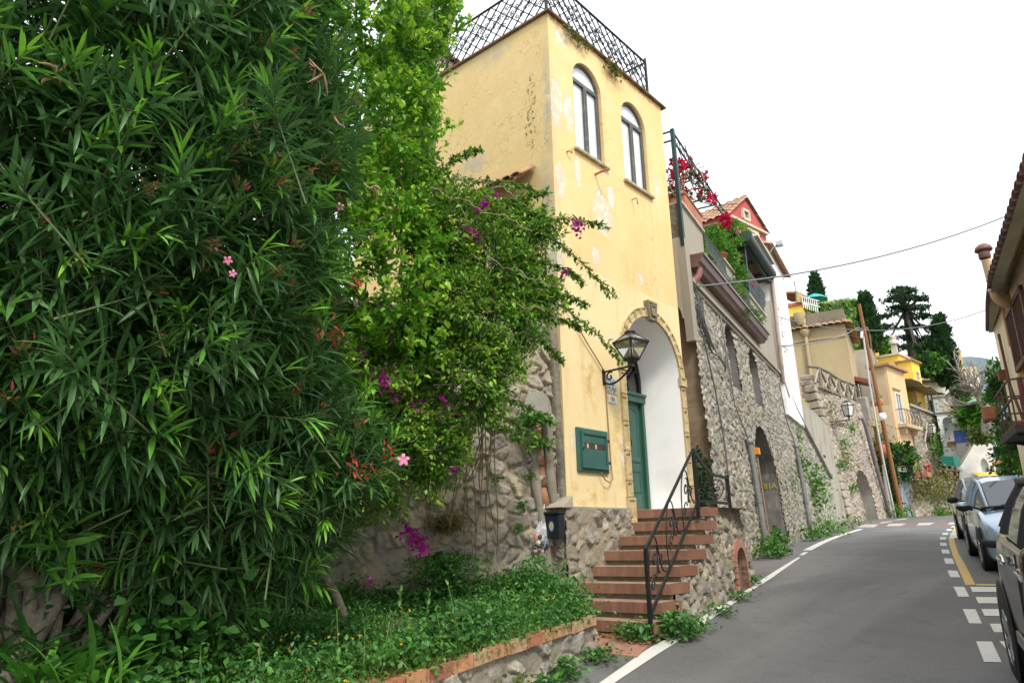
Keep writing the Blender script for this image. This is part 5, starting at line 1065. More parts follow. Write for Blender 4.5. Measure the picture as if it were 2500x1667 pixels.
# tan house above the fence
tan = stucco('tan_stucco', (.42, .33, .19), (.30, .25, .17), .35, .35)
TH, c, dl, dr, zb, zt = house('tan_house', 'plain tan stucco house with a downpipe above the rustic fence', (2061, 790, 41.), 790, 990, VL, 12, 5.5, tan, z0=7.5); Fl = wface(c, dl, -VR); Fr = wface(c, dr, -VL)
mb = MB(); mb.prism([(p[0], p[1]) for p in (c-dl*.05-dr*.0, c+dr*5.5, c+dr*5.5+dl*12, c+dl*12)], zt, zt+.9); mb.build('parapet', M('dark_parapet', (.20, .17, .12), .95, [(1, (.14, .12, .09), .4, .65), (4, (.30, .26, .2), .55, .75)]), TH)
mb = MB(); tiles(mb, lambda a, t, h: Fl(-.2+12*a, zt-.1+.25*t+h, .45*(1-t)), 34, 1, 1.0); tiles(mb, lambda a, t, h: Fr(-.3+6*a, zt-.1+.25*t+h, .45*(1-t)), 16, 1, 1.0); mb.build('tile_edge', MAT['roof_tile'], TH)
mb = MB(); mb.tube([Fl(2.1, zt+.6, .14), Fl(2.1, 7.5, .14)], .11, 8); mb.lathe([(.11, 0), (.3, .28), (.3, .42)], Fl(2.1, zt-.5, .15), 8); mb.lathe([(.11, 0), (.32, .4), (.34, .7)], Fl(2.3, zt+.25, .2), 8); mb.build('downpipe', tan, TH); mb = MB(); mb.box((0, 0, 0), (1, 1, 1), lambda p: Fl(-.02+12*p[0], zt-.75+.14*p[1], .07*p[2])); mb.build('eave_band', tan, TH)
mb = MB(); mb.box((0, 0, 0), (1, 1, 1), lambda p: Fr(1.6+1.2*p[0], zt-2.9-.12+.25*p[1]-.3*p[2], .02+.8*p[2])); mb.build('door_canopy', M('red_tin', (.22, .05, .03), .6), TH)
w = hwin(TH, Fr, 1.8, 2.7, zt-6.2, zt-3.2, M('dark_green_frame', (.02, .05, .045), .5), pane)
mb = MB(); mb.box((0, 0, 0), (1, 1, 1), lambda p: Fr(3.5+5*p[0], zt-6.9+.25*p[1], .0+1.0*p[2])); mb.build('balcony_slab', MAT['concrete'], TH)
mb = MB()
for k in range(12): mb.beam(Fr(3.5+.42*k, zt-6.6, 1.0), Fr(3.5+.42*k, zt-5.5, 1.0), .04)
for z in (5.5, 6.05): mb.beam(Fr(3.4, zt-z, 1.0), Fr(8.5, zt-z, 1.0), .06)
mb.beam(Fr(3.5, zt-6.5, 1.0), Fr(6.5, zt-5.5, 1.0), .05); mb.build('balcony_rail', MAT['green_iron'], TH)
# yellow house behind with a roof terrace and awning
yel = stucco('bright_yellow_stucco', (.84, .56, .10), (.45, .28, .09), .3, .3)
Y1, c, dl, dr, zb, zt = house('yellow_house', 'small bright yellow house with a brown terrace awning behind the tan house', (1957, 745, 52.), 745, 800, VL, 9, 2.0, yel, z0=10., roof=(M('orange_coping', (.42, .14, .06), .8), .25, .12)); Fl = wface(c, dl, -VR)
mb = MB(); mb.prism([(p[0], p[1]) for p in (c+dl*1.8+dr*.8, c+dr*1.6+dl*1.8, c+dr*1.6+dl*6, c+dl*6+dr*.8)], zt+.26, zt+2.0); mb.build('terrace_room', M('mottled_terrace', (.25, .25, .22), .9, [(1, (.12, .14, .13), .4, .6)]), Y1)
mb = MB(); a = at(1947, 715, 52.3); b = at(1990, 736, 53.); o_ = dl*1.6+np.array([0, 0, .25]); mb.add([a, b, b+o_, a+o_, a+[0, 0, .12], b+[0, 0, .12], b+o_+[0, 0, .12], a+o_+[0, 0, .12]], [(3, 2, 1, 0), (4, 5, 6, 7), (0, 1, 5, 4), (1, 2, 6, 5), (2, 3, 7, 6), (3, 0, 4, 7)]); mb.build('awning', M('brown_awning', (.22, .13, .07), .8), Y1)
mb = MB(); mb.beam(at(1951, 738, 52), at(1950, 714, 52), .35); mb.build('awning_pillar', stucco('ochre', (.5, .4, .2)), Y1)
mb = MB(); p0 = at(1990, 732, 53); mb.lathe([(.0, .5), (.5, .3), (.9, 0)], p0, 8); mb.tube([p0, p0+np.array([.3, 0, -1.8])], .04, 5); tag(mb.build('sun_umbrella', M('teal_canvas', (.02, .35, .33), .7)), 'small teal sun umbrella beside the brown terrace awning', 'umbrella')
mb = MB()
for k in range(8): a = at(1962+5*k, 752+1.6*k, 51.5); mb.beam(a, a+np.array([0, 0, .9]), .05)
for h in (.45, .9): mb.beam(at(1960, 752, 51.5)+[0, 0, h], at(2004, 764, 51.5)+[0, 0, h], .05)
mb.build('terrace_rail', wfr, Y1)
mb = MB(); p0 = at(1943, 715, 53); mb.tube([p0, p0+np.array([0, 0, .9])], .03, 4); [mb.tube([p0+np.array([-.5, 0, z]), p0+np.array([.5, 0, z+.1])], .02, 4) for z in (.5, .75)]; tag(mb.build('roof_antenna', MAT['iron']), 'thin television aerial on the roof behind the white block', 'aerial')
# ivy covered building
I1, c, dl, dr, zb, zt = house('ivy_building', 'tall building smothered in light green ivy between the two cypresses', (2074, 726, 66.), 726, 850, VL, 14, 4.0, stucco('pale_ruin', (.42, .38, .28), (.3, .27, .2), .5, .3), z0=13.)
n = 5200; a = RNG.random(n)*14; z = zt-(zt-14)*RNG.random(n)**1.1; k = RNG.random(n) < .72; T = np.where(k[:, None], c[None]*[1, 1, 0]+dl*a[:, None]-dr*(.06+.2*RNG.random((n, 1))), c[None]*[1, 1, 0]+dr*(a[:, None]*.28)-dl*(.06+.2*RNG.random((n, 1)))); T[:, 2] = z
kk = k | (vnoise(a*1.2, z*.8, 4) > .5); T = T[kk]; D = rdir(len(T))*.8-(dl+dr)*.3-np.array([0, 0, .8]); leaves('ivy', leafM, I1, T, D, .42*(.7+.6*RNG.random(len(T))), leaf_small(.5), pick([(.13, .30, .03), (.17, .36, .05), (.10, .25, .03), (.2, .36, .07)], len(T)))
DR2 = ray(3120, 1277); DR2[2] = 0; DR2 = nrm(DR2); DL2 = np.array([-DR2[1], DR2[0], 0])
def fit(c, d, u, lo=.3, hi=14): return float(min(np.linspace(lo, hi, 600), key=lambda w: abs(proj(c+d*w)[0]-u)))
# peach house, its terrace wall and balcony
pch = stucco('peach_stucco', (.66, .44, .25), (.38, .29, .18), .4, .35); gpe = stucco('grey_peach_stucco', (.47, .37, .24), (.20, .18, .15), .75, .4)
PW_ = fit(at(2163, 893, 47.), DR2, 2206); PH, c, dl, dr, zb, zt = house('peach_house', 'peach stucco house with a stained side wall and a small iron balcony', (2163, 893, 47.), 893, 1160, DL2, fit(at(2163, 893, 47.), DL2, 2126), PW_, pch, z0=2.4, roof=(MAT['roof_tile'], .16, .25)); Fl = wface(c, dl, -dr); Fr = wface(c, dr, -dl); LL_ = fit(c, DL2, 2126); w_ = PW_
mb = MB(); mb.box((0, 0, 0), (1, 1, 1), lambda p: Fl(.15+(LL_-.2)*p[0], 2.4+(zt-2.5)*p[1], .02*p[2]+.001)); mb.build('stained_side', gpe, PH)
hwin(PH, Fr, w_*.20, w_*.50, zt-3.7, zt-1.7, wfr, pane); hwin(PH, Fr, w_*.30, w_*.72, 2.8, 5.2, wfr, pane, mull=2); hwin(PH, Fr, w_*.06, w_*.18, 4.3, 5.2, bfr, pane, mull=0); hwin(PH, Fr, w_*.36, w_*.60, 5.9, 6.6, bfr, pane, True, mull=0)
mb = MB(); mb.box((0, 0, 0), (1, 1, 1), lambda p: Fr(w_*(.14+.42*p[0]), zt-1.45+.1*p[1], .16*p[2])); mb.build('window_hood', pch, PH)
mb = MB(); mb.box((0, 0, 0), (1, 1, 1), lambda p: Fr(w_*(.12+.95*p[0]), zt-4.0+.22*p[1], .55*p[2])); [mb.box((0, 0, 0), (1, 1, 1), lambda p, q=q: Fr(w_*q+.14*p[0], zt-4.4+.4*p[1], .4*p[2])) for q in (.2, .85)]; mb.build('balcony_slab', gpe, PH)
mb = MB()
for k in range(11): q = w_*(.14+.09*k); mb.tube([Fr(q, zt-3.78, .5), Fr(q, zt-3.4, .62 if k % 2 else .58), Fr(q, zt-2.85, .5)], .016, 4)
mb.beam(Fr(w_*.12, zt-2.85, .5), Fr(w_*1.06, zt-2.85, .5), .04); mb.beam(Fr(w_*.12, zt-2.85, 0), Fr(w_*.12, zt-2.85, .5), .04); mb.build('balcony_rail', MAT['iron'], PH)
mb = MB(); mb.tube([Fr(w_*.86, zt-4.4, .08), Fr(w_*.9, 2.6, .08)], .05, 6); mb.build('downpipe', pg, PH)
mb = MB(); mb.box((0, 0, 0), (1, 1, 1), lambda p: Fr(w_*.78+.28*p[0], 4.6+.65*p[1], .02+.2*p[2])); tag(mb.build('letter_box', M('dark_green_box', (.02, .09, .07), .5)), 'dark green box on the peach house front beside its white door', 'box')
TWl, c2, dl2, dr2, zb2, zt2 = house('terrace_wall', 'streaked grey peach terrace wall with flower pots behind the wooden pole', (2175, 988, 44.), 988, 1180, VL, 6, .8, gpe, 'wall', z0=2.2); Fl2 = wface(c2, dl2, -VR)
for i, (a, r, lb) in enumerate(((.7, .38, 'wide terracotta pot on the terrace wall close to the peach house'), (1.6, .3, 'smaller terracotta pot on the terrace wall, left of the wide one'))):
    mb = MB(); p = np.array(Fl2(a, zt2, -.3)); mb.lathe([(.0, 0), (r*.7, 0), (r, r*1.1), (r*.9, r*1.1), (.0, r)], p, 12); tag(mb.build('plant_pot', MAT['terracotta']), lb, 'plant pot'); tuft('pot_plant', 'small green plant in the '+lb.split(' on')[0].replace('wide terracotta', 'wide').replace('smaller terracotta', 'smaller')+' on the terrace wall', p+np.array([0, 0, r*1.4]), (r, r, r), 60, .16, P_GRN)
# yellow tower house behind
YW_ = fit(at(2224, 880, 56.), DR2, 2243); YL_ = fit(at(2224, 880, 56.), DL2, 2190)
Y2, c, dl, dr, zb, zt = house('yellow_tower', 'golden yellow house with a square tower and chimney above the peach house', (2224, 880, 56.), 880, 960, DL2, YL_, YW_, yel, z0=8, roof=(MAT['roof_tile'], .12, .18)); Fl = wface(c, dl, -dr); Fr = wface(c, dr, -dl)
YE_ = fit(c, DL2, 2140); P4 = lambda a, b, e=0: [(p[0], p[1]) for p in (c+dl*(a-e)+dr*(.5-e), c+dr*(3+e)+dl*(a-e), c+dr*(3+e)+dl*(b+e), c+dl*(b+e)+dr*(.5-e))]
mb = MB(); mb.prism(P4(YL_, YE_), 8, zt+.75); mb.build('rear_wing', yel, Y2)
mb = MB(); mb.prism(P4(YL_, YE_, .15), zt+.755, zt+.9); mb.build('rear_roof', M('pale_coping_roof', (.6, .52, .42), .9), Y2)
hwin(Y2, Fr, YW_*.3, YW_*.6, zt-1.5, zt-.8, bfr, pane, mull=0)
mb = MB(); p = c+dl*(YL_+.4)+dr*1.2; mb.beam(np.array([p[0], p[1], zt+.8]), np.array([p[0], p[1], zt+1.9]), .4); mb.lathe([(.4, 0), (.36, .3), (.2, .42), (.32, .55), (.16, .75), (.0, .8)], (p[0], p[1], zt+1.8), 8); mb.build('chimney', M('grey_cream', (.5, .46, .38), .9), Y2)
Y3, c, dl, dr, zb, zt = house('yellow_annex', 'small yellow cube house partly hidden behind the wooden pole', (2143, 848, 60.), 848, 880, VL, 5, 2.5, yel, z0=12)
G1, c, dl, dr, zb, zt = house('grey_ruin', 'mottled grey stone house beneath a dark pergola beside the wooden pole', (2128, 850, 52.), 850, 960, VL, 5.5, 2.5, stucco('ruin_stone', (.33, .30, .24), (.2, .18, .15), .6, .5), z0=8); mb = MB()
for k in range(5): a = c+dl*(1.3*k)+np.array([0, 0, 1.2]); mb.beam(a-dr*.5, a+dr*3, .08); mb.beam(c+dl*(1.3*k), a, .08)
mb.prism([(p[0], p[1]) for p in (c-dr*.6, c+dr*3, c+dr*3+dl*5.5, c+dl*5.5-dr*.6)], c[2]+1.25, c[2]+1.5); mb.build('pergola_roof', M('dark_thatch', (.14, .12, .10), .95), G1)
# terrace restaurant with brown awning over a stone wall
AWm = M('tan_awning', (.38, .25, .11), .85, [(1, (.28, .17, .08), .4, .65)]); dark = M('interior_shade', (.028, .022, .02), .9)
ta, tb = at(2213, 990, 50.5), at(2284, 1006, 56.)
AT = thing('terrace_shelter', 'open terrace shelter with a sagging brown awning above a rubble wall', 'shelter', ta); d_ = nrm((tb-ta)*[1, 1, 0]); n_ = np.array([d_[1], -d_[0], 0]); n_ = n_ if n_.dot(EYE-ta) > 0 else -n_; Fa = wface(ta, d_, n_); Ln = np.linalg.norm((tb-ta)[:2]); z0 = ta[2]
mb = MB(); mb.box((0, 0, 0), (1, 1, 1), lambda p: Fa(-2.2+(Ln+2.2)*p[0], z0-.1+2.2*p[1], -2.6+.1*p[2])); mb.box((0, 0, 0), (1, 1, 1), lambda p: Fa(Ln*p[0], z0-.15+.1*p[1], -2.6+2.6*p[2])); mb.build('back', dark, AT)  # near-black back and floor, the shelter's inner shade put into their colour
mb = MB(); mb.grid([[Fa(-.3+(Ln+1.2)*s, z0+2.15+.06*math.sin(s*14)-(.40+.05*math.sin(s*20))*t, -2.6+3.3*t) for s in np.linspace(0, 1, 22)] for t in np.linspace(0, 1, 4)]); ao = mb.build('awning', AWm, AT); sm_ = ao.modifiers.new('thick', 'SOLIDIFY'); sm_.thickness = .05
mb = MB(); [mb.beam(Fa(x, z0-.1, -.1), Fa(x-.0, z0+1.8, -.1), .09) for x in (.1, Ln*.42, Ln*.86, Ln)]; mb.build('posts', MAT['bark'], AT)
wp_ = thing('rubble_wall', 'rubble wall with plants under the brown terrace awning', 'wall', ta-np.array([0, 0, 5])); L2_ = Ln+2.1
stonewall('wall', MAT['rubble'], wp_, lambda u, v: np.array([ta[0], ta[1], 0])+d_*(u[..., None]-1.8)+np.array([0, 0, 1.])*v[..., None]+n_*.12, lambda u, v: np.zeros(u.shape+(3,))+n_, 0, L2_, 2.4, z0, .06, cw=.5, ch=.24, depth=.1, pal=PAL_WARM, mortar=(.33, .29, .23), seed=77)
mb = MB(); [mb.beam(Fa(-.2, z0+.02, .15), Fa(Ln+.2, z0+.02, .15), .35, .16)]; mb.build('wall_cap', MAT['concrete'], wp_)
def person(label, base, face, h, pose, shirt, trousers, skin, hair, group=None):
    """skinned figure; pose: dict of joint offsets in figure frame (x right, y forward, z up), unit height"""
    fw = nrm([face[0], face[1], 0]); rt = np.array([fw[1], -fw[0], 0]); W_ = lambda p: np.array(base)+(rt*p[0]+fw*p[1]+np.array([0, 0, 1.])*p[2])*h
    root = thing('person', label, 'person', base, 0, group)
    J = dict(pel=(0, 0, .53), che=(0, .02, .72), nek=(0, .02, .83), hed=(0, .04, .93), rs=(.11, .02, .80), re=(.15, .02, .65), rh=(.16, .06, .50), ls=(-.11, .02, .80), le=(-.15, .02, .65), lh=(-.16, .06, .50), rk=(.06, .03, .28), rf=(.07, 0, .03), rt=(.08, .08, .02), lk=(-.06, .03, .28), lf=(-.07, 0, .03), lt=(-.08, .08, .02), rp=(.055, 0, .50), lp=(-.055, 0, .50)); J.update(pose)
    def skin_mesh(name, chain, rad, mat):
        names = []; [names.append(x) for ch in chain for x in ch if x not in names]
        me = bpy.data.meshes.new(name); me.from_pydata([tuple(W_(J[k])-np.array(base)) for k in names], sorted({(names.index(a), names.index(b)) for ch in chain for a, b in zip(ch[:-1], ch[1:])}), []); me.materials.append(mat)
        o = link(name, me, root); o.modifiers.new('skin', 'SKIN'); me.skin_vertices.new() if not me.skin_vertices else None
        for i, k in enumerate(names): r = rad.get(k, .04)*h; me.skin_vertices[0].data[i].radius = (r, r)
        me.skin_vertices[0].data[0].use_root = True; s = o.modifiers.new('sub', 'SUBSURF'); s.levels = 1; s.render_levels = 2; return o
    rad = dict(pel=.085, che=.10, nek=.042, hed=.06, rs=.05, ls=.05, re=.034, le=.034, rh=.022, lh=.022, rk=.045, lk=.045, rf=.032, lf=.032, rp=.068, lp=.068, rt=.022, lt=.022)
    skin_mesh('body', [('pel', 'che', 'nek', 'hed'), ('che', 'rs', 're', 'rh'), ('che', 'ls', 'le', 'lh'), ('pel', 'rp', 'rk', 'rf', 'rt'), ('pel', 'lp', 'lk', 'lf', 'lt')], {k: v*.86 for k, v in rad.items()}, skin)
    skin_mesh('shirt', [('pel', 'che'), ('che', 'rs', 're'), ('che', 'ls', 'le')], {**{k: v*1.12 for k, v in rad.items()}, 're': .040, 'le': .040}, shirt); skin_mesh('trousers', [('pel', 'rp', 'rk', 'rf'), ('pel', 'lp', 'lk', 'lf')], {k: v*1.12 for k, v in rad.items()}, trousers)
    hd = W_(J['hed']); mb = MB(); mb.grid([[hd+(rt*.066*math.sin(b)*math.cos(a)+fw*(.072*math.sin(b)*math.sin(a)-.012)+np.array([0, 0, .075*math.cos(b)+.016]))*h for a in np.linspace(0, 2*math.pi, 13)] for b in np.linspace(0, 1.75, 7)]); mb.build('hair', hair, root)
    mb = MB(); mb.lathe([(.012*h, -.012*h), (.016*h, 0), (.0, .02*h)], hd+fw*.062*h-np.array([0, 0, .005*h]), 6, fw); mb.build('nose', skin, root)
    for s in (-1, 1): mb = MB(); mb.lathe([(.0, .014*h), (.012*h, .008*h), (.0, -.004*h)], hd+rt*s*.058*h, 8, rt*s); mb.build('ear', skin, root)
    return root
skm = M('skin', (.46, .25, .17), .55); hrm = M('dark_hair', (.03, .022, .018), .7)
pb = np.array(Fa(Ln*.58, z0-.05, -.35)); person('person in a dark blue top leaning on the terrace wall under the brown awning', pb-np.array([0, 0, .25]), n_, 1.25, dict(hed=(.02, .16, .82), nek=(0, .10, .78), che=(0, .06, .68), rh=(.12, .26, .52), lh=(-.12, .26, .52), re=(.18, .14, .58), le=(-.18, .14, .58)), M('navy_shirt', (.03, .035, .10), .8), M('dark_trousers', (.03, .03, .035), .8), skm, hrm)
# white arched loggia with a tiled balustrade
wa, wb_ = at(2286, 1010, 54.), at(2332, 1018, 55.2); LG = thing('white_loggia', 'white loggia with a tall open arch and a patterned balustrade on its roof', 'house', wa); d_ = np.array([.12, -.993, 0]); n_ = np.array([-.993, -.12, 0]); Fg = wface(wa, d_, n_); Lw = min(np.linspace(.5, 4, 200), key=lambda w: abs(proj(wa+d_*w)[0]-2332)); zt = wa[2]; zg = 7.7
mb = MB(); ah = arch(Lw*.52, Lw*.58, zg, zt-.3-Lw*.29, 12); o = [(0, zg-5), (Lw, zg-5), (Lw, zt), (0, zt)]; mb.poly([o, ah], lambda a, b: Fg(a, b)); mb.strip([Fg(*p) for p in ah], [Fg(p[0], p[1], -.5) for p in ah], True); mb.add([Fg(0, zg-5), Fg(0, zt), Fg(0, zt, -4), Fg(0, zg-5, -4)], [(0, 1, 2, 3)]); mb.add([Fg(0, zt), Fg(Lw, zt), Fg(Lw, zt, -4), Fg(0, zt, -4)], [(0, 1, 2, 3)]); mb.build('wall', MAT['white_wall'], LG)
mb = MB(); mb.poly([[(0, zg-5), (Lw, zg-5), (Lw, zt), (0, zt)]], lambda a, b: Fg(a, b, -3)); mb.build('inner_wall', M('grey_inner_plaster', (.45, .43, .42), .9), LG)
mb = MB(); mb.box((0, 0, 0), (1, 1, 1), lambda p: Fg(-.1+(Lw+.1)*p[0], zt+.06+1.1*p[1], .0+.04*p[2])); 
def patt():
    t = NT('tile_pattern'); X = t.xyz(); w1 = t.n('ShaderNodeTexVoronoi'); w1.inputs['Scale'].default_value = 5; t.l(t.co, w1.inputs['Vector']); c = t.mix(t.ramp(w1.outputs['Distance'], .25, .5), (.10, .22, .48), (.55, .55, .42)); c = t.mix(t.ramp(t.noise(3), .5, .62), c, (.50, .30, .10)); return t.out(c, .4)
mb.build('tile_panel', patt(), LG); mb = MB()
for a, b in (((-.1, .02), (Lw, .02)), ((-.1, 1.2), (Lw, 1.2)), ((-.1, .02), (-.1, 1.2)), ((Lw, .02), (Lw, 1.2))): mb.beam(Fg(a[0], zt+a[1], .05), Fg(b[0], zt+b[1], .05), .08)
mb.build('balustrade_frame', GI, LG)
mb = MB(); mb.box((0, 0, 0), (1, 1, 1), lambda p: Fg(Lw*.3+Lw*.5*p[0], zg-.05+.22*p[1], .05+.2*p[2])); tag(mb.build('window_box', MAT['terracotta']), 'terracotta flower box on the sill of the white loggia arch', 'planter')
tuft('climbing_plant', 'green climbing plant below the white loggia beside the far lantern', at(2282, 1090, 52), (1.1, .8, 1.6), 330, .24, P_GRN+P_LIME); far_lantern('small iron lantern on the plant covered wall under the brown awning', 2277, 1058, 51.5, 1.1, 2262, 1066, 52.5)
mb = MB(); mb.tube([at(2262, 1030, 51.5), at(2260, 1060, 51.5), at(2257, 1078, 51.4), at(2262, 1098, 51.3)], .08, 6); tag(mb.build('drain_pipe', M('pinkish_white_pipe', (.62, .5, .48), .6)), 'pinkish white drainpipe on the rubble wall under the brown awning', 'pipe')
# porch with blue panel, white pillar and plates
PO, c, dl, dr, zb, zt = house('white_porch', 'white porch with a blue panel, rounded canopy and wavy pillar', (2378, 1030, 52.), 1030, 1095, (-.14, .99), 1.35, 1.6, M('porch_grey', (.46, .45, .44), .9), z0=5.2); Fp = wface(c, nrm(dl), np.array([dl[1], -dl[0], 0]) if np.dot([dl[1], -dl[0], 0], EYE-c) > 0 else np.array([-dl[1], dl[0], 0]))
mb = MB(); mb.tube([Fp(.1, zt+.2, .1), Fp(1.35, zt+.2, .1)], .24, 12); mb.build('canopy', MAT['white_wall'], PO); mb = MB(); mb.box((0, 0, 0), (1, 1, 1), lambda p: Fp(.5+.9*p[0], zt-1.4+.9*p[1], .02+.03*p[2])); mb.build('blue_panel', M('blue_panel', (.04, .10, .36), .5, [(3, (.3, .4, .6), .55, .7)]), PO)
mb = MB(); pp = [(-.9, zt-3.2), (-.1, zt-3.2), (-.0, zt-.4), (-.5, zt-.2), (-.35, zt-1.0), (-.85, zt-1.6)]; mb.poly([pp[::-1]], lambda a, b: Fp(a, b, .3)); mb.strip([Fp(a, b, .3) for a, b in pp], [Fp(a, b, .0) for a, b in pp], True); mb.build('pillar', MAT['white_wall'], PO)
mb = MB(); mb.box((0, 0, 0), (1, 1, 1), lambda p: Fp(-.35+.28*p[0], zt-1.5+.5*p[1], .31+.03*p[2])); tag(mb.build('ochre_plaque', M('ochre_plaque', (.55, .32, .04), .5)), 'ochre plaque on the white porch pillar', 'plaque'); mb = MB(); mb.lathe([(.0, .05), (.36, .04), (.38, 0)], Fp(-.45, zt-2.4, .31), 16, -dr); mb.build('round_sign', M('black_white_sign', (.06, .06, .12), .5, [(4, (.7, .7, .7), .52, .56)]), PO)
# white gabled house with yellow awning
wA = at(2345, 1150, 46.); WH = thing('white_gabled_house', 'white house with a clipped gable, arched window and yellow awning at the bend', 'house', wA); D_ = np.array([.14, -.99, 0]); N_ = -np.array([-D_[1], D_[0], 0]); N_ = N_ if N_.dot(EYE-wA) > 0 else -N_; Fw_ = wface(wA, D_, N_)
def wpx(u, v): p = onp(u, v, wA, N_); return ((p-wA).dot(D_), p[2])
ol = [wpx(2340, 1230), wpx(2448, 1230), wpx(2442, 1165), wpx(2407, 1068), wpx(2389, 1066), wpx(2368, 1100), wpx(2343, 1140)]
aw = [wpx(*p) for p in ((2398, 1152), (2416, 1152), (2414, 1135), (2409, 1124), (2402, 1118), (2396, 1121), (2394, 1130))]
mb = MB(); mb.poly([ol, aw], lambda a, b: Fw_(a, b)); mb.strip([Fw_(*p) for p in ol], [Fw_(p[0], p[1], -6) for p in ol], True); mb.strip([Fw_(*p) for p in aw], [Fw_(p[0], p[1], -.25) for p in aw], True); mb.build('wall', MAT['white_wall'], WH)
mb = MB(); mb.poly([aw], lambda a, b: Fw_(a, b, -.24)); mb.build('window', M('pale_window', (.42, .50, .48), .2), WH)
mb = MB(); L = [wpx(2336, 1144), wpx(2366, 1100), wpx(2388, 1064), wpx(2409, 1066)]
for a, b in zip(L[:-1], L[1:]): mb.beam(Fw_(a[0], a[1]+.03, -.2), Fw_(b[0], b[1]+.03, -.2), .45, .10, up=(0, 0, 1))
mb.build('roof_edge', M('tan_roof_edge', (.42, .34, .24), .9), WH)
a, b = wpx(2372, 1154), wpx(2440, 1154); mb = MB(); mb.grid([[Fw_(a[0]+(b[0]-a[0])*s+.5*t, a[1]-.02-.42*t, .05+1.3*t) for s in np.linspace(0, 1, 4)] for t in (0, .5, 1)], False); ao = mb.build('awning', M('yellow_canvas', (.75, .55, .12), .7), WH); ao.modifiers.new('thick', 'SOLIDIFY').thickness = .03
mb = MB(); mb.box((0, 0, 0), (1, 1, 1), lambda p: Fw_(a[0]+.3+3.2*p[0], a[1]-1.8+1.2*p[1], .01+.03*p[2])); mb.build('shop_front', M('brown_shopfront', (.24, .13, .07), .6), WH)
# low stone wall across the bend, gate, planters, carriers
LWa, LWb = at(2229, 1259, 40.6), at(2345, 1251, 43.5); LW = thing('roadside_wall', 'low rubble wall with hanging weeds facing the bend in the road', 'wall', LWa); d_ = nrm((LWb-LWa)*[1, 1, 0]); n_ = np.array([d_[1], -d_[0], 0]); n_ = n_ if n_.dot(EYE-LWa) > 0 else -n_; Ll = np.linalg.norm((LWb-LWa)[:2])+5
FL = wface(LWa, d_, n_); zl0 = LWa[2]-.2; zl1 = at(2240, 1165, 41)[2]
stonewall('wall', MAT['rubble'], LW, lambda u, v: np.array([LWa[0], LWa[1], 0])+d_*u[..., None]+np.array([0, 0, 1.])*v[..., None]-n_*(.12*(v[..., None]-zl0)), lambda u, v: np.zeros(u.shape+(3,))+n_, 0, Ll, zl0, zl1, .05, cw=.36, ch=.26, depth=.11, pal=PAL_PINK, mortar=(.35, .30, .24), seed=91)
mb = MB(); mb.box((0, 0, 0), (1, 1, 1), lambda p: FL(-.1+(Ll+.1)*p[0], zl1-.12+.1*p[1], -1.6+1.4*p[2])); mb.build('path_slab', MAT['concrete'], LW)
P_HANG = [(.16, .20, .045), (.22, .22, .06), (.11, .17, .035), (.24, .17, .06)]
for i, (a, z, r, lb) in enumerate(((.6, .75, .6, 'grey green weeds hanging over the low rubble wall next to the blue gate'), (1.9, .8, .6, 'mossy weeds hanging over the middle of the low rubble wall'), (3.0, .75, .75, 'yellowish weeds hanging over the low rubble wall below the carriers'), (4.3, .85, .7, 'brownish weeds hanging over the right part of the low rubble wall'))): tuft('hanging_weeds', lb, FL(a, zl0+(zl1-zl0)*z, .25), (r*1.6, .4, r*1.5), 420, .15, P_HANG, down=1.0)
tuft('weed_clump', 'bright green weeds at the foot of the low rubble wall', FL(2.6, zl0+.35, .3), (1.6, .4, .4), 260, .16, P_GRN); tuft('weed_clump', 'green weeds around the foot of the wooden pole', at(2196, 1252, 39.5), (1.6, .6, .5), 300, .15, P_GRN)
GT = thing('blue_gate', 'narrow blue grey plank gate with a stone lintel beside the wooden pole', 'gate', at(2213, 1260, 40.4)); ga, gb = at(2209, 1262, 40.3), at(2228, 1259, 40.8); gd = nrm((gb-ga)*[1, 1, 0]); gn = np.array([gd[1], -gd[0], 0]); gn = gn if gn.dot(EYE-ga) > 0 else -gn; Fgt = wface(ga, gd, gn); wG = np.linalg.norm((gb-ga)[:2]); zg1 = at(2212, 1150, 40.5)[2]
mb = MB()
for k in range(6): mb.box((0, 0, 0), (1, 1, 1), lambda p, k=k: Fgt(wG*(k+.06+.88*p[0])/6, ga[2]+(zg1-ga[2])*p[1], .03*p[2]))
mb.build('planks', M('blue_grey_paint', (.22, .26, .32), .6, [(3, (.33, .36, .40), .45, .7), (14, (.16, .15, .14), .58, .75)]), GT); mb = MB(); mb.beam(Fgt(-.5, zg1+.1, 0), Fgt(wG+.4, zg1+.1, 0), .6, .22); mb.build('lintel', MAT['concrete'], GT); mb = MB(); mb.beam(Fgt(wG+.15, ga[2], -.05), Fgt(wG+.15, zg1, -.05), .3); mb.beam(Fgt(-.18, ga[2], -.05), Fgt(-.18, zg1, -.05), .34); mb.build('jamb', MAT['concrete'], GT)
for i, (u, v, lb, pc) in enumerate(((2240, 1158, 'terracotta window box of light green plants on the low rubble wall', P_LIME), (2262, 1157, 'red geraniums in a box on the low rubble wall', [(.55, .02, .05), (.65, .03, .08), (.06, .14, .03)]))):
    p = at(u, v, 41.5); mb = MB(); mb.box((p[0]-.45, p[1]-.15, p[2]-.18), (p[0]+.45, p[1]+.15, p[2]+.12)); tag(mb.build('flower_box', MAT['terracotta']), lb, 'planter'); tuft('box_plants', lb.replace('terracotta window box of ', '').replace(' in a box', '')+', foliage only', p+np.array([0, 0, .3]), (.8, .3, .35), 110, .13, pc)
for u in (2229, 2255): mb = MB(); mb.beam(at(u, 1172, 41.3), at(u-2, 1143, 41.3), .16); tag(mb.build('stone_post', MAT['concrete']), 'weathered grey post on the low rubble wall '+('left' if u < 2240 else 'right')+' of the terracotta window box', 'post', None)
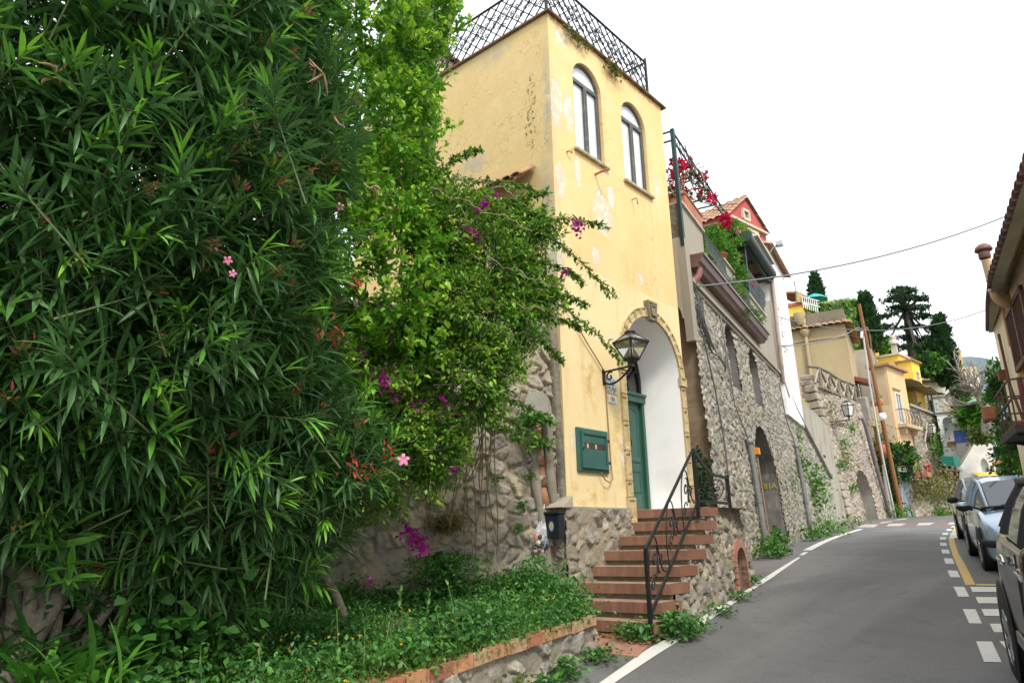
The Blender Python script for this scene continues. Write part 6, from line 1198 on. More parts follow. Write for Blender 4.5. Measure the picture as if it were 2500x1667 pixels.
# two men carrying a teal cabinet
bz = 45.5; pA = at(2326, 1195, bz); fdir = nrm((EYE-pA)*[1, 1, 0]); side = np.array([fdir[1], -fdir[0], 0])
pA[2] = at(2326, 1134, bz)[2]-1.78
person('man in an olive jacket carrying one end of the teal box on his shoulders', pA, fdir*.6-side*.5, 1.72, dict(rh=(.16, .10, 1.02), re=(.21, .06, .86), lh=(-.2, .12, .95), le=(-.22, .06, .80), hed=(.02, .08, .92), nek=(.01, .05, .83)), M('olive_jacket', (.075, .08, .045), .85), M('black_trousers', (.015, .015, .018), .8), skm, hrm)
pB = at(2341, 1198, bz+.9); pB[2] = pA[2]; person('man in dark clothes holding up the far end of the teal box', pB, fdir*.6-side*.5, 1.72, dict(rh=(.16, .10, 1.02), re=(.21, .06, .86), lh=(-.16, .10, 1.02), le=(-.21, .06, .86)), M('black_shirt', (.02, .02, .022), .85), bpy.data.materials['black_trousers'], skm, hrm)
bc = at(2300, 1137, bz); TB = thing('teal_box', 'large teal green box carried on the shoulders of two men', 'box', bc); a, b = bc, at(2331, 1138, bz-.5); c_ = at(2346, 1137, bz+.4); H_ = np.array([0, 0, .62]); mb = MB(); e = c_-b; mb.add([a, b, c_, a+e, a+H_, b+H_, c_+H_, a+e+H_], [(3, 2, 1, 0), (4, 5, 6, 7), (0, 1, 5, 4), (1, 2, 6, 5), (2, 3, 7, 6), (3, 0, 4, 7)]); mb.build('box_body', M('teal_paint', (.008, .20, .155), .5, [(1, (.01, .23, .18), .4, .6)]), TB, bevel=.02)
mb = MB(); mb.beam(at(2342, 1146, bz+.6), at(2345, 1138.5, bz+.6), .45, .4); tag(mb.build('white_carton', MAT['white_wall']), 'small white carton held under the right end of the teal box', 'carton')
# ================================================================= poles, wires
pbase = ong(2193, 1263); pt = at(2097, 742, 40.); PO_ = thing('wooden_pole', 'tall leaning brown wooden utility pole with cables in front of the terrace wall', 'utility pole', pbase)
mb = MB(); pb_ = at(2203, 1266, 39.6); mb.tube([pb_+(pt-pb_)*t for t in np.linspace(-.02, 1, 10)], [.135-.05*t for t in np.linspace(0, 1, 10)], 12); mb.build('pole', MAT['wood_pole'], PO_)
mb = MB(); q0 = at(2186, 1264, 39.4); mb.tube([q0+(at(2135, 1040, 39.8)-q0)*t for t in np.linspace(-.02, 1, 6)], .085, 10); mb.build('side_strut', M('dark_pole_wood', (.24, .105, .04), .75, [(3, (.15, .07, .03), .4, .7, (4, 4, .4))]), PO_)
mb = MB(); mb.tube([at(2186, 1262, 39.2), at(2160, 1140, 39.2), at(2140, 1035, 39.4), at(2122, 930, 39.5), at(2108, 822, 39.6)], .05, 6); mb.tube([at(2178, 1262, 39.3), at(2162, 1180, 39.3), at(2157, 1135, 39.3)], .09, 7); mb.build('cable_conduit', M('pale_conduit', (.60, .58, .54), .5), PO_)
mb = MB(); [mb.tube([at(2101, 812+4*k, 39.7), at(2107, 810+4*k, 39.7)], .05, 6) for k in range(4)]; p = at(2155, 1016, 39.4); mb.lathe([(.0, .2), (.15, .17), (.2, 0), (.15, -.2), (.0, -.24)], p, 12); mb.build('insulators', MAT['white_wall'], PO_)
def wire(label, P, r=.02, sag=0, n=24, m=None):
    P = [np.array(p) for p in P]
    if len(P) == 2: P = [P[0]*(1-t)+P[1]*t-np.array([0, 0, sag*4*t*(1-t)]) for t in np.linspace(0, 1, n)]
    mb = MB(); mb.tube(P, r, 5); return tag(mb.build('overhead_cable', m or M('grey_cable', (.16, .18, .19), .6) if 'grey_cable' not in bpy.data.materials else bpy.data.materials['grey_cable']), label, 'cable')
wa_ = FS(.85, 6.2, .12); wb_ = at(2478, 519, 17.); wire('thick grey cable crossing the street from the stone house to the right house', [wa_, wb_], .017, .28)
wire('thin cable from the white block across the sky to the right house', [FS(10.4, 8.1, .12), at(2412, 755, 21.)], .014, .55); wire('thin dark cable from the white block to the wooden pole', [FS(10.6, 7.2, .12), at(2098, 797, 40.)], .022, .25); wire('thin sagging cable from the wooden pole to the peach house', [at(2122, 1020, 39.6), at(2240, 1062, 49)], .02, .05)
# ================================================================= trees and hillside greenery
def tree(name, label, trunk, ells, n, per, rad, size, pal, tm=None, cat='tree', group=None, shell=.5, updir=.4, tr=.2, limbs=0, bark=None):
    t = thing(name, label, cat, trunk[0], 0, group); mb = MB(); mb.tube(trunk, [tr*(1-.75*i/(len(trunk)-1)) for i in range(len(trunk))], 8)
    rr = np.random.default_rng(len(label))
    for k in range(limbs): e = ells[rr.integers(len(ells))]; b = np.array(trunk[-2])*(.6)+np.array(trunk[-1])*.4; q = np.array(e[0])+rr.normal(size=3)*np.array(e[1])*.4; mb.tube([b, (b+q)/2+[0, 0, .1], q], [tr*.35, tr*.22, tr*.08], 5)
    mb.build('trunk', bark or MAT['bark'], t); T, D, S, ix = clumps(ells, n, per, rad, size, shell=shell, updir=updir); cc = pick(pal, n+9, .25)[ix]*(1+.35*(RNG.random((len(T), 1))-.5)); leaves('crown', leafM, t, T, D, S, tm or leaf_small(.3, .2), cc); return t
def cypress(label, u, vt, vb, Z, wpx_):
    b = at(u+(vb-vt)*.14, vb, Z); H = (vb-vt)*Z/1755*1.02; w = wpx_*Z/1755/2; E_ = [(b+np.array([0, 0, H*(k+.5)/7]), (w*f, w*f, H*.13)) for k, f in enumerate((.95, 1, 1, .95, .85, .7, .42))]
    return tree('cypress_tree', label, [b-np.array([0, 0, 3]), b+np.array([0, 0, H*.5]), b+np.array([0, 0, H*.9])], E_, 520, 12, .34, .40, P_DARK+[(.02, .065, .022)], leaf_small(.28), updir=1.3, shell=.35)
cypress('dark narrow cypress behind the yellow house with the brown awning', 1988, 676, 775, 68, 25); cypress('dark cypress with a rounded top right of the ivy building', 2112, 722, 850, 58, 30); cypress('broad dark cypress right of the layered cedar', 2298, 778, 935, 60, 40)
cb_ = at(2226, 868, 63); ct = at(2204, 710, 63); E_ = []; rr = np.random.default_rng(21)
for (v, l, r) in ((708, 2186, 2226), (727, 2166, 2262), (750, 2170, 2262), (770, 2140, 2292), (797, 2134, 2290), (824, 2130, 2300), (846, 2126, 2290)):
    for k in range(8):
        u = l+(r-l)*(k+.5)/8+rr.normal(0, 3); E_.append((at(u, v+rr.normal(0, 2)+abs(u-(l+r)/2)*.06, 63+rr.normal(0, 1.5)), (.5+.25*rr.random(), .7, .07)))
tree('cedar_tree', 'large dark cedar with flat layered branches standing out against the sky', [cb_-np.array([0, 0, 2]), (cb_+ct)/2, ct], E_, 1250, 8, .13, .24, [(.02, .055, .022), (.03, .075, .03), (.016, .045, .018), (.04, .09, .035)], leaf_small(.25), limbs=26, tr=.42, shell=.9, updir=.1, bark=M('dark_bark', (.07, .055, .05), .9))
bb = at(2413, 1062, 43); B1 = at(2412, 1008, 43); mb = MB(); BT_ = thing('bare_tree', 'leafless grey tree with spreading twigs beside the white gabled house', 'tree', bb); rr = np.random.default_rng(31)
def branch(p, d, L, r, dep):
    pts = [p]; q = p.copy()
    for k in range(4): d = nrm(d+rr.normal(0, .16, 3)+np.array([0, 0, .05])); q = q+d*L/4; pts.append(q)
    mb.tube(pts, [r*(1-.11*k) for k in range(5)], 6 if dep > 1 else 4, cap=False)
    if dep > 0:
        for k in range(3 if dep > 2 else 3): nd_ = nrm(d+rr.normal(0, .55, 3)+np.array([0, 0, .12])); branch(pts[2+min(k, 2)], nd_, L*(.62+.2*rr.random()), r*.55, dep-1)
mb.tube([bb, (bb+B1)/2, B1], [.42, .36, .3], 9)
for (u, v, r) in ((2372, 905, .22), (2398, 905, .18), (2352, 945, .17), (2425, 930, .14)): tgt = at(u, v, 43+rr.normal(0, 1)); branch(B1, tgt-B1, np.linalg.norm(tgt-B1)*.55, r, 4)
mb.build('trunk_and_twigs', M('grey_bark', (.30, .27, .23), .9, [(3, (.2, .18, .15), .4, .65)]), BT_)
# ochre houses and far hill behind
och = stucco('ochre_stucco', (.52, .36, .19), (.4, .28, .16), .3, .2)
O1, c, dl, dr, zb, zt = house('ochre_building', 'broad ochre building behind the cedar and dark cypress', (2345, 850, 84.), 845, 980, (-.25, .97), 9.5, 5, och, z0=16); Fl = wface(c, dl, -dr); Fr = wface(c, dr, -dl)
for k in range(6):
    hwin(O1, Fl, 1.0+1.5*k, 1.6+1.5*k, zt-3.2, zt-1.5, bfr, pane, mull=0)
O2, c, dl, dr, zb, zt = house('beige_building', 'pale beige building far behind the bare tree', (2385, 895, 100.), 895, 985, (-.6, .8), 4, 11, stucco('beige', (.62, .52, .36), (.5, .42, .3), .25, .2), z0=16); Fr = wface(c, dr, -dl)
for k in range(3): hwin(O2, Fr, 1.2+3*k, 2.2+3*k, zt-3.4, zt-1.8, wfr, pane, mull=0)
O3, c, dl, dr, zb, zt = house('orange_building', 'orange yellow house glimpsed behind the bare tree branches', (2352, 925, 72.), 925, 985, (-.6, .8), 3, 8, stucco('orange', (.66, .36, .07), (.5, .3, .1), .25, .3), z0=9)
W1_, c, dl, dr, zb, zt = house('white_villa', 'low white villa with a flat roof and pale window behind the yellow tower', (2312, 931, 62.), 931, 1010, (-.3, .95), 4.5, 9, MAT['white_wall'], z0=9, roof=(M('grey_roof_edge', (.3, .28, .26), .8), .25, .25)); Fr = wface(c, dr, -dl); hwin(W1_, Fr, .8, 1.9, zt-2.8, zt-.8, GI, M('sky_pane', (.55, .65, .72), .1, spec=.8))
mb = MB(); pp = at(2385, 985, 50); mb.lathe([(.0, .45), (.6, .12), (1.05, -.12)], pp, 12); mb.tube([pp, pp-np.array([0, 0, 2.5])], .05, 5); tag(mb.build('garden_parasol', M('green_canvas', (.13, .33, .17), .7)), 'light green garden parasol in front of the white villa', 'parasol')
fh = np.array([[at(u, v, 420) for u, v in ((2150, 880), (2250, 868), (2330, 872), (2370, 870), (2400, 873), (2430, 879), (2470, 888), (2560, 905))], [at(u, 1000, 420) for u in (2150, 2250, 2330, 2370, 2400, 2430, 2470, 2560)]])
mb = MB(); V_ = np.concatenate([fh, fh[1:]+np.array([60, 60, -80.])]); front = fh[1]+np.array([-120, -60, -40.]); mb.grid([front, fh[1], fh[0], fh[0]+np.array([100, 80, -60.])]); tag(mb.build('far_hill', M('far_hill_haze', (.13, .18, .20), 1, [(.03, (.17, .22, .24), .4, .6)])), kind='structure')  # distance haze put into the hill's bluish colour
def hb(label, u, v, Z, r, n, pal=P_GRN, size=.5, nm='hillside_bush'):
    c = at(u, v, Z); r = tuple(x*.68 for x in r); size *= .72; n = int(n*1.1); bush(nm, label, 'bush', [(c, r), (c+np.array([r[0]*.6, 0, -r[2]*.3]), (r[0]*.7, r[1]*.7, r[2]*.7)), (c-np.array([r[0]*.6, 0, r[2]*.35]), (r[0]*.7, r[1]*.7, r[2]*.7))], n, 14, size*1.1, size, pal, stems=[([c-np.array([0, 0, r[2]*1.5]), c], .12)])
hb('green shrubs below the cedar', 2265, 890, 60, (2.2, 1.6, 1.0), 150, P_GRN+P_DARK); hb('yellow green shrub right of the cedar trunk', 2262, 850, 66, (2.2, 1.5, 1.3), 110, P_LIME+P_OLV); hb('bright green shrub in front of the white villa', 2300, 992, 57, (.8, .8, .6), 120, P_LIME); hb('olive grey tree in front of the white villa', 2345, 958, 55, (1.3, 1.0, .7), 110, [(.10, .13, .07), (.14, .17, .09)], .3); hb('wide green shrubs above the white loggia', 2350, 995, 56.5, (1.4, 1.0, .8), 130, P_LIME+P_GRN)
hb('green shrub left of the layered cedar', 2150, 855, 62, (2.0, 1.6, 1.3), 110, P_GRN+P_LIME); hb('green bank of shrubs behind the bare tree trunk', 2405, 1010, 50, (1.2, 1.1, 1.2), 200, P_GRN+P_LIME, .4); hb('mossy green shrub above the white gabled house', 2400, 1060, 44, (1.6, 1.2, .6), 110, P_GRN+P_OLV, .3); hb('dark shrub right of the white gabled house', 2480, 1100, 33, (1.1, 1.1, 1.9), 220, P_GRN+P_DARK, .3); hb('small green shrubs at the foot of the bare tree', 2375, 1015, 52, (2.0, 1.5, 1.3), 130, P_GRN)
bush('pole_creeper', 'dark green creeper and bushes around the base of the wooden pole', 'plant', [(at(2160, 1120, 41), (.9, .7, 1.2)), (at(2166, 1170, 40.6), (.7, .6, 1.2)), (at(2200, 1130, 41.5), (.9, .7, 1.0)), (at(2212, 1110, 42), (.7, .6, .7)), (at(2175, 1225, 40), (.5, .4, 1.0))], 260, 18, .22, .19, P_DARK+P_GRN)
p = at(2152, 1095, 40.8); mb = MB(); mb.lathe([(.0, -.55), (.26, -.52), (.44, -.18), (.42, .12), (.3, .3), (.33, .37), (.24, .37), (.0, .3)], p, 16); tag(mb.build('clay_jar', MAT['terracotta']), 'big round terracotta jar on the wall left of the wooden pole', 'jar'); tuft('jar_plant', 'green plant growing from the big round terracotta jar', p+np.array([0, 0, .6]), (.6, .5, .6), 120, .16, P_GRN)
# ================================================================= right hand house
RD = ray(2204, 1296); RD[2] = 0; RD = nrm(RD); RRt = np.array([RD[1], -RD[0], 0])
def RS(a, l, z): return tuple(EYE*[1, 1, 0]+RD*a+RRt*l+np.array([0, 0, z]))
def rbox(mb, a0, a1, l0, l1, z0, z1): return mb.box((a0, l0, z0), (a1, l1, z1), lambda p: RS(*p))
cream = stucco('flaking_cream_stucco', (.70, .62, .42), (.42, .27, .10), .75, .6); ocr = stucco('ochre_trim', (.40, .24, .09), (.24, .14, .06), .6, .8); soff = M('grey_soffit', (.33, .31, .25), .9, [(1.2, (.24, .22, .17), .4, .7)], (15, .3, .01))
RHs = thing('cream_house', 'tall flaking cream house with tiled eaves and brown louvred shutters on the right', 'house', RS(15, 2.9, .9))
mb = MB(); rbox(mb, 3, 19.3, 2.85, 9, -.5, 7.0); rbox(mb, 19.3, 22.0, 2.852, 9, -.5, 6.72); mb.build('wall', cream, RHs)
EV = np.array([(3, 2.3, 6.52), (12, 2.3, 6.52), (16.55, 2.3, 6.40), (19.4, 2.53, 6.60), (22.1, 2.755, 6.60)])
def ev(a): return np.interp(a, EV[:, 0], EV[:, 1]), np.interp(a, EV[:, 0], EV[:, 2])
mb = MB(); aa = [3, 12, 16.55, 19.4, 22.1]; e0_ = [RS(a, ev(a)[0], ev(a)[1]) for a in aa]; e1_ = [RS(a, min(ev(a)[0]+.22, 2.84), ev(a)[1]+.03) for a in aa]; mb.strip(e0_, e1_); mb.strip(e1_, [RS(a, 2.86, 6.98 if a < 19 else 6.70) for a in aa]); mb.add([RS(22.1, 2.755, 6.6), RS(22.1, 2.87, 6.72), RS(22.1, 6, 7.4), RS(22.1, 6, 6.6)], [(0, 1, 2, 3)]); mb.build('eave_soffit', soff, RHs)
mb = MB(); n = 62
for k in range(n):
    a = 3+19.1*k/n; w = 19.1/n; l, z = ev(a+w/2)
    mb.grid([[RS(a+w*.5-w*.54*math.cos(t), l-.05+s, z+.02+.12*s+.11*math.sin(t)+.03*(s == 0)) for t in np.linspace(0, math.pi, 7)] for s in (0, .12, .26)])
mb.add([RS(3, 2.86, 7.02), RS(22, 2.86, 7.02), RS(22, 9, 7.3), RS(3, 9, 7.3)], [(0, 1, 2, 3)])
rt_ = mb.build('tile_roof', M('dark_eave_tile', (.16, .09, .08), .9, [(3, (.10, .06, .06), .4, .65), (12, (.24, .17, .13), .55, .72)], (30, .4, .01)), RHs); rt_.modifiers.new('thick', 'SOLIDIFY').thickness = .02
mb = MB(); mb.tube([RS(12, 2.80, 6.86), RS(18.9, 2.80, 6.84), RS(19.3, 2.78, 6.6), RS(19.35, 2.78, 5.6)], .045, 8); mb.build('wall_pipe', ocr, RHs)
mb = MB(); rbox(mb, 18.6, 19.4, 2.79, 2.86, -.3, 6.9); mb.build('pilaster', ocr, RHs)
shm = M('brown_shutter', (.13, .05, .025), .6, [(6, (.09, .04, .02), .4, .7)])
mb = MB(); a0, a1, z0, z1 = 16.6, 19.0, 4.92, 6.24; Lh = 2.74
for a in (a0, a1-.12, (a0+a1)/2): rbox(mb, a, a+.12, Lh-.03, Lh+.04, z0, z1)
for z in (z0, z1-.1): rbox(mb, a0, a1, Lh-.03, Lh+.04, z, z+.1)
for k in range(26): z = z0+.12+(z1-z0-.25)*k/26; mb.add([RS(a0+.1, Lh-.02, z), RS(a1-.1, Lh-.02, z), RS(a1-.1, Lh+.03, z+.055), RS(a0+.1, Lh+.03, z+.055), RS(a0+.1, Lh-.02, z+.012), RS(a1-.1, Lh-.02, z+.012), RS(a1-.1, Lh+.03, z+.067), RS(a0+.1, Lh+.03, z+.067)], [(0, 3, 2, 1), (4, 5, 6, 7), (0, 1, 5, 4), (2, 3, 7, 6)])
mb.build('shutter', shm, RHs)
mb = MB(); mb.tube([RS(18.9, 2.74, 4.8), RS(18.8, 2.75, .8)], .06, 8); mb.build('red_downpipe', M('red_brown_pipe', (.17, .035, .035), .5), RHs)
mb = MB(); mb.tube([RS(20.6, 2.76, 6.2), RS(20.5, 2.76, 4.9), RS(19.7, 2.76, 4.0), RS(19.6, 2.76, 1.)], .032, 8); mb.build('brown_downpipe', shm, RHs)
mb = MB(); rbox(mb, 21.4, 21.65, 2.70, 2.86, 5.22, 5.46); mb.build('wall_bracket_box', shm, RHs)
# balcony
mb = MB(); rbox(mb, 14.6, 16.6, 1.92, 2.86, 3.16, 3.27); bal = mb.build('balcony_slab', M('dark_slab', (.07, .06, .05), .9), RHs); mb = MB()
for a in (14.6, 15.1, 15.6, 16.1, 16.58): mb.beam(RS(a, 1.95, 3.27), RS(a, 1.95, 4.05), .028)
for l in (2.15, 2.35, 2.55, 2.75): mb.beam(RS(16.58, l, 3.27), RS(16.58, l, 4.05), .02); mb.beam(RS(14.6, l, 3.27), RS(14.6, l, 4.05), .02)
for z in (3.30, 3.72, 4.05): mb.beam(RS(14.6, 1.95, z), RS(16.58, 1.95, z), .03); mb.beam(RS(16.58, 1.95, z), RS(16.58, 2.85, z), .03); mb.beam(RS(14.6, 1.95, z), RS(14.6, 2.85, z), .03)
mb.build('balcony_rail', M('rusty_brown_iron', (.09, .05, .035), .6, [(9, (.16, .09, .05), .5, .7)]), RHs); mb = MB()
for a in (14.9, 16.3): mb.tube(bez([RS(a, 2.0, 3.16), RS(a, 2.3, 3.1), RS(a, 2.6, 2.95), RS(a, 2.85, 2.6)], 8), .025, 6); mb.beam(RS(a, 1.95, 3.14), RS(a, 2.85, 3.14), .04)
mb.build('balcony_bracket', MAT['iron'], RHs)
for (a, l, z, lb) in ((16.75, 1.82, 3.66, 'terracotta trough hung outside the rusty balcony rail'), (16.2, 2.35, 3.28, 'terracotta trough standing on the rusty balcony floor')):
    mb = MB(); w_ = .09 if a > 16.5 else .22; pl_ = [RS(a-.15, l-w_, z), RS(a-.15, l+w_, z), RS(a+.15, l+w_, z), RS(a+.15, l-w_, z)]; q = np.array(pl_); c_ = q.mean(0); top = c_+(q-c_)*1.2+np.array([0, 0, .24]); mb.add(list(q)+list(top), [(3, 2, 1, 0), (4, 5, 6, 7), (0, 1, 5, 4), (1, 2, 6, 5), (2, 3, 7, 6), (3, 0, 4, 7)]); tag(mb.build('planter_trough', MAT['terracotta'], bevel=.01), lb, 'planter')
# flue pipe
FLu = thing('flue_pipe', 'cream flue pipe with a rusty cowl rising beside the tiled eave', 'chimney pipe', RS(20.6, 2.5, 5.5)); cf = M('cream_pipe', (.58, .42, .24), .5, [(3, (.48, .30, .16), .45, .7)])
Zf = 15.4; F_ = lambda u, v: at(u, v, Zf); mb = MB(); mb.tube([F_(2406, 632), F_(2425, 705)], .088, 14); mb.tube([F_(2425, 705), F_(2430, 722), F_(2437, 731), F_(2448, 738), F_(2464, 745)], .092, 14); mb.lathe([(.10, -.025), (.10, .025)], F_(2420, 683), 14); mb.lathe([(.108, -.03), (.108, .03)], F_(2426, 708), 14); mb.build('pipe', cf, FLu)
mb = MB(); k0 = F_(2405, 630); mb.lathe([(.10, -.02), (.115, .0), (.115, .14), (.105, .155)], k0, 14); mb.lathe([(.0, .32), (.08, .31), (.15, .25), (.175, .18), (.165, .16), (.12, .155)], k0, 14); mb.build('cowl', M('rusty_cowl', (.14, .065, .05), .5, [(6, (.24, .10, .06), .5, .7)]), FLu)
bush('house_climber', 'dark green climber growing up the far corner of the cream house', 'plant', [(np.array(RS(23.2, 2.9, 4.6)), (.42, .45, 1.1)), (np.array(RS(23.0, 2.9, 3.2)), (.45, .5, 1.0)), (np.array(RS(22.9, 2.9, 1.9)), (.45, .55, 1.1)), (np.array(RS(23.1, 2.95, 5.5)), (.25, .3, .5))], 420, 18, .16, .10, P_DARK+P_GRN)
mb = MB(); a = at(2425, 1133, 27.); b = at(2446, 1128, 27.); mb.tube([a, (a+b)/2, b], .09, 8); tag(mb.build('roof_gutter_end', MAT['terracotta']), 'orange tiled ledge jutting out of the climber beyond the balcony', 'ledge')
# ================================================================= parked cars
rub = M('tyre_rubber', (.02, .02, .021), .75, [(60, (.035, .035, .036), .5, .7)]); blk = M('black_plastic', (.018, .018, .02), .55); alloy = M('alloy', (.45, .46, .48), .3, metallic=.8); chrome = M('chrome', (.75, .76, .78), .12, metallic=1)
cgl = M('car_glass', (.05, .06, .075), .04, spec=1.0); lens = M('headlight_lens', (.52, .50, .44), .08, [(40, (.36, .35, .31), .4, .7)], spec=.9)
def carpaint(name, col, fl): return M(name, col, .28, [(2.5, fl, .4, .7)], metallic=.45, spec=.6, coat=.7)
def car(name, label, paint, a0, l0, S, GHs, W2, wheels, wr, suv=False, group=None):
    """a0: along-street position of the FRONT; l0: lateral of the road side; faces the camera"""
    Lc = S[0][0]-S[-1][0]; ac = a0+Lc/2; lc = l0+W2; b = np.array(RS(ac, lc, 0)); b[2] = float(G(b[0], b[1]))
    fwd = -RD.copy(); e = .5; g = (float(G(*(b+fwd*e)[:2]))-float(G(*(b-fwd*e)[:2]))); fwd[2] = g; fwd = nrm(fwd); lf = nrm(np.cross([0, 0, 1.], fwd)); up = np.cross(fwd, lf)
    t = thing(name, label, 'car', b, 0, group); t.matrix_world = Matrix(((fwd[0], lf[0], up[0], b[0]), (fwd[1], lf[1], up[1], b[1]), (fwd[2], lf[2], up[2], b[2]), (0, 0, 0, 1)))
    x0 = S[0][0]
    def sec(x, w, zb, zs, zt, c): P = [(w*.84, zb), (w*.97, zb+.05), (w*1.0, zb+.45*(zs-zb)), (w*.985, zs-.10), (w*.93, zs), (w*.74, zt), (w*.4, zt+c*.8)]; return [(x, y, z) for y, z in P]+[(x, 0, zt+c)]+[(x, -y, z) for y, z in P[::-1]]
    mb = MB(); rows = [sec(*s) for s in S]; mb.grid(rows); mb.add(rows[0], [tuple(range(len(rows[0])))[::-1]], True); mb.add(rows[-1], [tuple(range(len(rows[0])))], True)
    nb = len(rows[0])
    body = mb.build('body', paint, t, local=True, sub=2)
    # glasshouse: x, belt half width, belt z, roof half width, roof z
    mb = MB(); rows = [[(x, wb, zb), (x, wb*.55+wr_*.45+.01, zb*.5+zr*.5), (x, wr_, zr-.04), (x, wr_*.8, zr), (x, 0, zr+.025), (x, -wr_*.8, zr), (x, -wr_, zr-.04), (x, -(wb*.55+wr_*.45+.01), zb*.5+zr*.5), (x, -wb, zb)] for x, wb, zb, wr_, zr in GHs]
    for i in range(len(rows)-1):
        for j in range(8):
            top = j in (2, 3, 4, 5) and 0 < i < len(rows)-2
            mb.mat(1 if not top else 0); A, B = rows[i], rows[i+1]; mb.add([A[j], A[j+1], B[j+1], B[j]], [(0, 3, 2, 1)], True)
    mb.mat(0); gh = mb.build('cabin', [paint, cgl], t, local=True)
    mb = MB()
    for s in (1, -1):
        P = [[r[0] if s > 0 else r[8] for r in rows], [r[2] if s > 0 else r[6] for r in rows]]
        mb.tube([np.array(p)+[0, 0, .01] for p in P[1]], .035, 7)
        for i in range(1, len(rows)-1): mb.tube([rows[i][0 if s > 0 else 8], rows[i][1 if s > 0 else 7], rows[i][2 if s > 0 else 6]], .038 if i in (1, len(rows)-2) else .03, 6)
    mb.build('window_pillars', blk if suv else paint, t, local=True)
    mb = MB(); r0, r1 = np.array(rows[0]), np.array(rows[1])
    mb.tube([r0[0]+[.01, 0, .01], r0[4]*[1, 0, 1]+[.03, 0, .015], r0[8]+[.01, 0, .01]], .022, 6)
    for s in (-.5, .1): mb.beam((GHs[0][0]+.01, s*W2, GHs[0][2]+.045), (GHs[0][0]-.10, (s+.62)*W2, GHs[0][2]+.10), .018)
    mb.build('wipers', blk, t, local=True)
    for x in wheels:
        for s in (1, -1):
            mb = MB(); y = s*(W2-.10); mb.lathe([(wr+.075, .12), (wr+.075, .128), (wr+.0, .13), (0, .118)], (x, s*(W2-.115), wr+.02), 24, (0, s, 0)); mb.build('wheel_arch', blk, t, local=True)
            mb = MB(); mb.lathe([(wr*.62, .10), (wr*.95, .10), (wr, .07), (wr, -.09), (wr*.93, -.10)], (x, s*(W2-.085), wr), 28, (0, s, 0)); wh = mb.build('wheel', rub, t, local=True)
            mb = MB(); c_ = np.array((x, s*(W2-.085), wr)); mb.lathe([(wr*.62, .10), (wr*.60, .06), (wr*.5, .045), (0, .06)], c_, 20, (0, s, 0))
            for k in range(7): a = 2*math.pi*k/7; mb.beam(c_+np.array([0, s*.075, 0]), c_+np.array([wr*.6*math.cos(a), s*.09, wr*.6*math.sin(a)]), .05, .03, up=(0, 1, 0))
            mb.build('rim', alloy, wh, local=True)
    return t, b, GHs, W2
def wrap(o, root):
    b = [c for c in root.children if c.name.split('.')[0] == 'body'][0]; m = o.modifiers.new('fit', 'SHRINKWRAP'); m.target = b; m.wrap_method = 'NEAREST_SURFACEPOINT'; m.wrap_mode = 'ABOVE_SURFACE'; m.offset = .012
# light blue hatchback facing the camera
S1 = [(1.90, .50, .30, .58, .60, .01), (1.885, .62, .22, .60, .64, .015), (1.80, .74, .18, .64, .70, .02), (1.62, .80, .17, .70, .76, .03), (1.30, .825, .17, .80, .82, .045), (.95, .83, .17, .88, .90, .05), (.55, .83, .17, .93, .95, .05), (0, .83, .17, .94, .95, .05), (-.9, .83, .17, .95, .96, .05), (-1.5, .81, .18, .95, .95, .04), (-1.82, .74, .22, .93, .92, .03), (-1.90, .62, .30, .88, .86, .02)]
GH1 = [(.86, .70, .945, .60, .96), (.12, .755, .96, .60, 1.37), (-.35, .765, .97, .615, 1.425), (-1.05, .765, .98, .60, 1.41), (-1.55, .72, .98, .56, 1.30), (-1.80, .66, .97, .50, .99)]
pblue = carpaint('ice_blue_paint', (.30, .43, .54), (.34, .47, .58))
C1, cb1, _, _ = car('parked_car', 'light blue hatchback parked facing the camera in the yellow bay', pblue, 13.32, 1.06, S1, GH1, .83, (1.20, -1.25), .30)
mb = MB()
for s in (1, -1):
    mb = MB(); P = [[(1.795+.05*u-.33*abs(v)-.0+.02*math.sin(math.pi*u), s*(.30+.46*v), .60+.10*v+.135*(u-.0)*(.35+.65*(1-v*.25))) for v in np.linspace(0, 1, 9)] for u in np.linspace(0, 1, 6)]
    mb.grid([[(1.92-.50*v**1.5-.12*u, s*(.27+.54*v), .535+.15*v+.20*u*min(1, .45+1.0*v)) for v in np.linspace(0, 1, 14)] for u in np.linspace(0, 1, 9)]); ho = mb.build('headlight', lens, C1, local=True); wrap(ho, C1)
    mb = MB(); mb.lathe([(.0, .03), (.05, .03), (.06, 0)], (1.83, s*.52, .33), 14, (1, s*.25, 0)); mb.build('fog_lamp', lens, C1, local=True)
    mb = MB(); mb.grid([[(.62+.10*math.cos(b)*math.cos(a), s*(.93+.11*math.cos(b)*math.sin(a)), .97+.075*math.sin(b)) for a in np.linspace(0, 2*math.pi, 13)] for b in np.linspace(-1.5, 1.5, 8)]); mb.tube([(.60, s*.80, .93), (.61, s*.9, .95)], .03, 6); mi = mb.build('mirror', blk, C1, local=True)
    mb = MB(); mb.grid([[(.625+.10*math.cos(b)*math.cos(a), s*(.93+.112*math.cos(b)*math.sin(a)), .985+.072*math.sin(b)) for a in np.linspace(0, 2*math.pi, 13)] for b in np.linspace(.15, 1.5, 5)]); mb.build('mirror_cap', pblue, mi, local=True)
    mb = MB(); [mb.box((-.42-.75*k, s*.835-.012, .80), (-.28-.75*k, s*.835+.012, .825)) for k in (0, 1)]; mb.build('handle', blk, C1, local=True)
mb = MB(); mb.tube([(1.60, .80, .46), (1.80, .70, .455), (1.90, .45, .45), (1.925, 0, .45), (1.90, -.45, .45), (1.80, -.70, .455), (1.60, -.80, .46)], .062, 8); mb.build('bumper_strip', blk, C1, local=True)
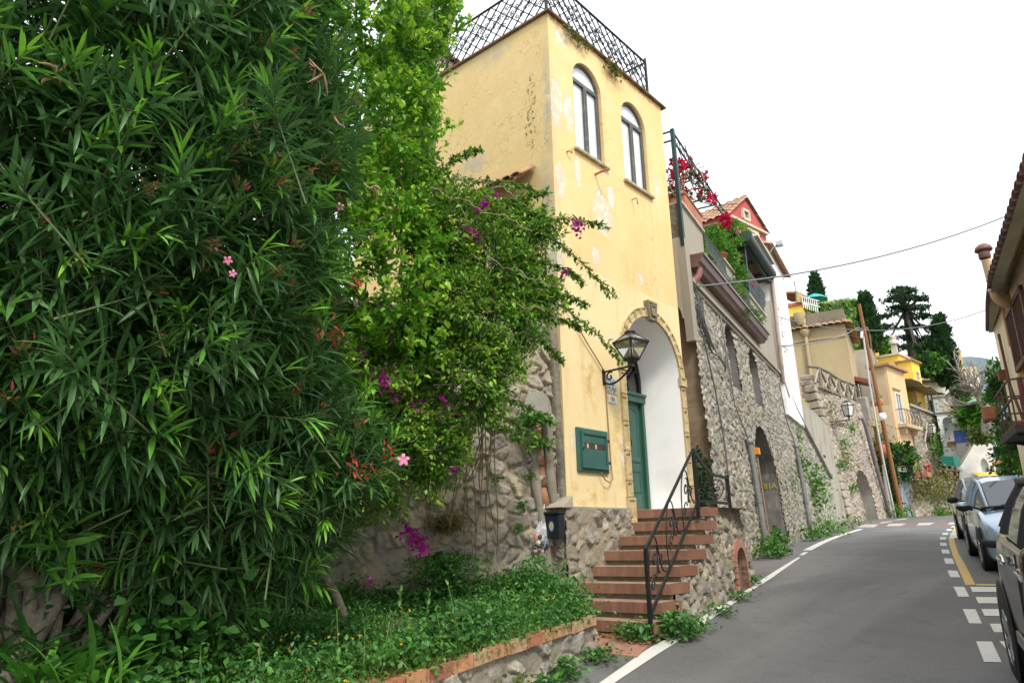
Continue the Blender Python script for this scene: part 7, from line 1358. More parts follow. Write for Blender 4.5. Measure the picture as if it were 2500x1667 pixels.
mb = MB(); mb.grid([[(1.885+.02*u, y, .24+.10*u-.02*abs(y)) for y in np.linspace(-.42, .42, 9)] for u in (0, .5, 1)]); mb.build('lower_grille', blk, C1, local=True)
mb = MB(); mb.box((1.93, -.26, .40), (1.94, .26, .50)); mb.build('plate', MAT['white_wall'], C1, local=True)
mb = MB()
for y in (-.42, -.22): mb.grid([[(1.16-.16*a+.04*b, y+.13*b+.05*a, .93) for b in np.linspace(0, 1, 5)] for a in np.linspace(0, 1, 5)])
wrap(mb.build('bonnet_vents', blk, C1, local=True), C1)
mb = MB(); mb.tube([(.02, .0, 1.43), (-.10, .0, 1.52)], .012, 5); mb.box((.10, -.04, 1.34), (.14, .04, 1.38)); mb.build('aerial', blk, C1, local=True)
mb = MB(); mb.lathe([(.0, .02), (.05, .015), (.055, 0)], (1.88, 0, .66), 12, (1, 0, .5)); mb.build('badge', chrome, C1, local=True)
# grey car behind it
S2 = [(x*1.08+.0, w*.96, zb, zs*1.03, zt*1.03, c) for x, w, zb, zs, zt, c in S1]; GH2 = [(x*1.05, wb*.96, zb*1.03, wr_*.96, zr*1.06) for x, wb, zb, wr_, zr in GH1]
pgrey = carpaint('silver_grey_paint', (.24, .25, .26), (.28, .29, .30))
C2, *_ = car('parked_car', 'silver grey car parked behind the light blue hatchback', pgrey, 18.8, 1.24, S2, GH2, .80, (1.30, -1.35), .31)
for s in (1, -1):
    mb = MB(); mb.grid([[(.66+.10*math.cos(b)*math.cos(a), s*(.90+.12*math.cos(b)*math.sin(a)), 1.0+.08*math.sin(b)) for a in np.linspace(0, 2*math.pi, 13)] for b in np.linspace(-1.5, 1.5, 8)]); mb.build('mirror', blk, C2, local=True)
    mb = MB(); mb.grid([[(2.0-.42*v**1.6-.10*u, s*(.30+.50*v), .58+.12*v+.16*u*min(1, .35+1.2*v)) for v in np.linspace(0, 1, 8)] for u in np.linspace(0, 1, 4)]); wrap(mb.build('headlight', lens, C2, local=True), C2)
# dark grey car, nearest, cut by the frame
S3 = [(2.05, .60, .35, .72, .74, .01), (2.0, .76, .26, .76, .82, .02), (1.7, .86, .22, .92, .96, .04), (1.1, .90, .22, 1.02, 1.04, .05), (.5, .905, .22, 1.07, 1.06, .05), (-.4, .905, .22, 1.10, 1.08, .05), (-1.1, .92, .22, 1.13, 1.10, .05), (-1.6, .915, .22, 1.15, 1.12, .05), (-1.95, .85, .26, 1.14, 1.1, .04), (-2.12, .72, .34, 1.08, 1.02, .02)]
GH3 = [(.80, .78, 1.06, .66, 1.08), (.05, .83, 1.09, .65, 1.54), (-.55, .84, 1.11, .67, 1.60), (-1.35, .84, 1.14, .66, 1.57), (-1.85, .78, 1.15, .60, 1.45), (-2.06, .70, 1.13, .52, 1.10)]
pdark = carpaint('dark_bronze_paint', (.050, .047, .040), (.075, .07, .058))
C3, *_ = car('parked_car', 'dark grey car with chrome door handles at the right edge of the road', pdark, 3.4, .64, [(x*1.1, *r) for x, *r in S3], [(x*1.1, *r) for x, *r in GH3], .91, (1.42, -1.62), .34, suv=True)
for s in (1, -1):
    for x in (-1.08, -.15):
        mb = MB(); mb.tube([(x+.12*math.cos(a), s*(.925), .985+.032*math.sin(a)) for a in np.linspace(0, 2*math.pi, 17)], .011, 6); mb.tube([(x-.1, s*.94, .99), (x+.1, s*.94, .99)], .012, 6); hd_ = mb.build('handle', chrome, C3, local=True)
        mb = MB(); mb.lathe([(.0, .004), (.028, .003), (.03, 0)], (x, s*.913, .985), 12, (0, s, 0)); mb.build('handle_recess', blk, hd_, local=True)
    mb = MB(); mb.grid([[(1.55+.10*math.cos(b)*math.cos(a), s*(1.0+.11*np.sign(math.cos(b)*math.sin(a))*abs(math.cos(b)*math.sin(a))**.6), 1.22+.10*np.sign(b)*abs(math.sin(b))**.6) for a in np.linspace(0, 2*math.pi, 15)] for b in np.linspace(-1.5, 1.5, 9)]); mb.tube([(1.53, s*.87, 1.06), (1.55, s*.95, 1.16)], .04, 6); mb.build('mirror', M('gloss_black', (.012, .014, .018), .15, coat=.6), C3, local=True)
    mb = MB(); mb.box((-1.0, s*.918-.008, .42), (.9, s*.918+.008, .50)); mb.build('side_moulding', pdark, C3, local=True)
    mb = MB(); mb.beam((-.52, s*.912, .30), (-.50, s*.90, 1.08), .012); mb.build('door_seam', blk, C3, local=True)
# ================================================================= garden wall, planter bed
GW = thing('garden_wall', 'rough rubble garden wall left of the yellow house under the hanging vines', 'wall', (6.9, 5.4, .8))
g0, g1, g2 = np.array([6.97, 5.33]), np.array([4.4, 6.75]), np.array([-2.5, 6.2]); gd1 = (g1-g0)/np.linalg.norm(g1-g0); gl1 = np.linalg.norm(g1-g0)
gn1 = np.array([gd1[1], -gd1[0], 0]); gn1 = gn1 if gn1.dot(EYE-np.array([6, 6, 1.6])) > 0 else -gn1
GP = np.array([g0[0], g0[1], 0.])
def gq(u, v, o=0): return onp(u, v, GP+gn1*o, gn1)
stonewall('wall', MAT['rubble'], GW, lambda u, v: np.stack([g0[0]+gd1[0]*u, g0[1]+gd1[1]*u, v], -1), lambda u, v: np.zeros(u.shape+(3,))+gn1, 0, gl1, .6, 4.3, .016, cw=.21, ch=.19, depth=.08, pal=PAL_WARM, mortar=(.36, .31, .24), seed=101, gap=(.08, .3), fill=.84, tone=1.0)
gd2 = (g2-g1)/np.linalg.norm(g2-g1); gn2 = np.array([gd2[1], -gd2[0], 0]); gn2 = gn2 if gn2.dot(EYE-np.array([2, 6, 1.6])) > 0 else -gn2
stonewall('wall', MAT['rubble'], GW, lambda u, v: np.stack([g1[0]+gd2[0]*u, g1[1]+gd2[1]*u, v], -1), lambda u, v: np.zeros(u.shape+(3,))+gn2, 0, 6.9, .5, 4.2, .035, cw=.32, ch=.26, depth=.10, pal=PAL_WARM, mortar=(.30, .25, .2), seed=103, gap=(.08, .3), tone=.7)
mb = MB(); mb.prism([tuple(g0), tuple(g1), (4.4, 9.5), (6.98, 9.5)], 4.2, 4.3); mb.build('terrace_floor', MAT['concrete'], GW)
mb = MB()
for k in range(13):
    p = g0*(1-k/14)+g1*(k/14)+np.array([-.04, .04]); mb.beam((p[0], p[1], 4.3), (p[0], p[1], 5.25), .016)
mb.beam((g0[0]-.04, g0[1]+.04, 5.25), (g1[0]-.04, g1[1]+.04, 5.25), .03); mb.build('terrace_railing', MAT['iron'], GW)
mb = MB(); a = gq(1345, 790, .02); b = gq(1378, 1240, .02); mb.beam(a, b, .10, .14); mb.build('mortar_pilaster', M('dark_stained_render', (.24, .21, .16), .95, [(3, (.13, .12, .09), .4, .65), (9, (.34, .30, .23), .52, .72)], (20, .8, .03)), GW, bevel=.03)
# terracotta rain channel between mortar ridges
RC = thing('rain_channel', 'terracotta tile rain channel between two cement ridges on the garden wall', 'gutter', gq(1365, 1465)); mo = M('cement_ridge', (.29, .255, .205), .95, [(3, (.2, .175, .14), .4, .68), (12, (.36, .32, .26), .52, .72)], (22, .6, .02))
for du, tp in ((-27, 1015), (23, 1020)):
    mb = MB(); pts = [gq(1311+du*.75+(v-1010)*.122+4*math.sin(v*.02), v, .04) for v in np.linspace(tp, 1478, 12)]; mb.tube(pts, [.058+.010*math.sin(i*2.1) for i in range(12)], 9); mb.build('cement_ridge', mo, RC)
mb = MB()
for k in range(9):
    v0 = 1030+50*k; a, b = gq(1309+(v0-1010)*.122, v0, .05), gq(1309+(v0+54-1010)*.122, v0+54, .02+.045); ax = nrm(b-a); sx = nrm(np.cross(ax, gn1))
    mb.grid([[p+sx*w*(.040+.006*t)+gn1*(.010*math.cos(w*1.4)+.012*t-.028) for w in np.linspace(-1, 1, 7)] for t, p in ((0, a), (1, b))])
tl = mb.build('channel_tile', M('orange_channel_tile', (.40, .215, .115), .85, [(4, (.34, .17, .085), .4, .7), (15, (.5, .30, .17), .55, .75)], (40, .3, .006)), RC); tl.modifiers.new('thick', 'SOLIDIFY').thickness = .014
mb = MB(); c = gq(1306, 1015, .0); sx = nrm(np.cross([0, 0, 1.], gn1)); arc_ = [(-.17, 0), (.17, 0)]+[(.17*math.cos(a), .12+.17*math.sin(a)) for a in np.linspace(0, math.pi, 9)]
mb.poly([arc_], lambda a, b: tuple(c+sx*a*-1+gn1*.10+np.array([0, 0, b])), True); mb.strip([tuple(c-sx*a+gn1*.10+np.array([0, 0, b])) for a, b in arc_], [tuple(c-sx*a-gn1*.05+np.array([0, 0, b])) for a, b in arc_], True); mb.build('head_stone', MAT['concrete'], RC)
# black letter box
BX = thing('letter_box', 'black plastic letter box with a blue oval sticker on the stone return beside the plinth', 'mailbox', (6.79, 5.26, 1.62)); mb = MB(); x1 = 6.83
mb.prism([(z, y) for z, y in ()] or [(6.73, 5.155), (6.84, 5.155), (6.84, 5.375), (6.73, 5.375)], 1.60, 1.865); mb.build('box', M('black_blue_plastic', (.018, .022, .030), .4), BX, bevel=.012); mb = MB(); mb.prism([(6.715, 5.145), (6.84, 5.145), (6.84, 5.385), (6.715, 5.385)], 1.866, 1.90); mb.build('lid', bpy.data.materials['black_blue_plastic'], BX, bevel=.012)
mb = MB(); mb.add([(6.726, 5.265+.042*math.cos(a), 1.735+.062*math.sin(a)) for a in np.linspace(0, 2*math.pi, 25)[:-1]], [tuple(range(24))[::-1]]); mb.build('sticker', M('sticker_blue', (.06, .14, .45), .4), BX); mb = MB(); mb.add([(6.7245, 5.265+.031*math.cos(a), 1.735+.048*math.sin(a)) for a in np.linspace(0, 2*math.pi, 25)[:-1]], [tuple(range(24))[::-1]]); mb.build('sticker', M('sticker_pale', (.45, .5, .62), .4), BX)
text_mesh('sticker_letter', 'P', .085, M('sticker_yellow', (.85, .62, .02), .4), BX, (6.722, 5.263, 1.733), (0, -1, 0), (0, 0, 1), .002)
mb = MB(); mb.prism([(6.76, 5.12), (6.97, 5.12), (6.97, 5.42), (6.76, 5.42)], 1.94, [1.95, 2.08, 2.08, 1.95]); tag(mb.build('cement_ledge', M('beige_cement', (.40, .35, .26), .92, [(4, (.30, .26, .19), .4, .7)], (25, .5, .01)), bevel=.02), 'sloping cement ledge just above the black letter box', 'ledge')
# plastic bag on a hook
bp = gq(1326, 1252, .07); BG = thing('plastic_bag', 'clear white plastic bag of rubbish hanging from a clip on the garden wall', 'bag', bp-np.array([0, 0, .5]))
prof = [(.012, 0), (.02, -.05), (.045, -.12), (.075, -.2), (.10, -.28), (.115, -.36), (.105, -.42), (.07, -.455), (.0, -.46)]; mb = MB(); sxb = nrm(np.cross([0, 0, 1.], gn1))
mb.grid([[bp+np.array([0, 0, z])+(sxb*math.cos(a)*1.15+gn1*(math.sin(a)*.62))*r*(1+.13*math.sin(a*7+z*9)+.06*math.sin(a*13))-sxb*.10*(z*-1.2)**1.2 for a in np.linspace(0, 2*math.pi, 41)] for r, z in prof])
def bagmat():
    t = NT('thin_plastic'); tr = t.n('ShaderNodeBsdfTransparent'); df = t.n('ShaderNodeBsdfPrincipled'); df.inputs['Base Color'].default_value = (.8, .8, .8, 1); df.inputs['Roughness'].default_value = .25; mx = t.n('ShaderNodeMixShader'); o = t.n('ShaderNodeOutputMaterial'); z = t.xyz()[2]
    t.l(t.math('ADD', t.math('MULTIPLY', t.ramp(z, .12, .34), .5), t.math('MULTIPLY', t.ramp(t.noise(14, 4), .5, .62), .34)), mx.inputs[0]); t.l(tr.outputs[0], mx.inputs[1]); t.l(df.outputs[0], mx.inputs[2]); t.l(mx.outputs[0], o.inputs[0]); return t.m
mb.build('bag_skin', bagmat(), BG); rr = np.random.default_rng(8)
for k, (cc, n) in enumerate((((.55, .40, .36), 8), ((.70, .68, .66), 8), ((.65, .22, .02), 2), ((.08, .07, .06), 7), ((.10, .16, .30), 3), ((.30, .2, .12), 6))):
    mb = MB()
    for q in range(n):
        z = -.24-.18*rr.random(); c = bp+np.array([0, 0, z])+sxb*(rr.normal(0, .045)+z*.12)+gn1*rr.normal(0, .02); r = .02+.016*rr.random(); st = rr.random(3)+.6; mb.grid([[c+np.array([math.cos(a)*math.sin(b)*st[0], math.sin(a)*math.sin(b)*st[1], math.cos(b)*st[2]])*r for a in np.linspace(0, 2*math.pi, 9)] for b in np.linspace(0, math.pi, 6)])
    mb.build('rubbish', M('rubbish_%s' % ('pinkish', 'white', 'orange', 'black', 'blue', 'brown')[k], cc, .6), BG)
mb = MB(); [mb.tube([bp+np.array([0, 0, -.03]), bp+sxb*.01*s+np.array([0, 0, .05]), bp+sxb*.02*s+np.array([0, 0, .10])], .006, 5) for s in (1, -1)]; mb.build('handles', MAT['white_wall'], BG)
p = gq(1318, 1245, .03); mb = MB(); mb.box(p-np.array([.03, .03, .07]), p+np.array([.03, .03, .06])); tag(mb.build('wall_clip', M('grey_clip', (.35, .35, .33), .6), bevel=.008), 'small grey clip box on the garden wall holding the plastic bag', 'clip')
# low planter wall with a brick cap
PW = thing('planter_wall', 'low rubble planter wall with a brick cap beside the road', 'wall', (4, 3.95, .5))
pw = np.array([(-2.5, 3.15), (3.09, 3.80), (5.86, 4.14)]); pL = np.concatenate([[0], np.cumsum(np.linalg.norm(np.diff(pw, axis=0), axis=1))])
def pwp(u): return np.interp(u, pL, pw[:, 0]), np.interp(u, pL, pw[:, 1])
def ptop(u): return np.interp(u, pL, [.50, .765, .905])
def pws(u, v): x, y = pwp(u); return np.stack([x, y, ptop(u)-.085-v], -1)
pdir = nrm(np.append(pw[2]-pw[1], 0)); pn = np.array([pdir[1], -pdir[0], 0])
stonewall('wall', MAT['rubble'], PW, pws, lambda u, v: np.zeros(u.shape+(3,))+pn, 2.6, pL[-1], -.01, .5, .012, cw=.24, ch=.17, depth=.06, pal=PAL_GREY+PAL_WARM, mortar=(.36, .32, .26), seed=121, gap=(.08, .24), fill=.84)
e0 = np.array([5.86, 4.14, 0]); e1 = np.array([6.56, 5.18, 0]); ed = nrm(e1-e0); en = np.array([ed[1], -ed[0], 0])
stonewall('end_wall', MAT['rubble'], PW, lambda u, v: e0+ed*u[..., None]+np.array([0, 0, 1.])*v[..., None], lambda u, v: np.zeros(u.shape+(3,))+en, 0, 1.26, .35, .85, .014, cw=.22, ch=.18, depth=.06, pal=PAL_GREY+PAL_WARM, mortar=(.36, .32, .26), seed=123, gap=(.08, .24))
bm = [M('cap_brick_%s' % n_, c, .88, [(9, tuple(x*.7 for x in c), .42, .66), (22, tuple(min(.6, x*1.5) for x in c), .55, .75)], (45, .5, .008)) for n_, c in (('red', (.40, .16, .085)), ('orange', (.47, .23, .115)), ('buff', (.46, .29, .165)), ('dark', (.31, .13, .085)))]
mb = MB(); u = 2.5; k = 0; rr = np.random.default_rng(5)
while u < pL[-1]+.02:
    w = .225; (x0, y0), (x1, y1) = pwp(u), pwp(min(u+w, pL[-1]+.04)); mb.mat(int(rr.integers(0, 4))); j = rr.normal(0, .004)
    z = float(ptop(u))-.085; a = np.array([x0, y0, z+j])+pn*(.045+rr.normal(0, .004)); b = np.array([x1, y1, float(ptop(u+w))-.085+j])+pn*(.045+rr.normal(0, .004)); bk = -pn*.27; H_ = np.array([0, 0, .085])
    mb.add([a, b, b+bk, a+bk, a+H_, b+H_, b+bk+H_, a+bk+H_], [(3, 2, 1, 0), (4, 5, 6, 7), (0, 1, 5, 4), (1, 2, 6, 5), (2, 3, 7, 6), (3, 0, 4, 7)]); u += w+.012; k += 1
mb.build('brick_cap', bm, PW, bevel=.008)
bed = [(-2.4, 3.2), (3.05, 3.86), (5.84, 4.2), (6.54, 5.2), (6.9, 5.35), (4.38, 6.7), (-2.4, 6.2)]; mb = MB(); NX, NY = 60, 26; rows = []
def bedz(x, y): return np.interp(x, [-2.5, 3.05, 5.9, 7], [.45, .70, .84, .90])+np.clip(y-4.0, 0, 3)*.07
for j in range(NY):
    r = []
    for i in range(NX):
        x = -2.4+9.2*i/(NX-1); yl = np.interp(x, [-2.4, 3.05, 5.84, 6.54, 6.9], [3.16, 3.84, 4.18, 5.2, 5.35]); yh = np.interp(x, [-2.4, 4.38, 6.9], [6.3, 6.8, 5.36]); y = yl+(yh-yl)*j/(NY-1); r.append((x, y, float(bedz(x, y))+.05*(float(vnoise(np.array(x*3), np.array(y*3), 2))-.5)))
    rows.append(r)
mb.grid(rows); tag(mb.build('planter_soil', MAT['soil']), kind='structure')
# ================================================================= oleander
OL = thing('oleander_bush', 'huge dark green oleander with long narrow leaves filling the left side', 'bush', (1.4, 4.9, .7))
def E_px(L): return [(at(u, v, Z), (r, r, r*1.05)) for u, v, Z, r in L]
OE = E_px([(610, 90, 5.2, .62), (665, 380, 5.2, .62), (610, 640, 5.0, .60), (630, 880, 5.0, .58), (740, 1120, 5.0, .52), (690, 1290, 5.1, .40), (450, 150, 4.6, .9), (430, 500, 4.4, .9), (450, 850, 4.4, .82), (500, 1130, 4.5, .66), (500, 1350, 4.7, .42), (130, 130, 4.0, .95), (100, 480, 3.8, .9), (110, 820, 3.8, .82), (190, 1070, 4.0, .58), (-170, 250, 3.6, .9), (-170, 760, 3.6, .85), (300, -150, 4.4, .9), (620, -200, 5.0, .6), (0, -200, 4, .9), (20, 1120, 3.7, .42)])
def oleander(ells, nsh, shell, keep_back, lenr, nwh, leaflen, rng, tipbias=True):
    P, N = blob_points(ells, nsh, shell, rng); ok = ~deep_inside(P, ells, .80 if shell < .4 else .55); vd = EYE[None]-P; vd /= np.linalg.norm(vd, axis=1, keepdims=True); f = (N*vd).sum(1); ok &= (f > -.25) | (rng.random(len(P)) < keep_back); P, N = P[ok], N[ok]; n = len(P)
    ax = N*.85+np.array([0, 0, .75])+rng.normal(0, .38, (n, 3)); ax /= np.linalg.norm(ax, axis=1, keepdims=True); L = lenr[0]+(lenr[1]-lenr[0])*rng.random(n); base = P-ax*L[:, None]*.6
    X = np.cross(ax, np.array([.3, .5, .81])); X /= np.linalg.norm(X, axis=1, keepdims=True); Yv = np.cross(ax, X); age = rng.random(n)
    T, D, S, Cc = [], [], [], []
    old = np.array([(.062, .155, .042), (.076, .182, .05), (.052, .130, .038), (.095, .205, .068)]); mid = np.array([(.10, .28, .035), (.12, .32, .04)]); yng = np.array([(.17, .43, .035), (.22, .48, .05)])
    oc = old[rng.integers(0, 4, n)]*(.8+.5*rng.random((n, 1))); fresh = rng.random(n) < .32
    for k in range(nwh):
        t = (k+.4)/nwh; spread = 1.25-.95*t**1.4; ph = rng.random(n)*.6+k*1.05
        for q in range(3):
            a = ph+q*2.094+rng.normal(0, .2, n); sp = np.clip(spread+rng.normal(0, .16, n), .12, 1.5); d = ax*np.cos(sp)[:, None]+(X*np.cos(a)[:, None]+Yv*np.sin(a)[:, None])*np.sin(sp)[:, None]; d[:, 2] -= .62*(1-t)**1.2
            T.append(base+ax*(L*(.08+.92*t))[:, None]); D.append(d); S.append(leaflen*(.75+.45*rng.random(n))*(1-.42*max(0, t-.6)/.4)); c = oc.copy(); tip = fresh & (t > .55)
            m = mid[rng.integers(0, 2, n)]*(.8+.5*rng.random((n, 1))); y = yng[rng.integers(0, 2, n)]*(.8+.5*rng.random((n, 1))); c = np.where(tip[:, None], y if t > .8 else m, c); Cc.append(c*(.85+.3*rng.random((n, 1))))
    return np.concatenate(T), np.concatenate(D), np.concatenate(S), np.concatenate(Cc), base, ax, L
rg = np.random.default_rng(77)
T, D, S, Cc, base, ax, L = oleander(OE, 4300, .30, .25, (.30, .60), 9, .195, rg)
sp_ = rg.normal(0, .35, len(T)); V, F = scatter(*leaf_lance(5, .056, .22, .3), T, frames(D, sp_), S); npmesh('leaves', V, F, leafG, OL, col=np.repeat(Cc, 18, axis=0), smooth=True)
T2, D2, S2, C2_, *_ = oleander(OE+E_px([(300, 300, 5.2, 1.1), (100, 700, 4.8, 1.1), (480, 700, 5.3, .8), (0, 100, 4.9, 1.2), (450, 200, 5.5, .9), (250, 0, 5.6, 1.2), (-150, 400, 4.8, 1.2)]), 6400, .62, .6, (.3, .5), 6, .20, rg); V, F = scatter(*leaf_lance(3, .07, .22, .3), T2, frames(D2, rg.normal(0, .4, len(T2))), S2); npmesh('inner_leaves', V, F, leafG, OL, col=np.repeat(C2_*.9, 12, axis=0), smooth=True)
def tubes_np(name, P0, P1, r, mat, parent):
    n = len(P0); d = P1-P0; d /= np.linalg.norm(d, axis=1, keepdims=True); X = np.cross(d, np.array([.21, .33, .92])); X /= np.linalg.norm(X, axis=1, keepdims=True); Y = np.cross(d, X); V = []
    for P, s in ((P0, 1.), (P1, .55)):
        for k in range(5): a = 2*math.pi*k/5; V.append(P+(X*math.cos(a)+Y*math.sin(a))*(r*s)[:, None])
    V = np.stack(V, 1).reshape(-1, 3); b = (np.arange(n)*10)[:, None, None]; f = np.array([(k, (k+1) % 5, 5+(k+1) % 5, 5+k) for k in range(5)])[None]; return npmesh(name, V, (b+f).reshape(-1, 4), mat, parent, smooth=True)
tubes_np('shoots', base-ax*.15, base+ax*L[:, None], np.full(len(base), .006), M('green_stem', (.10, .13, .05), .7), OL)
bk = np.array([1.3, 4.7, .62]); mb = MB(); rr = np.random.default_rng(6)
for k, (c, r) in enumerate(OE):
    b = bk+np.array([rr.normal(0, .35), rr.normal(0, .2), 0]); c = np.array(c); c = b+(c-b)*.78; m = (b+c)/2+np.array([rr.normal(0, .2), rr.normal(0, .2), -.1]); mb.tube(bez([b, m, c], 8), [.05-.005*i for i in range(9)], 7)
mb.build('stems', MAT['bark'], OL)
for pts, r in (([at(-40, 1355, 3.5), at(40, 1385, 3.6), at(85, 1425, 3.7), at(105, 1480, 3.75)], .055), ([at(-20, 1720, 3.3), at(70, 1560, 3.6), at(150, 1430, 3.9), at(215, 1310, 4.1), at(250, 1180, 4.2)], .075), ([at(110, 1700, 3.6), at(125, 1600, 3.7), at(140, 1500, 3.8)], .035), ([at(768, 1330, 5.3), at(790, 1400, 5.3), at(822, 1455, 5.35), at(840, 1500, 5.4)], .038)):
    mb = MB(); mb.tube(pts, [r*(1-.08*i) for i in range(len(pts))], 9); mb.build('trunk', MAT['bark'], OL)
def onshell(u, v, Z): return at(u, v, Z)
def cluster(name, pts, mat, parent, fn):
    mb = MB(); [fn(mb, np.array(p)) for p in pts]; return mb.build(name, mat, parent)
idx = rg.choice(len(base), 190, replace=False); tips = (base+ax*L[:, None])[idx]
T = np.repeat(tips, 12, 0)+rg.normal(0, .018, (len(tips)*12, 3)); D = np.repeat(ax[idx], 12, 0)+rdir(len(T))*.7; leaves('flower_buds', petalM, OL, T, D, .035+.03*rg.random(len(T)), leaf_small(.14, 0), pick([(.22, .20, .05), (.35, .14, .06), (.16, .2, .04), (.5, .12, .12)], len(T)))
red = [at(u, v, Z) for u, v, Z in ((810, 430, 4.6), (800, 395, 4.6), (830, 500, 4.6), (820, 830, 4.5), (815, 800, 4.5), (880, 1170, 4.6), (900, 1150, 4.6), (860, 1140, 4.6), (940, 1105, 4.7), (540, 1095, 3.9), (865, 690, 4.5))]
T = np.repeat(np.array(red), 9, 0)+rg.normal(0, .035, (len(red)*9, 3)); leaves('red_buds', petalM, OL, T, rdir(len(T))+[0, 0, .6], .04+.025*rg.random(len(T)), leaf_small(.14, 0), pick([(.55, .03, .05), (.62, .08, .10), (.4, .03, .03)], len(T)))
def flower(mb, p, s=.028):
    n = nrm(EYE-p); x = nrm(np.cross(n, [0, 0, 1])); y = np.cross(n, x)
    for k in range(5):
        a = k*1.2566+p[0]*9; d = x*math.cos(a)+y*math.sin(a); e = -x*math.sin(a)+y*math.cos(a); mb.add([p, p+d*s*.6-e*s*.35+n*.004, p+d*s*1.15-e*s*.3, p+d*s*1.2+e*s*.15, p+d*s*.7+e*s*.4+n*.004], [(0, 1, 2, 3, 4)])
for (u, v, Z, s) in ((985, 1122, 4.6, .034), (556, 636, 3.55, .02), (568, 668, 3.55, .017), (830, 505, 4.4, .022), (705, 5, 4.4, .03)):
    mb = MB(); flower(mb, at(u, v, Z), s); mb.build('flower', M('pink_petal', (.72, .25, .38), .5) if 'pink_petal' not in bpy.data.materials else bpy.data.materials['pink_petal'], OL)
pod = M('dry_pod', (.36, .24, .14), .85, [(20, (.22, .14, .08), .4, .7)])
for (u, v, Z) in ((620, 290, 3.85), (600, 270, 3.8), (640, 330, 3.9), (675, 375, 3.95), (790, 180, 4.4), (770, 165, 4.4), (670, 90, 4.3), (835, 310, 4.5), (140, 190, 3.2), (130, 175, 3.2), (910, 455, 4.6), (700, 460, 4.2)):
    c = at(u, v, Z); mb = MB()
    for k in range(3): d = nrm(rdir(1)[0]+[0, 0, -.2]); e = rdir(1)[0]; mb.tube(bez([c, c+d*.04, c+d*.065+e*.03, c+d*.06+e*.07], 7), [.003, .006, .008, .0085, .008, .006, .004, .002], 5)
    mb.build('dry_pod', pod, OL)
# ================================================================= bright climber behind
CE = E_px([(870, 40, 7.0, .72), (860, 300, 6.9, .74), (880, 540, 6.8, .70), (950, 700, 6.5, .60), (940, 880, 6.4, .55), (840, 620, 6.3, .5), (900, -150, 7.2, .75), (700, 100, 7.2, .9), (700, 500, 7.0, .9), (1000, 560, 6.8, .36), (1000, 420, 7.0, .28), (975, 190, 7.1, .42)])
def climber(name, label, cat, ells, n, per, rad, size, pal, tips, rng, shell=.4):
    t = thing(name, label, cat, (ells[0][0][0], ells[0][0][1], 4.3)); C, N = blob_points(ells, n, shell, rng); ok = ~deep_inside(C, ells, .72); vd = EYE[None]-C; vd /= np.linalg.norm(vd, axis=1, keepdims=True); ok &= ((N*vd).sum(1) > -.3) | (rng.random(len(C)) < .3); C, N = C[ok], N[ok]; m = len(C)
    ax = N+np.array([0, 0, .25])+rng.normal(0, .45, (m, 3)); ax /= np.linalg.norm(ax, axis=1, keepdims=True); L = rad*(.7+.8*rng.random(m)); ix = np.repeat(np.arange(m), per); s = rng.random(len(ix)); T = C[ix]+ax[ix]*((s-.5)*L[ix])[:, None]+rng.normal(0, rad*.14, (len(ix), 3)); D = ax[ix]*.5+rdir(len(ix), rng)*.85+np.array([0, 0, -.1]); col = pick(pal, m, .25, rng)[ix]; tp = pick(tips, len(ix), .2, rng); fr = (rng.random(m) < .55)[ix]; col = np.where(((s > .62) & fr)[:, None], tp, col)*(.85+.3*rng.random((len(ix), 1)))
    leaves('foliage', leafM, t, T, D, size*(.6+.7*rng.random(len(ix))), leaf_small(.27, .18), col); tubes_np('stems', C-ax*L[:, None]*.5, C+ax*L[:, None]*.5, np.full(m, .005), MAT['twig'], t); return t
CL = climber('climbing_vine', 'bright lime green climber towering between the oleander and the yellow house', 'vine', CE+E_px([(820, 200, 7.6, .9), (900, 700, 7.2, .8), (960, 0, 7.7, .7), (780, 60, 7.9, .95), (760, 420, 7.6, .8), (830, 760, 7.0, .6)]), 6600, 28, .22, .068, [(.12, .32, .018), (.15, .38, .025), (.09, .26, .016), (.18, .43, .03)], [(.34, .58, .04), (.42, .64, .07), (.26, .50, .04)], np.random.default_rng(50))
BE = E_px([(1100, 560, 6.9, .40), (1200, 640, 6.95, .40), (1110, 760, 6.75, .50), (1265, 700, 7.05, .30), (1140, 920, 6.6, .38), (960, 1040, 6.4, .36), (1060, 1070, 6.45, .28), (1270, 570, 7.05, .22), (1210, 810, 6.8, .36), (1320, 730, 7.0, .16), (1050, 1160, 6.5, .16), (890, 1170, 6.4, .32), (1320, 560, 7.1, .12)])
BV = climber('bougainvillea', 'tangled green bougainvillea with magenta flowers hanging over the garden wall', 'vine', BE, 4400, 30, .24, .050, [(.095, .25, .022), (.12, .30, .03), (.075, .20, .02), (.15, .34, .04)], [(.28, .46, .05), (.22, .40, .04)], np.random.default_rng(51), .5)
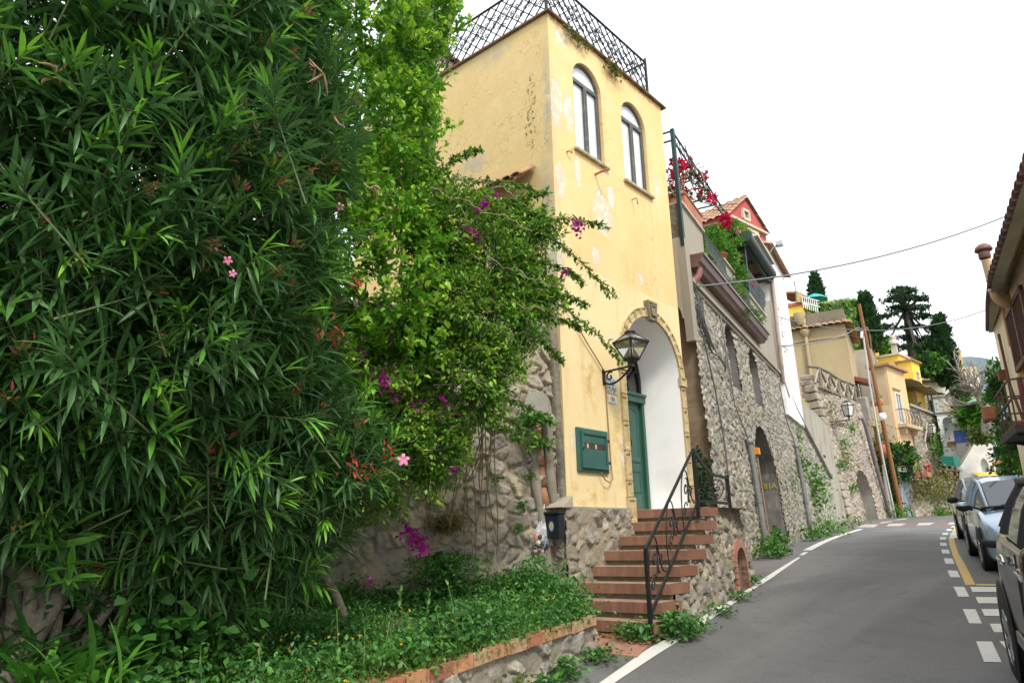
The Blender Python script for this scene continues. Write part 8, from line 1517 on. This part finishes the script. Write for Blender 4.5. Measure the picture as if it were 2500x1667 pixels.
SPR = [([(1250, 560), (1340, 515), (1430, 540), (1478, 556)], 6.9), ([(1310, 560), (1395, 600), (1450, 680), (1497, 722)], 6.9), ([(1270, 690), (1380, 745), (1460, 810), (1515, 880)], 6.9), ([(1020, 470), (1090, 400), (1130, 375), (1168, 368)], 6.8), ([(1040, 440), (1150, 436), (1250, 450), (1292, 462)], 6.9), ([(1290, 630), (1360, 645), (1400, 665), (1420, 690)], 6.9), ([(1290, 770), (1350, 780), (1390, 785), (1412, 800)], 6.9), ([(1200, 960), (1270, 985), (1320, 1005), (1345, 1030)], 6.7), ([(1180, 470), (1250, 500), (1300, 520), (1340, 545)], 6.9), ([(1240, 500), (1290, 480), (1330, 470)], 6.95), ([(1220, 1010), (1280, 1050), (1320, 1070), (1335, 1090)], 6.7), ([(1000, 360), (1050, 420), (1090, 450), (1120, 520)], 6.8), ([(1100, 1000), (1180, 1010), (1240, 1050), (1290, 1090)], 6.5), ([(1280, 790), (1330, 830), (1350, 870), (1372, 880)], 6.95), ([(1300, 720), (1345, 715), (1400, 725), (1430, 745)], 6.9), ([(1060, 30), (1075, 60), (1090, 45)], 7.0), ([(1040, 60), (1070, 85), (1085, 75)], 7.)]
mb = MB(); TT, DD = [], []; rg2 = np.random.default_rng(60)
for pl_, Z in SPR:
    P = bez([at(u, v, Z+.05*i) for i, (u, v) in enumerate(pl_)], 26); mb.tube(P, [.008*(1-.03*i) for i in range(len(P))], 5)
    P = np.array(P); d = np.gradient(P, axis=0); d /= np.linalg.norm(d, axis=1, keepdims=True)
    for k in range(9): TT.append(P+rg2.normal(0, .012, P.shape)+d*.02*rg2.random((len(P), 1))); DD.append(d*.5+rdir(len(P), rg2)*.8+np.array([0, 0, .15]))
mb.build('arching_stems', MAT['twig'], BV); TT = np.concatenate(TT); DD = np.concatenate(DD); leaves('spray_leaves', leafM, BV, TT, DD, .058*(.5+.7*rg2.random(len(TT))), leaf_small(.25, .25), pick([(.09, .21, .03), (.13, .27, .04), (.20, .36, .05), (.075, .16, .03)], len(TT)))
MG = [(.42, .02, .28), (.50, .04, .36), (.34, .015, .22)]
for (u, v, Z, n, r) in ((1185, 500, 6.5, 20, .05), (1165, 515, 6.5, 8, .03), (1150, 570, 6.5, 18, .05), (1168, 578, 6.5, 12, .03), (1412, 548, 6.8, 26, .05), (1412, 565, 6.8, 14, .04), (1378, 670, 6.7, 10, .03), (940, 930, 6.0, 26, .06), (965, 960, 6.0, 26, .05), (925, 925, 6.0, 14, .05), (1085, 975, 6.1, 10, .03), (1008, 1310, 6.5, 60, .07), (1025, 1330, 6.5, 60, .07), (990, 1290, 6.5, 18, .06), (1035, 1345, 6.4, 24, .04), (900, 1420, 6.0, 10, .04), (1090, 1000, 6.2, 8, .05), (1020, 985, 6.1, 8, .05), (880, 900, 5.9, 12, .06), (1112, 1150, 6.3, 10, .03), (1210, 480, 6.6, 8, .03), (880, 870, 5.9, 10, .04)):
    c = at(u, v, Z); T = c+rg2.normal(0, r*.6, (n, 3)); leaves('flowers', petalM, BV, T, rdir(n, rg2)+[0, 0, .2], .035+.015*rg2.random(n), leaf_small(.42, .1), pick(MG, n))
mb = MB()
for k in range(20):
    u = 1090+rg2.random()*130; v0 = 860+rg2.random()*160; Ln_ = 150+rg2.random()*300; Z = 6.75+.02*k/3; drift = rg2.normal(-20, 40)
    mb.tube([at(u+drift*t+8*math.sin(t*5+k), v0+Ln_*t, Z+.5*t) for t in np.linspace(0, 1, 9)], .0055, 4)
for pl_ in ([(882, 660), (878, 780), (895, 900), (890, 1010)], [(1270, 480), (1180, 440), (1100, 430)], [(1300, 560), (1200, 520), (1100, 480), (1050, 460)], [(1340, 700), (1250, 650), (1150, 620)], [(1330, 760), (1240, 730), (1130, 740)], [(990, 900), (1040, 960), (1160, 1050)], [(1200, 660), (1150, 740), (1090, 760), (1060, 730)]):
    P_ = bez([at(u, v, 6.45) for u, v in pl_], 22); mb.tube([p+np.array([0, 0, .025*math.sin(i*1.1+p[0]*9)+.012*math.sin(i*2.7)]) for i, p in enumerate(P_)], .0055, 5)
mb.build('dry_runners', MAT['twig'], BV)
# cactus pads along the tower edge
CA = thing('cactus', 'pale green columnar cactus against the side wall of the yellow house', 'cactus', (6.6, 7.7, 4.3)); cm_ = M('cactus_skin', (.17, .24, .10), .6, [(4, (.12, .18, .07), .4, .7), (14, (.24, .3, .15), .55, .7)])
for pl_, r in (([(1030, 480), (1036, 330), (1048, 200), (1046, 150)], .16), ([(1000, 520), (1012, 400), (1022, 300), (1030, 220)], .15), ([(985, 160), (1010, 60), (1040, 20), (1060, -20)], .18), ([(960, 100), (985, 20), (990, -60)], .2), ([(1110, 0), (1120, -40), (1125, -90)], .15)):
    mb = MB(); P = bez([at(u, v, 8.35) for u, v in pl_], 10); rows = []
    for i, p in enumerate(P): rr_ = r*math.sin(math.pi*min(.94, (i+1.2)/12))**.5; rows.append([p+np.array([math.cos(a), math.sin(a), 0])*rr_*(.72+.28*abs(math.cos(2*a))) for a in np.linspace(0, 2*math.pi, 25)])
    mb.grid(rows); mb.build('stem', cm_, CA)
p = onx(1052, 145, 7.9); mb = MB(); mb.prism([(p[0], p[1]-.25), (p[0]+1.0, p[1]-.25), (p[0]+1.0, p[1]+.7), (p[0], p[1]+.7)], 8.93, p[2]-.02); tiles(mb.mat(1), lambda a, t, h: tuple(p+np.array([-.15+1.3*a, -.4+.7*t, -.10+.25*t+h])), 7, 2, .6); tiles(mb, lambda a, t, h: tuple(p+np.array([-.15+1.3*a, .9-.6*t, -.10+.25*t+h])), 7, 2, .6); mb.mat(0).beam(p+np.array([.2, .15, -.1]), p+np.array([.2, .15, .22]), .2); mb.mat(1).beam(p+np.array([.2, .15, .22]), p+np.array([.2, .15, .30]), .26, .26); rh_ = thing('roof_hut', 'small cream rooftop hut with tiles and chimney seen through the roof railing', 'hut', (p[0], p[1], 8.93)); mb.build('walls', [stucco('cream_hut', (.6, .48, .3)), MAT['roof_tile']], rh_)
# ================================================================= bed plants
def ground_pts(n, rng, dens):
    x = rng.random(n*4)*9-2.2; y = 3.1+rng.random(n*4)*3.8; yl = np.interp(x, [-2.4, 3.05, 5.84, 6.54, 6.9], [3.12, 3.80, 4.14, 5.15, 5.35]); yh = np.interp(x, [-2.4, 4.38, 6.9], [6.3, 6.7, 5.3]); ok = (y > yl) & (y < yh) & (rng.random(n*4) < dens(x, y)); x, y = x[ok][:n], y[ok][:n]; return x, y
rg3 = np.random.default_rng(90)
def cover(name, n, per, hgt, size, pal, dens, tmpl=None, kind='stuff', label=None, spread=.06):
    x, y = ground_pts(n, rg3, dens); m = len(x); z = bedz(x, y); pt = vnoise(x*1.3, y*2.0, 9+len(name)); kp = rg3.random(m) < sstep(.12, .5, pt)+.12; x, y, z, pt = x[kp], y[kp], z[kp], pt[kp]; m = len(x); h = hgt*(.3+.9*rg3.random(m))*(.35+1.5*pt**1.5); lsz = .6+.9*vnoise(x*2.3, y*2.3, 31); ix = np.repeat(np.arange(m), per); s = rg3.random(len(ix)); T = np.stack([x[ix]+rg3.normal(0, spread, len(ix))*(.4+s), y[ix]+rg3.normal(0, spread, len(ix))*(.4+s), z[ix]+h[ix]*s], 1); D = rdir(len(ix), rg3)*.9+np.array([0, 0, .45]); o = leaves(name, leafM, None, T, D, size*lsz[ix]*(.5+.9*rg3.random(len(ix))), tmpl or leaf_small(.3, .15), pick(pal, m, .25, rg3)[ix]*(.85+.3*rg3.random((len(ix), 1)))); return tag(o, label, None, None, kind)
GREEN = [(.075, .22, .035), (.095, .27, .045), (.06, .18, .035), (.12, .31, .06), (.08, .23, .065)]
cover('bed_weeds', 3600, 34, .27, .036, GREEN, lambda x, y: np.clip(.25+.75*sstep(2.2, 4.5, x)+.3*sstep(4.2, 3.7, y), 0, 1))
cover('bed_clover', 1900, 20, .13, .03, [(.07, .21, .03), (.10, .26, .04), (.13, .27, .04), (.06, .17, .03)], lambda x, y: sstep(5.2, 4.0, y)*.9)
cover('bed_grass', 1700, 12, .10, .09, [(.16, .24, .05), (.22, .27, .07), (.12, .21, .04), (.26, .26, .10)], lambda x, y: sstep(4.6, 3.9, y)*sstep(1.2, 2.2, x)*sstep(5.2, 3.8, x), leaf_lance(3, .035, .3, .2))
def plant(label, c, n, L, size, pal, tm, up=.6, spread=.12, nm='broadleaf_plant', group=None, mat=None):
    c = np.array(c); k = np.arange(n); s = rg3.random(n); T = c+np.stack([rg3.normal(0, spread, n), rg3.normal(0, spread, n), L*s], 1); D = rdir(n, rg3)*[1, 1, .5]+np.array([0, 0, up]); return tag(leaves(nm, mat or leafM, None, T, D, size*(.6+.8*rg3.random(n)), tm, pick(pal, n, .25, rg3)), label, 'plant', group)
bp_ = lambda u, v, Z: at(u, v, Z)
plant('large dock plant with broad leaves in the middle of the planter bed', bp_(1120, 1545, 5.75), 26, .12, .26, [(.05, .17, .035), (.07, .21, .05), (.04, .13, .03)], leaf_small(.2, .35), .5, .06)
plant('dock plant with broad leaves beside the brick cap, left of the large dock', bp_(1145, 1575, 5.5), 12, .06, .17, [(.06, .19, .04), (.08, .23, .05)], leaf_small(.24, .3), .4, .05)
for i, (u, v, Z, n, r, lb) in enumerate(((300, 1500, 4.2, 260, .3, 'leafy green nettle patch under the oleander, nearest the thick trunk'), (400, 1590, 4.1, 260, .26, 'leafy green nettle patch under the oleander beside the yellow flowered weeds'), (250, 1620, 3.8, 200, .22, 'leafy green nettle patch low at the bottom left of the bed'), (330, 1430, 4.6, 160, .2, 'shaded leafy nettle patch deep under the oleander'))):
    plant(lb, bp_(u, v, Z)-np.array([0, 0, .1]), n, .30, .085, [(.035, .12, .02), (.045, .15, .025), (.06, .19, .03)], leaf_small(.34, .2), .1, r, 'nettle_patch')
for i, (u, v, Z, lb) in enumerate(((90, 1690, 3.2, 'fan of long lime green leaves at the bottom left corner'), (220, 1700, 3.3, 'fan of long lime green leaves right of the oleander trunk'), (20, 1640, 3.3, 'dark fan of long leaves at the left edge by the trunk'))):
    plant(lb, bp_(u, v, Z), 42, .05, .24, [(.06, .20, .02), (.10, .28, .03), (.05, .15, .02)] if i < 2 else [(.03, .09, .02), (.04, .12, .02)], leaf_lance(5, .055, .35, .3), 1.0, .10, 'strap_leaf_plant')
plant('upright young oleander shoot with bright leaves before the thick trunk', bp_(130, 1480, 3.4), 40, .38, .2, [(.06, .18, .025), (.09, .24, .03)], leaf_lance(5, .075, .3, .3), .5, .03, 'young_shoot', mat=leafG)
plant('feathery fern with rust brown fronds on the garden wall', gq(1090, 1290, .12), 520, .16, .10, [(.16, .17, .035), (.10, .18, .04), (.28, .13, .04), (.20, .10, .035)], leaf_lance(2, .06, .4, .2), -.2, .10, 'fern'); plant('green fern hanging below the rust brown fern', gq(1085, 1380, .1), 260, .14, .08, GREEN, leaf_small(.25, .2), -.2, .10, 'fern')
plant('succulent rosette plant with fleshy leaves on top of the rain channel', gq(1300, 1040, .22), 190, .10, .095, [(.09, .24, .05), (.12, .28, .06), (.07, .19, .04)], leaf_small(.22, .1), .4, .10, 'succulent'); plant('smaller succulent rosette below the larger one on the rain channel', gq(1318, 1090, .2), 120, .06, .085, [(.09, .24, .05), (.12, .28, .06), (.07, .19, .04)], leaf_small(.22, .1), .3, .07, 'succulent')
for i, (u, v, lb) in enumerate(((1260, 1295, 'small sprig growing from the garden wall left of the plastic bag'), (1275, 1240, 'tiny leafy sprig on the garden wall above the plastic bag'), (1215, 1180, 'leafy sprig hanging on the garden wall from the dry runners'), (1290, 1170, 'tiny green sprig on the garden wall beside the rain channel'))): plant(lb, gq(u, v, .08), 40, .08, .05, GREEN+[(.14, .2, .04)], leaf_small(.3, .2), -.1, .05, 'wall_sprig')
plant('thick green weeds spilling at the foot of the garden wall and rain channel', (6.35, 5.0, .86), 1300, .22, .042, GREEN, leaf_small(.32, .15), .2, .2, 'weed_clump')
plant('taller bushy weeds against the garden wall below the ferns', gq(1090, 1440, .3), 1500, .35, .046, GREEN, leaf_small(.32, .15), .2, .22, 'weed_clump')
for i, (x, y, n, h, sp, lb) in enumerate(((6.62, 4.12, 420, .16, .12, 'green creeper covering the front of the lowest brick step'), (6.95, 3.86, 620, .24, .11, 'dense green creeper at the foot of the iron handrail post'), (7.35, 3.88, 160, .10, .10, 'low weeds at the foot of the stair side wall beside the white line'), (8.2, 3.98, 120, .10, .09, 'weeds at the foot of the stair side wall before the brick arch'), (9.1, 4.14, 110, .10, .09, 'small weed tuft left of the little brick arch'), (10.3, 4.5, 110, .12, .08, 'small weed tuft right of the little brick arch'), (5.1, 3.88, 200, .14, .07, 'round green weed at the foot of the planter wall'), (5.75, 3.98, 160, .10, .10, 'low weeds at the end corner of the planter wall'), (4.4, 3.80, 110, .16, .06, 'yellowish weed at the foot of the planter wall'), (4.75, 3.82, 110, .09, .06, 'small bright weed between the two larger weeds below the planter wall'), (6.1, 4.5, 90, .07, .1, 'small weed in the corner of the brick pad'))):
    plant(lb, (x, y, float(G(x, y))+.02), n, h, .05, GREEN if i != 8 else [(.16, .22, .05), (.12, .18, .04)], leaf_small(.34, .15), .2, sp, 'weed_clump')
x, y = 6.45+.4*rg3.random(120), 3.95+.55*rg3.random(120); T = np.stack([x, y, G(x, y)+.022+.02*rg3.random(120)], 1); tag(leaves('fallen_leaves', leafM, None, T, rdir(120, rg3)*[1, 1, .25], .05+.03*rg3.random(120), leaf_small(.25, .2), pick([(.40, .24, .09), (.30, .17, .06), (.48, .33, .13), (.35, .1, .05)], 120)), kind='stuff')
yy = ground_pts(130, rg3, lambda x, y: sstep(5.0, 3.9, y)*(x > 1.5)); T = np.stack([yy[0], yy[1], bedz(*yy)+.12+.2*rg3.random(len(yy[0]))], 1); T = np.repeat(T, 4, 0)+rg3.normal(0, .006, (len(T)*4, 3)); tag(leaves('yellow_flowers', petalM, None, T, rdir(len(T), rg3)+[0, 0, .8], np.full(len(T), .018), leaf_small(.5, .1), pick([(.75, .5, .02), (.8, .6, .05)], len(T))), kind='stuff')

# ---------------------------------------------------------------- groups for repeats
GRP = dict(parked_car='cars parked along the right side', cypress_tree='dark cypresses on the hillside', wall_lantern='iron wall lanterns', rain_pipe='grey rain pipes on the stone house', plant_pot='terracotta pots', weed_clump='weed clumps at wall feet', wall_plant='plants growing from the walls', hillside_bush='bushes on the hillside', overhead_cable='overhead cables', weed_tuft='weeds on the roof edge', nettle_patch='nettle patches under the oleander', strap_leaf_plant='fans of long leaves', wall_sprig='sprigs on the garden wall', hanging_weeds='weeds hanging over the low wall', person='people by the road', balcony_plant='plants in the curved balcony rails', planter_trough='terracotta troughs', fern='ferns on the garden wall', succulent='succulents on the rain channel', flower_box='flower boxes on the low wall', stone_post='posts on the low wall', broadleaf_plant='dock plants in the bed', wall_hook='hooks on the yellow wall', pot_plant='plants in pots on the terrace wall', box_plants='plants in boxes on the low wall')
for o in list(SC.objects):
    if o.parent is None and 'label' in o:
        k = o.name.split('.')[0]
        if k in GRP and 'group' not in o: o['group'] = GRP[k]

yy = ground_pts(260, rg3, lambda x, y: sstep(4.8, 3.9, y)*(x > 1.6)); T = np.stack([yy[0], yy[1], bedz(*yy)+.05+.05*rg3.random(len(yy[0]))], 1); tag(leaves('dead_leaves', leafM, None, T, rdir(len(T), rg3)*[1, 1, .3], .05+.05*rg3.random(len(T)), leaf_small(.22, .25), pick([(.36, .22, .10), (.28, .17, .08), (.44, .30, .15)], len(T))), kind='stuff')
n = 46; tz = ground_pts(n, rg3, lambda x, y: (x > 1.5)*sstep(5.4, 3.9, y)); mb = MB(); TT, DD = [], []
for x, y in zip(*tz):
    z = float(bedz(x, y)); h = .28+.28*rg3.random(); b = np.array([x, y, z]); e = b+np.array([rg3.normal(0, .10), rg3.normal(0, .08), h]); P_ = bez([b, (b+e)/2+[0, 0, .05], e], 8); mb.tube(P_, .003, 4)
    for q in P_[2:]:
        for k in range(3): TT.append(q+rg3.normal(0, .008, 3)); DD.append(rdir(1, rg3)[0]+[0, 0, .3])
st = mb.build('stalks', M('weed_stalk', (.13, .22, .05), .8)); tag(st, kind='stuff'); leaves('stalk_leaves', leafM, st, np.array(TT), np.array(DD), .03+.03*rg3.random(len(TT)), leaf_small(.22, .1), pick(GREEN+[(.2, .3, .06)], len(TT)))
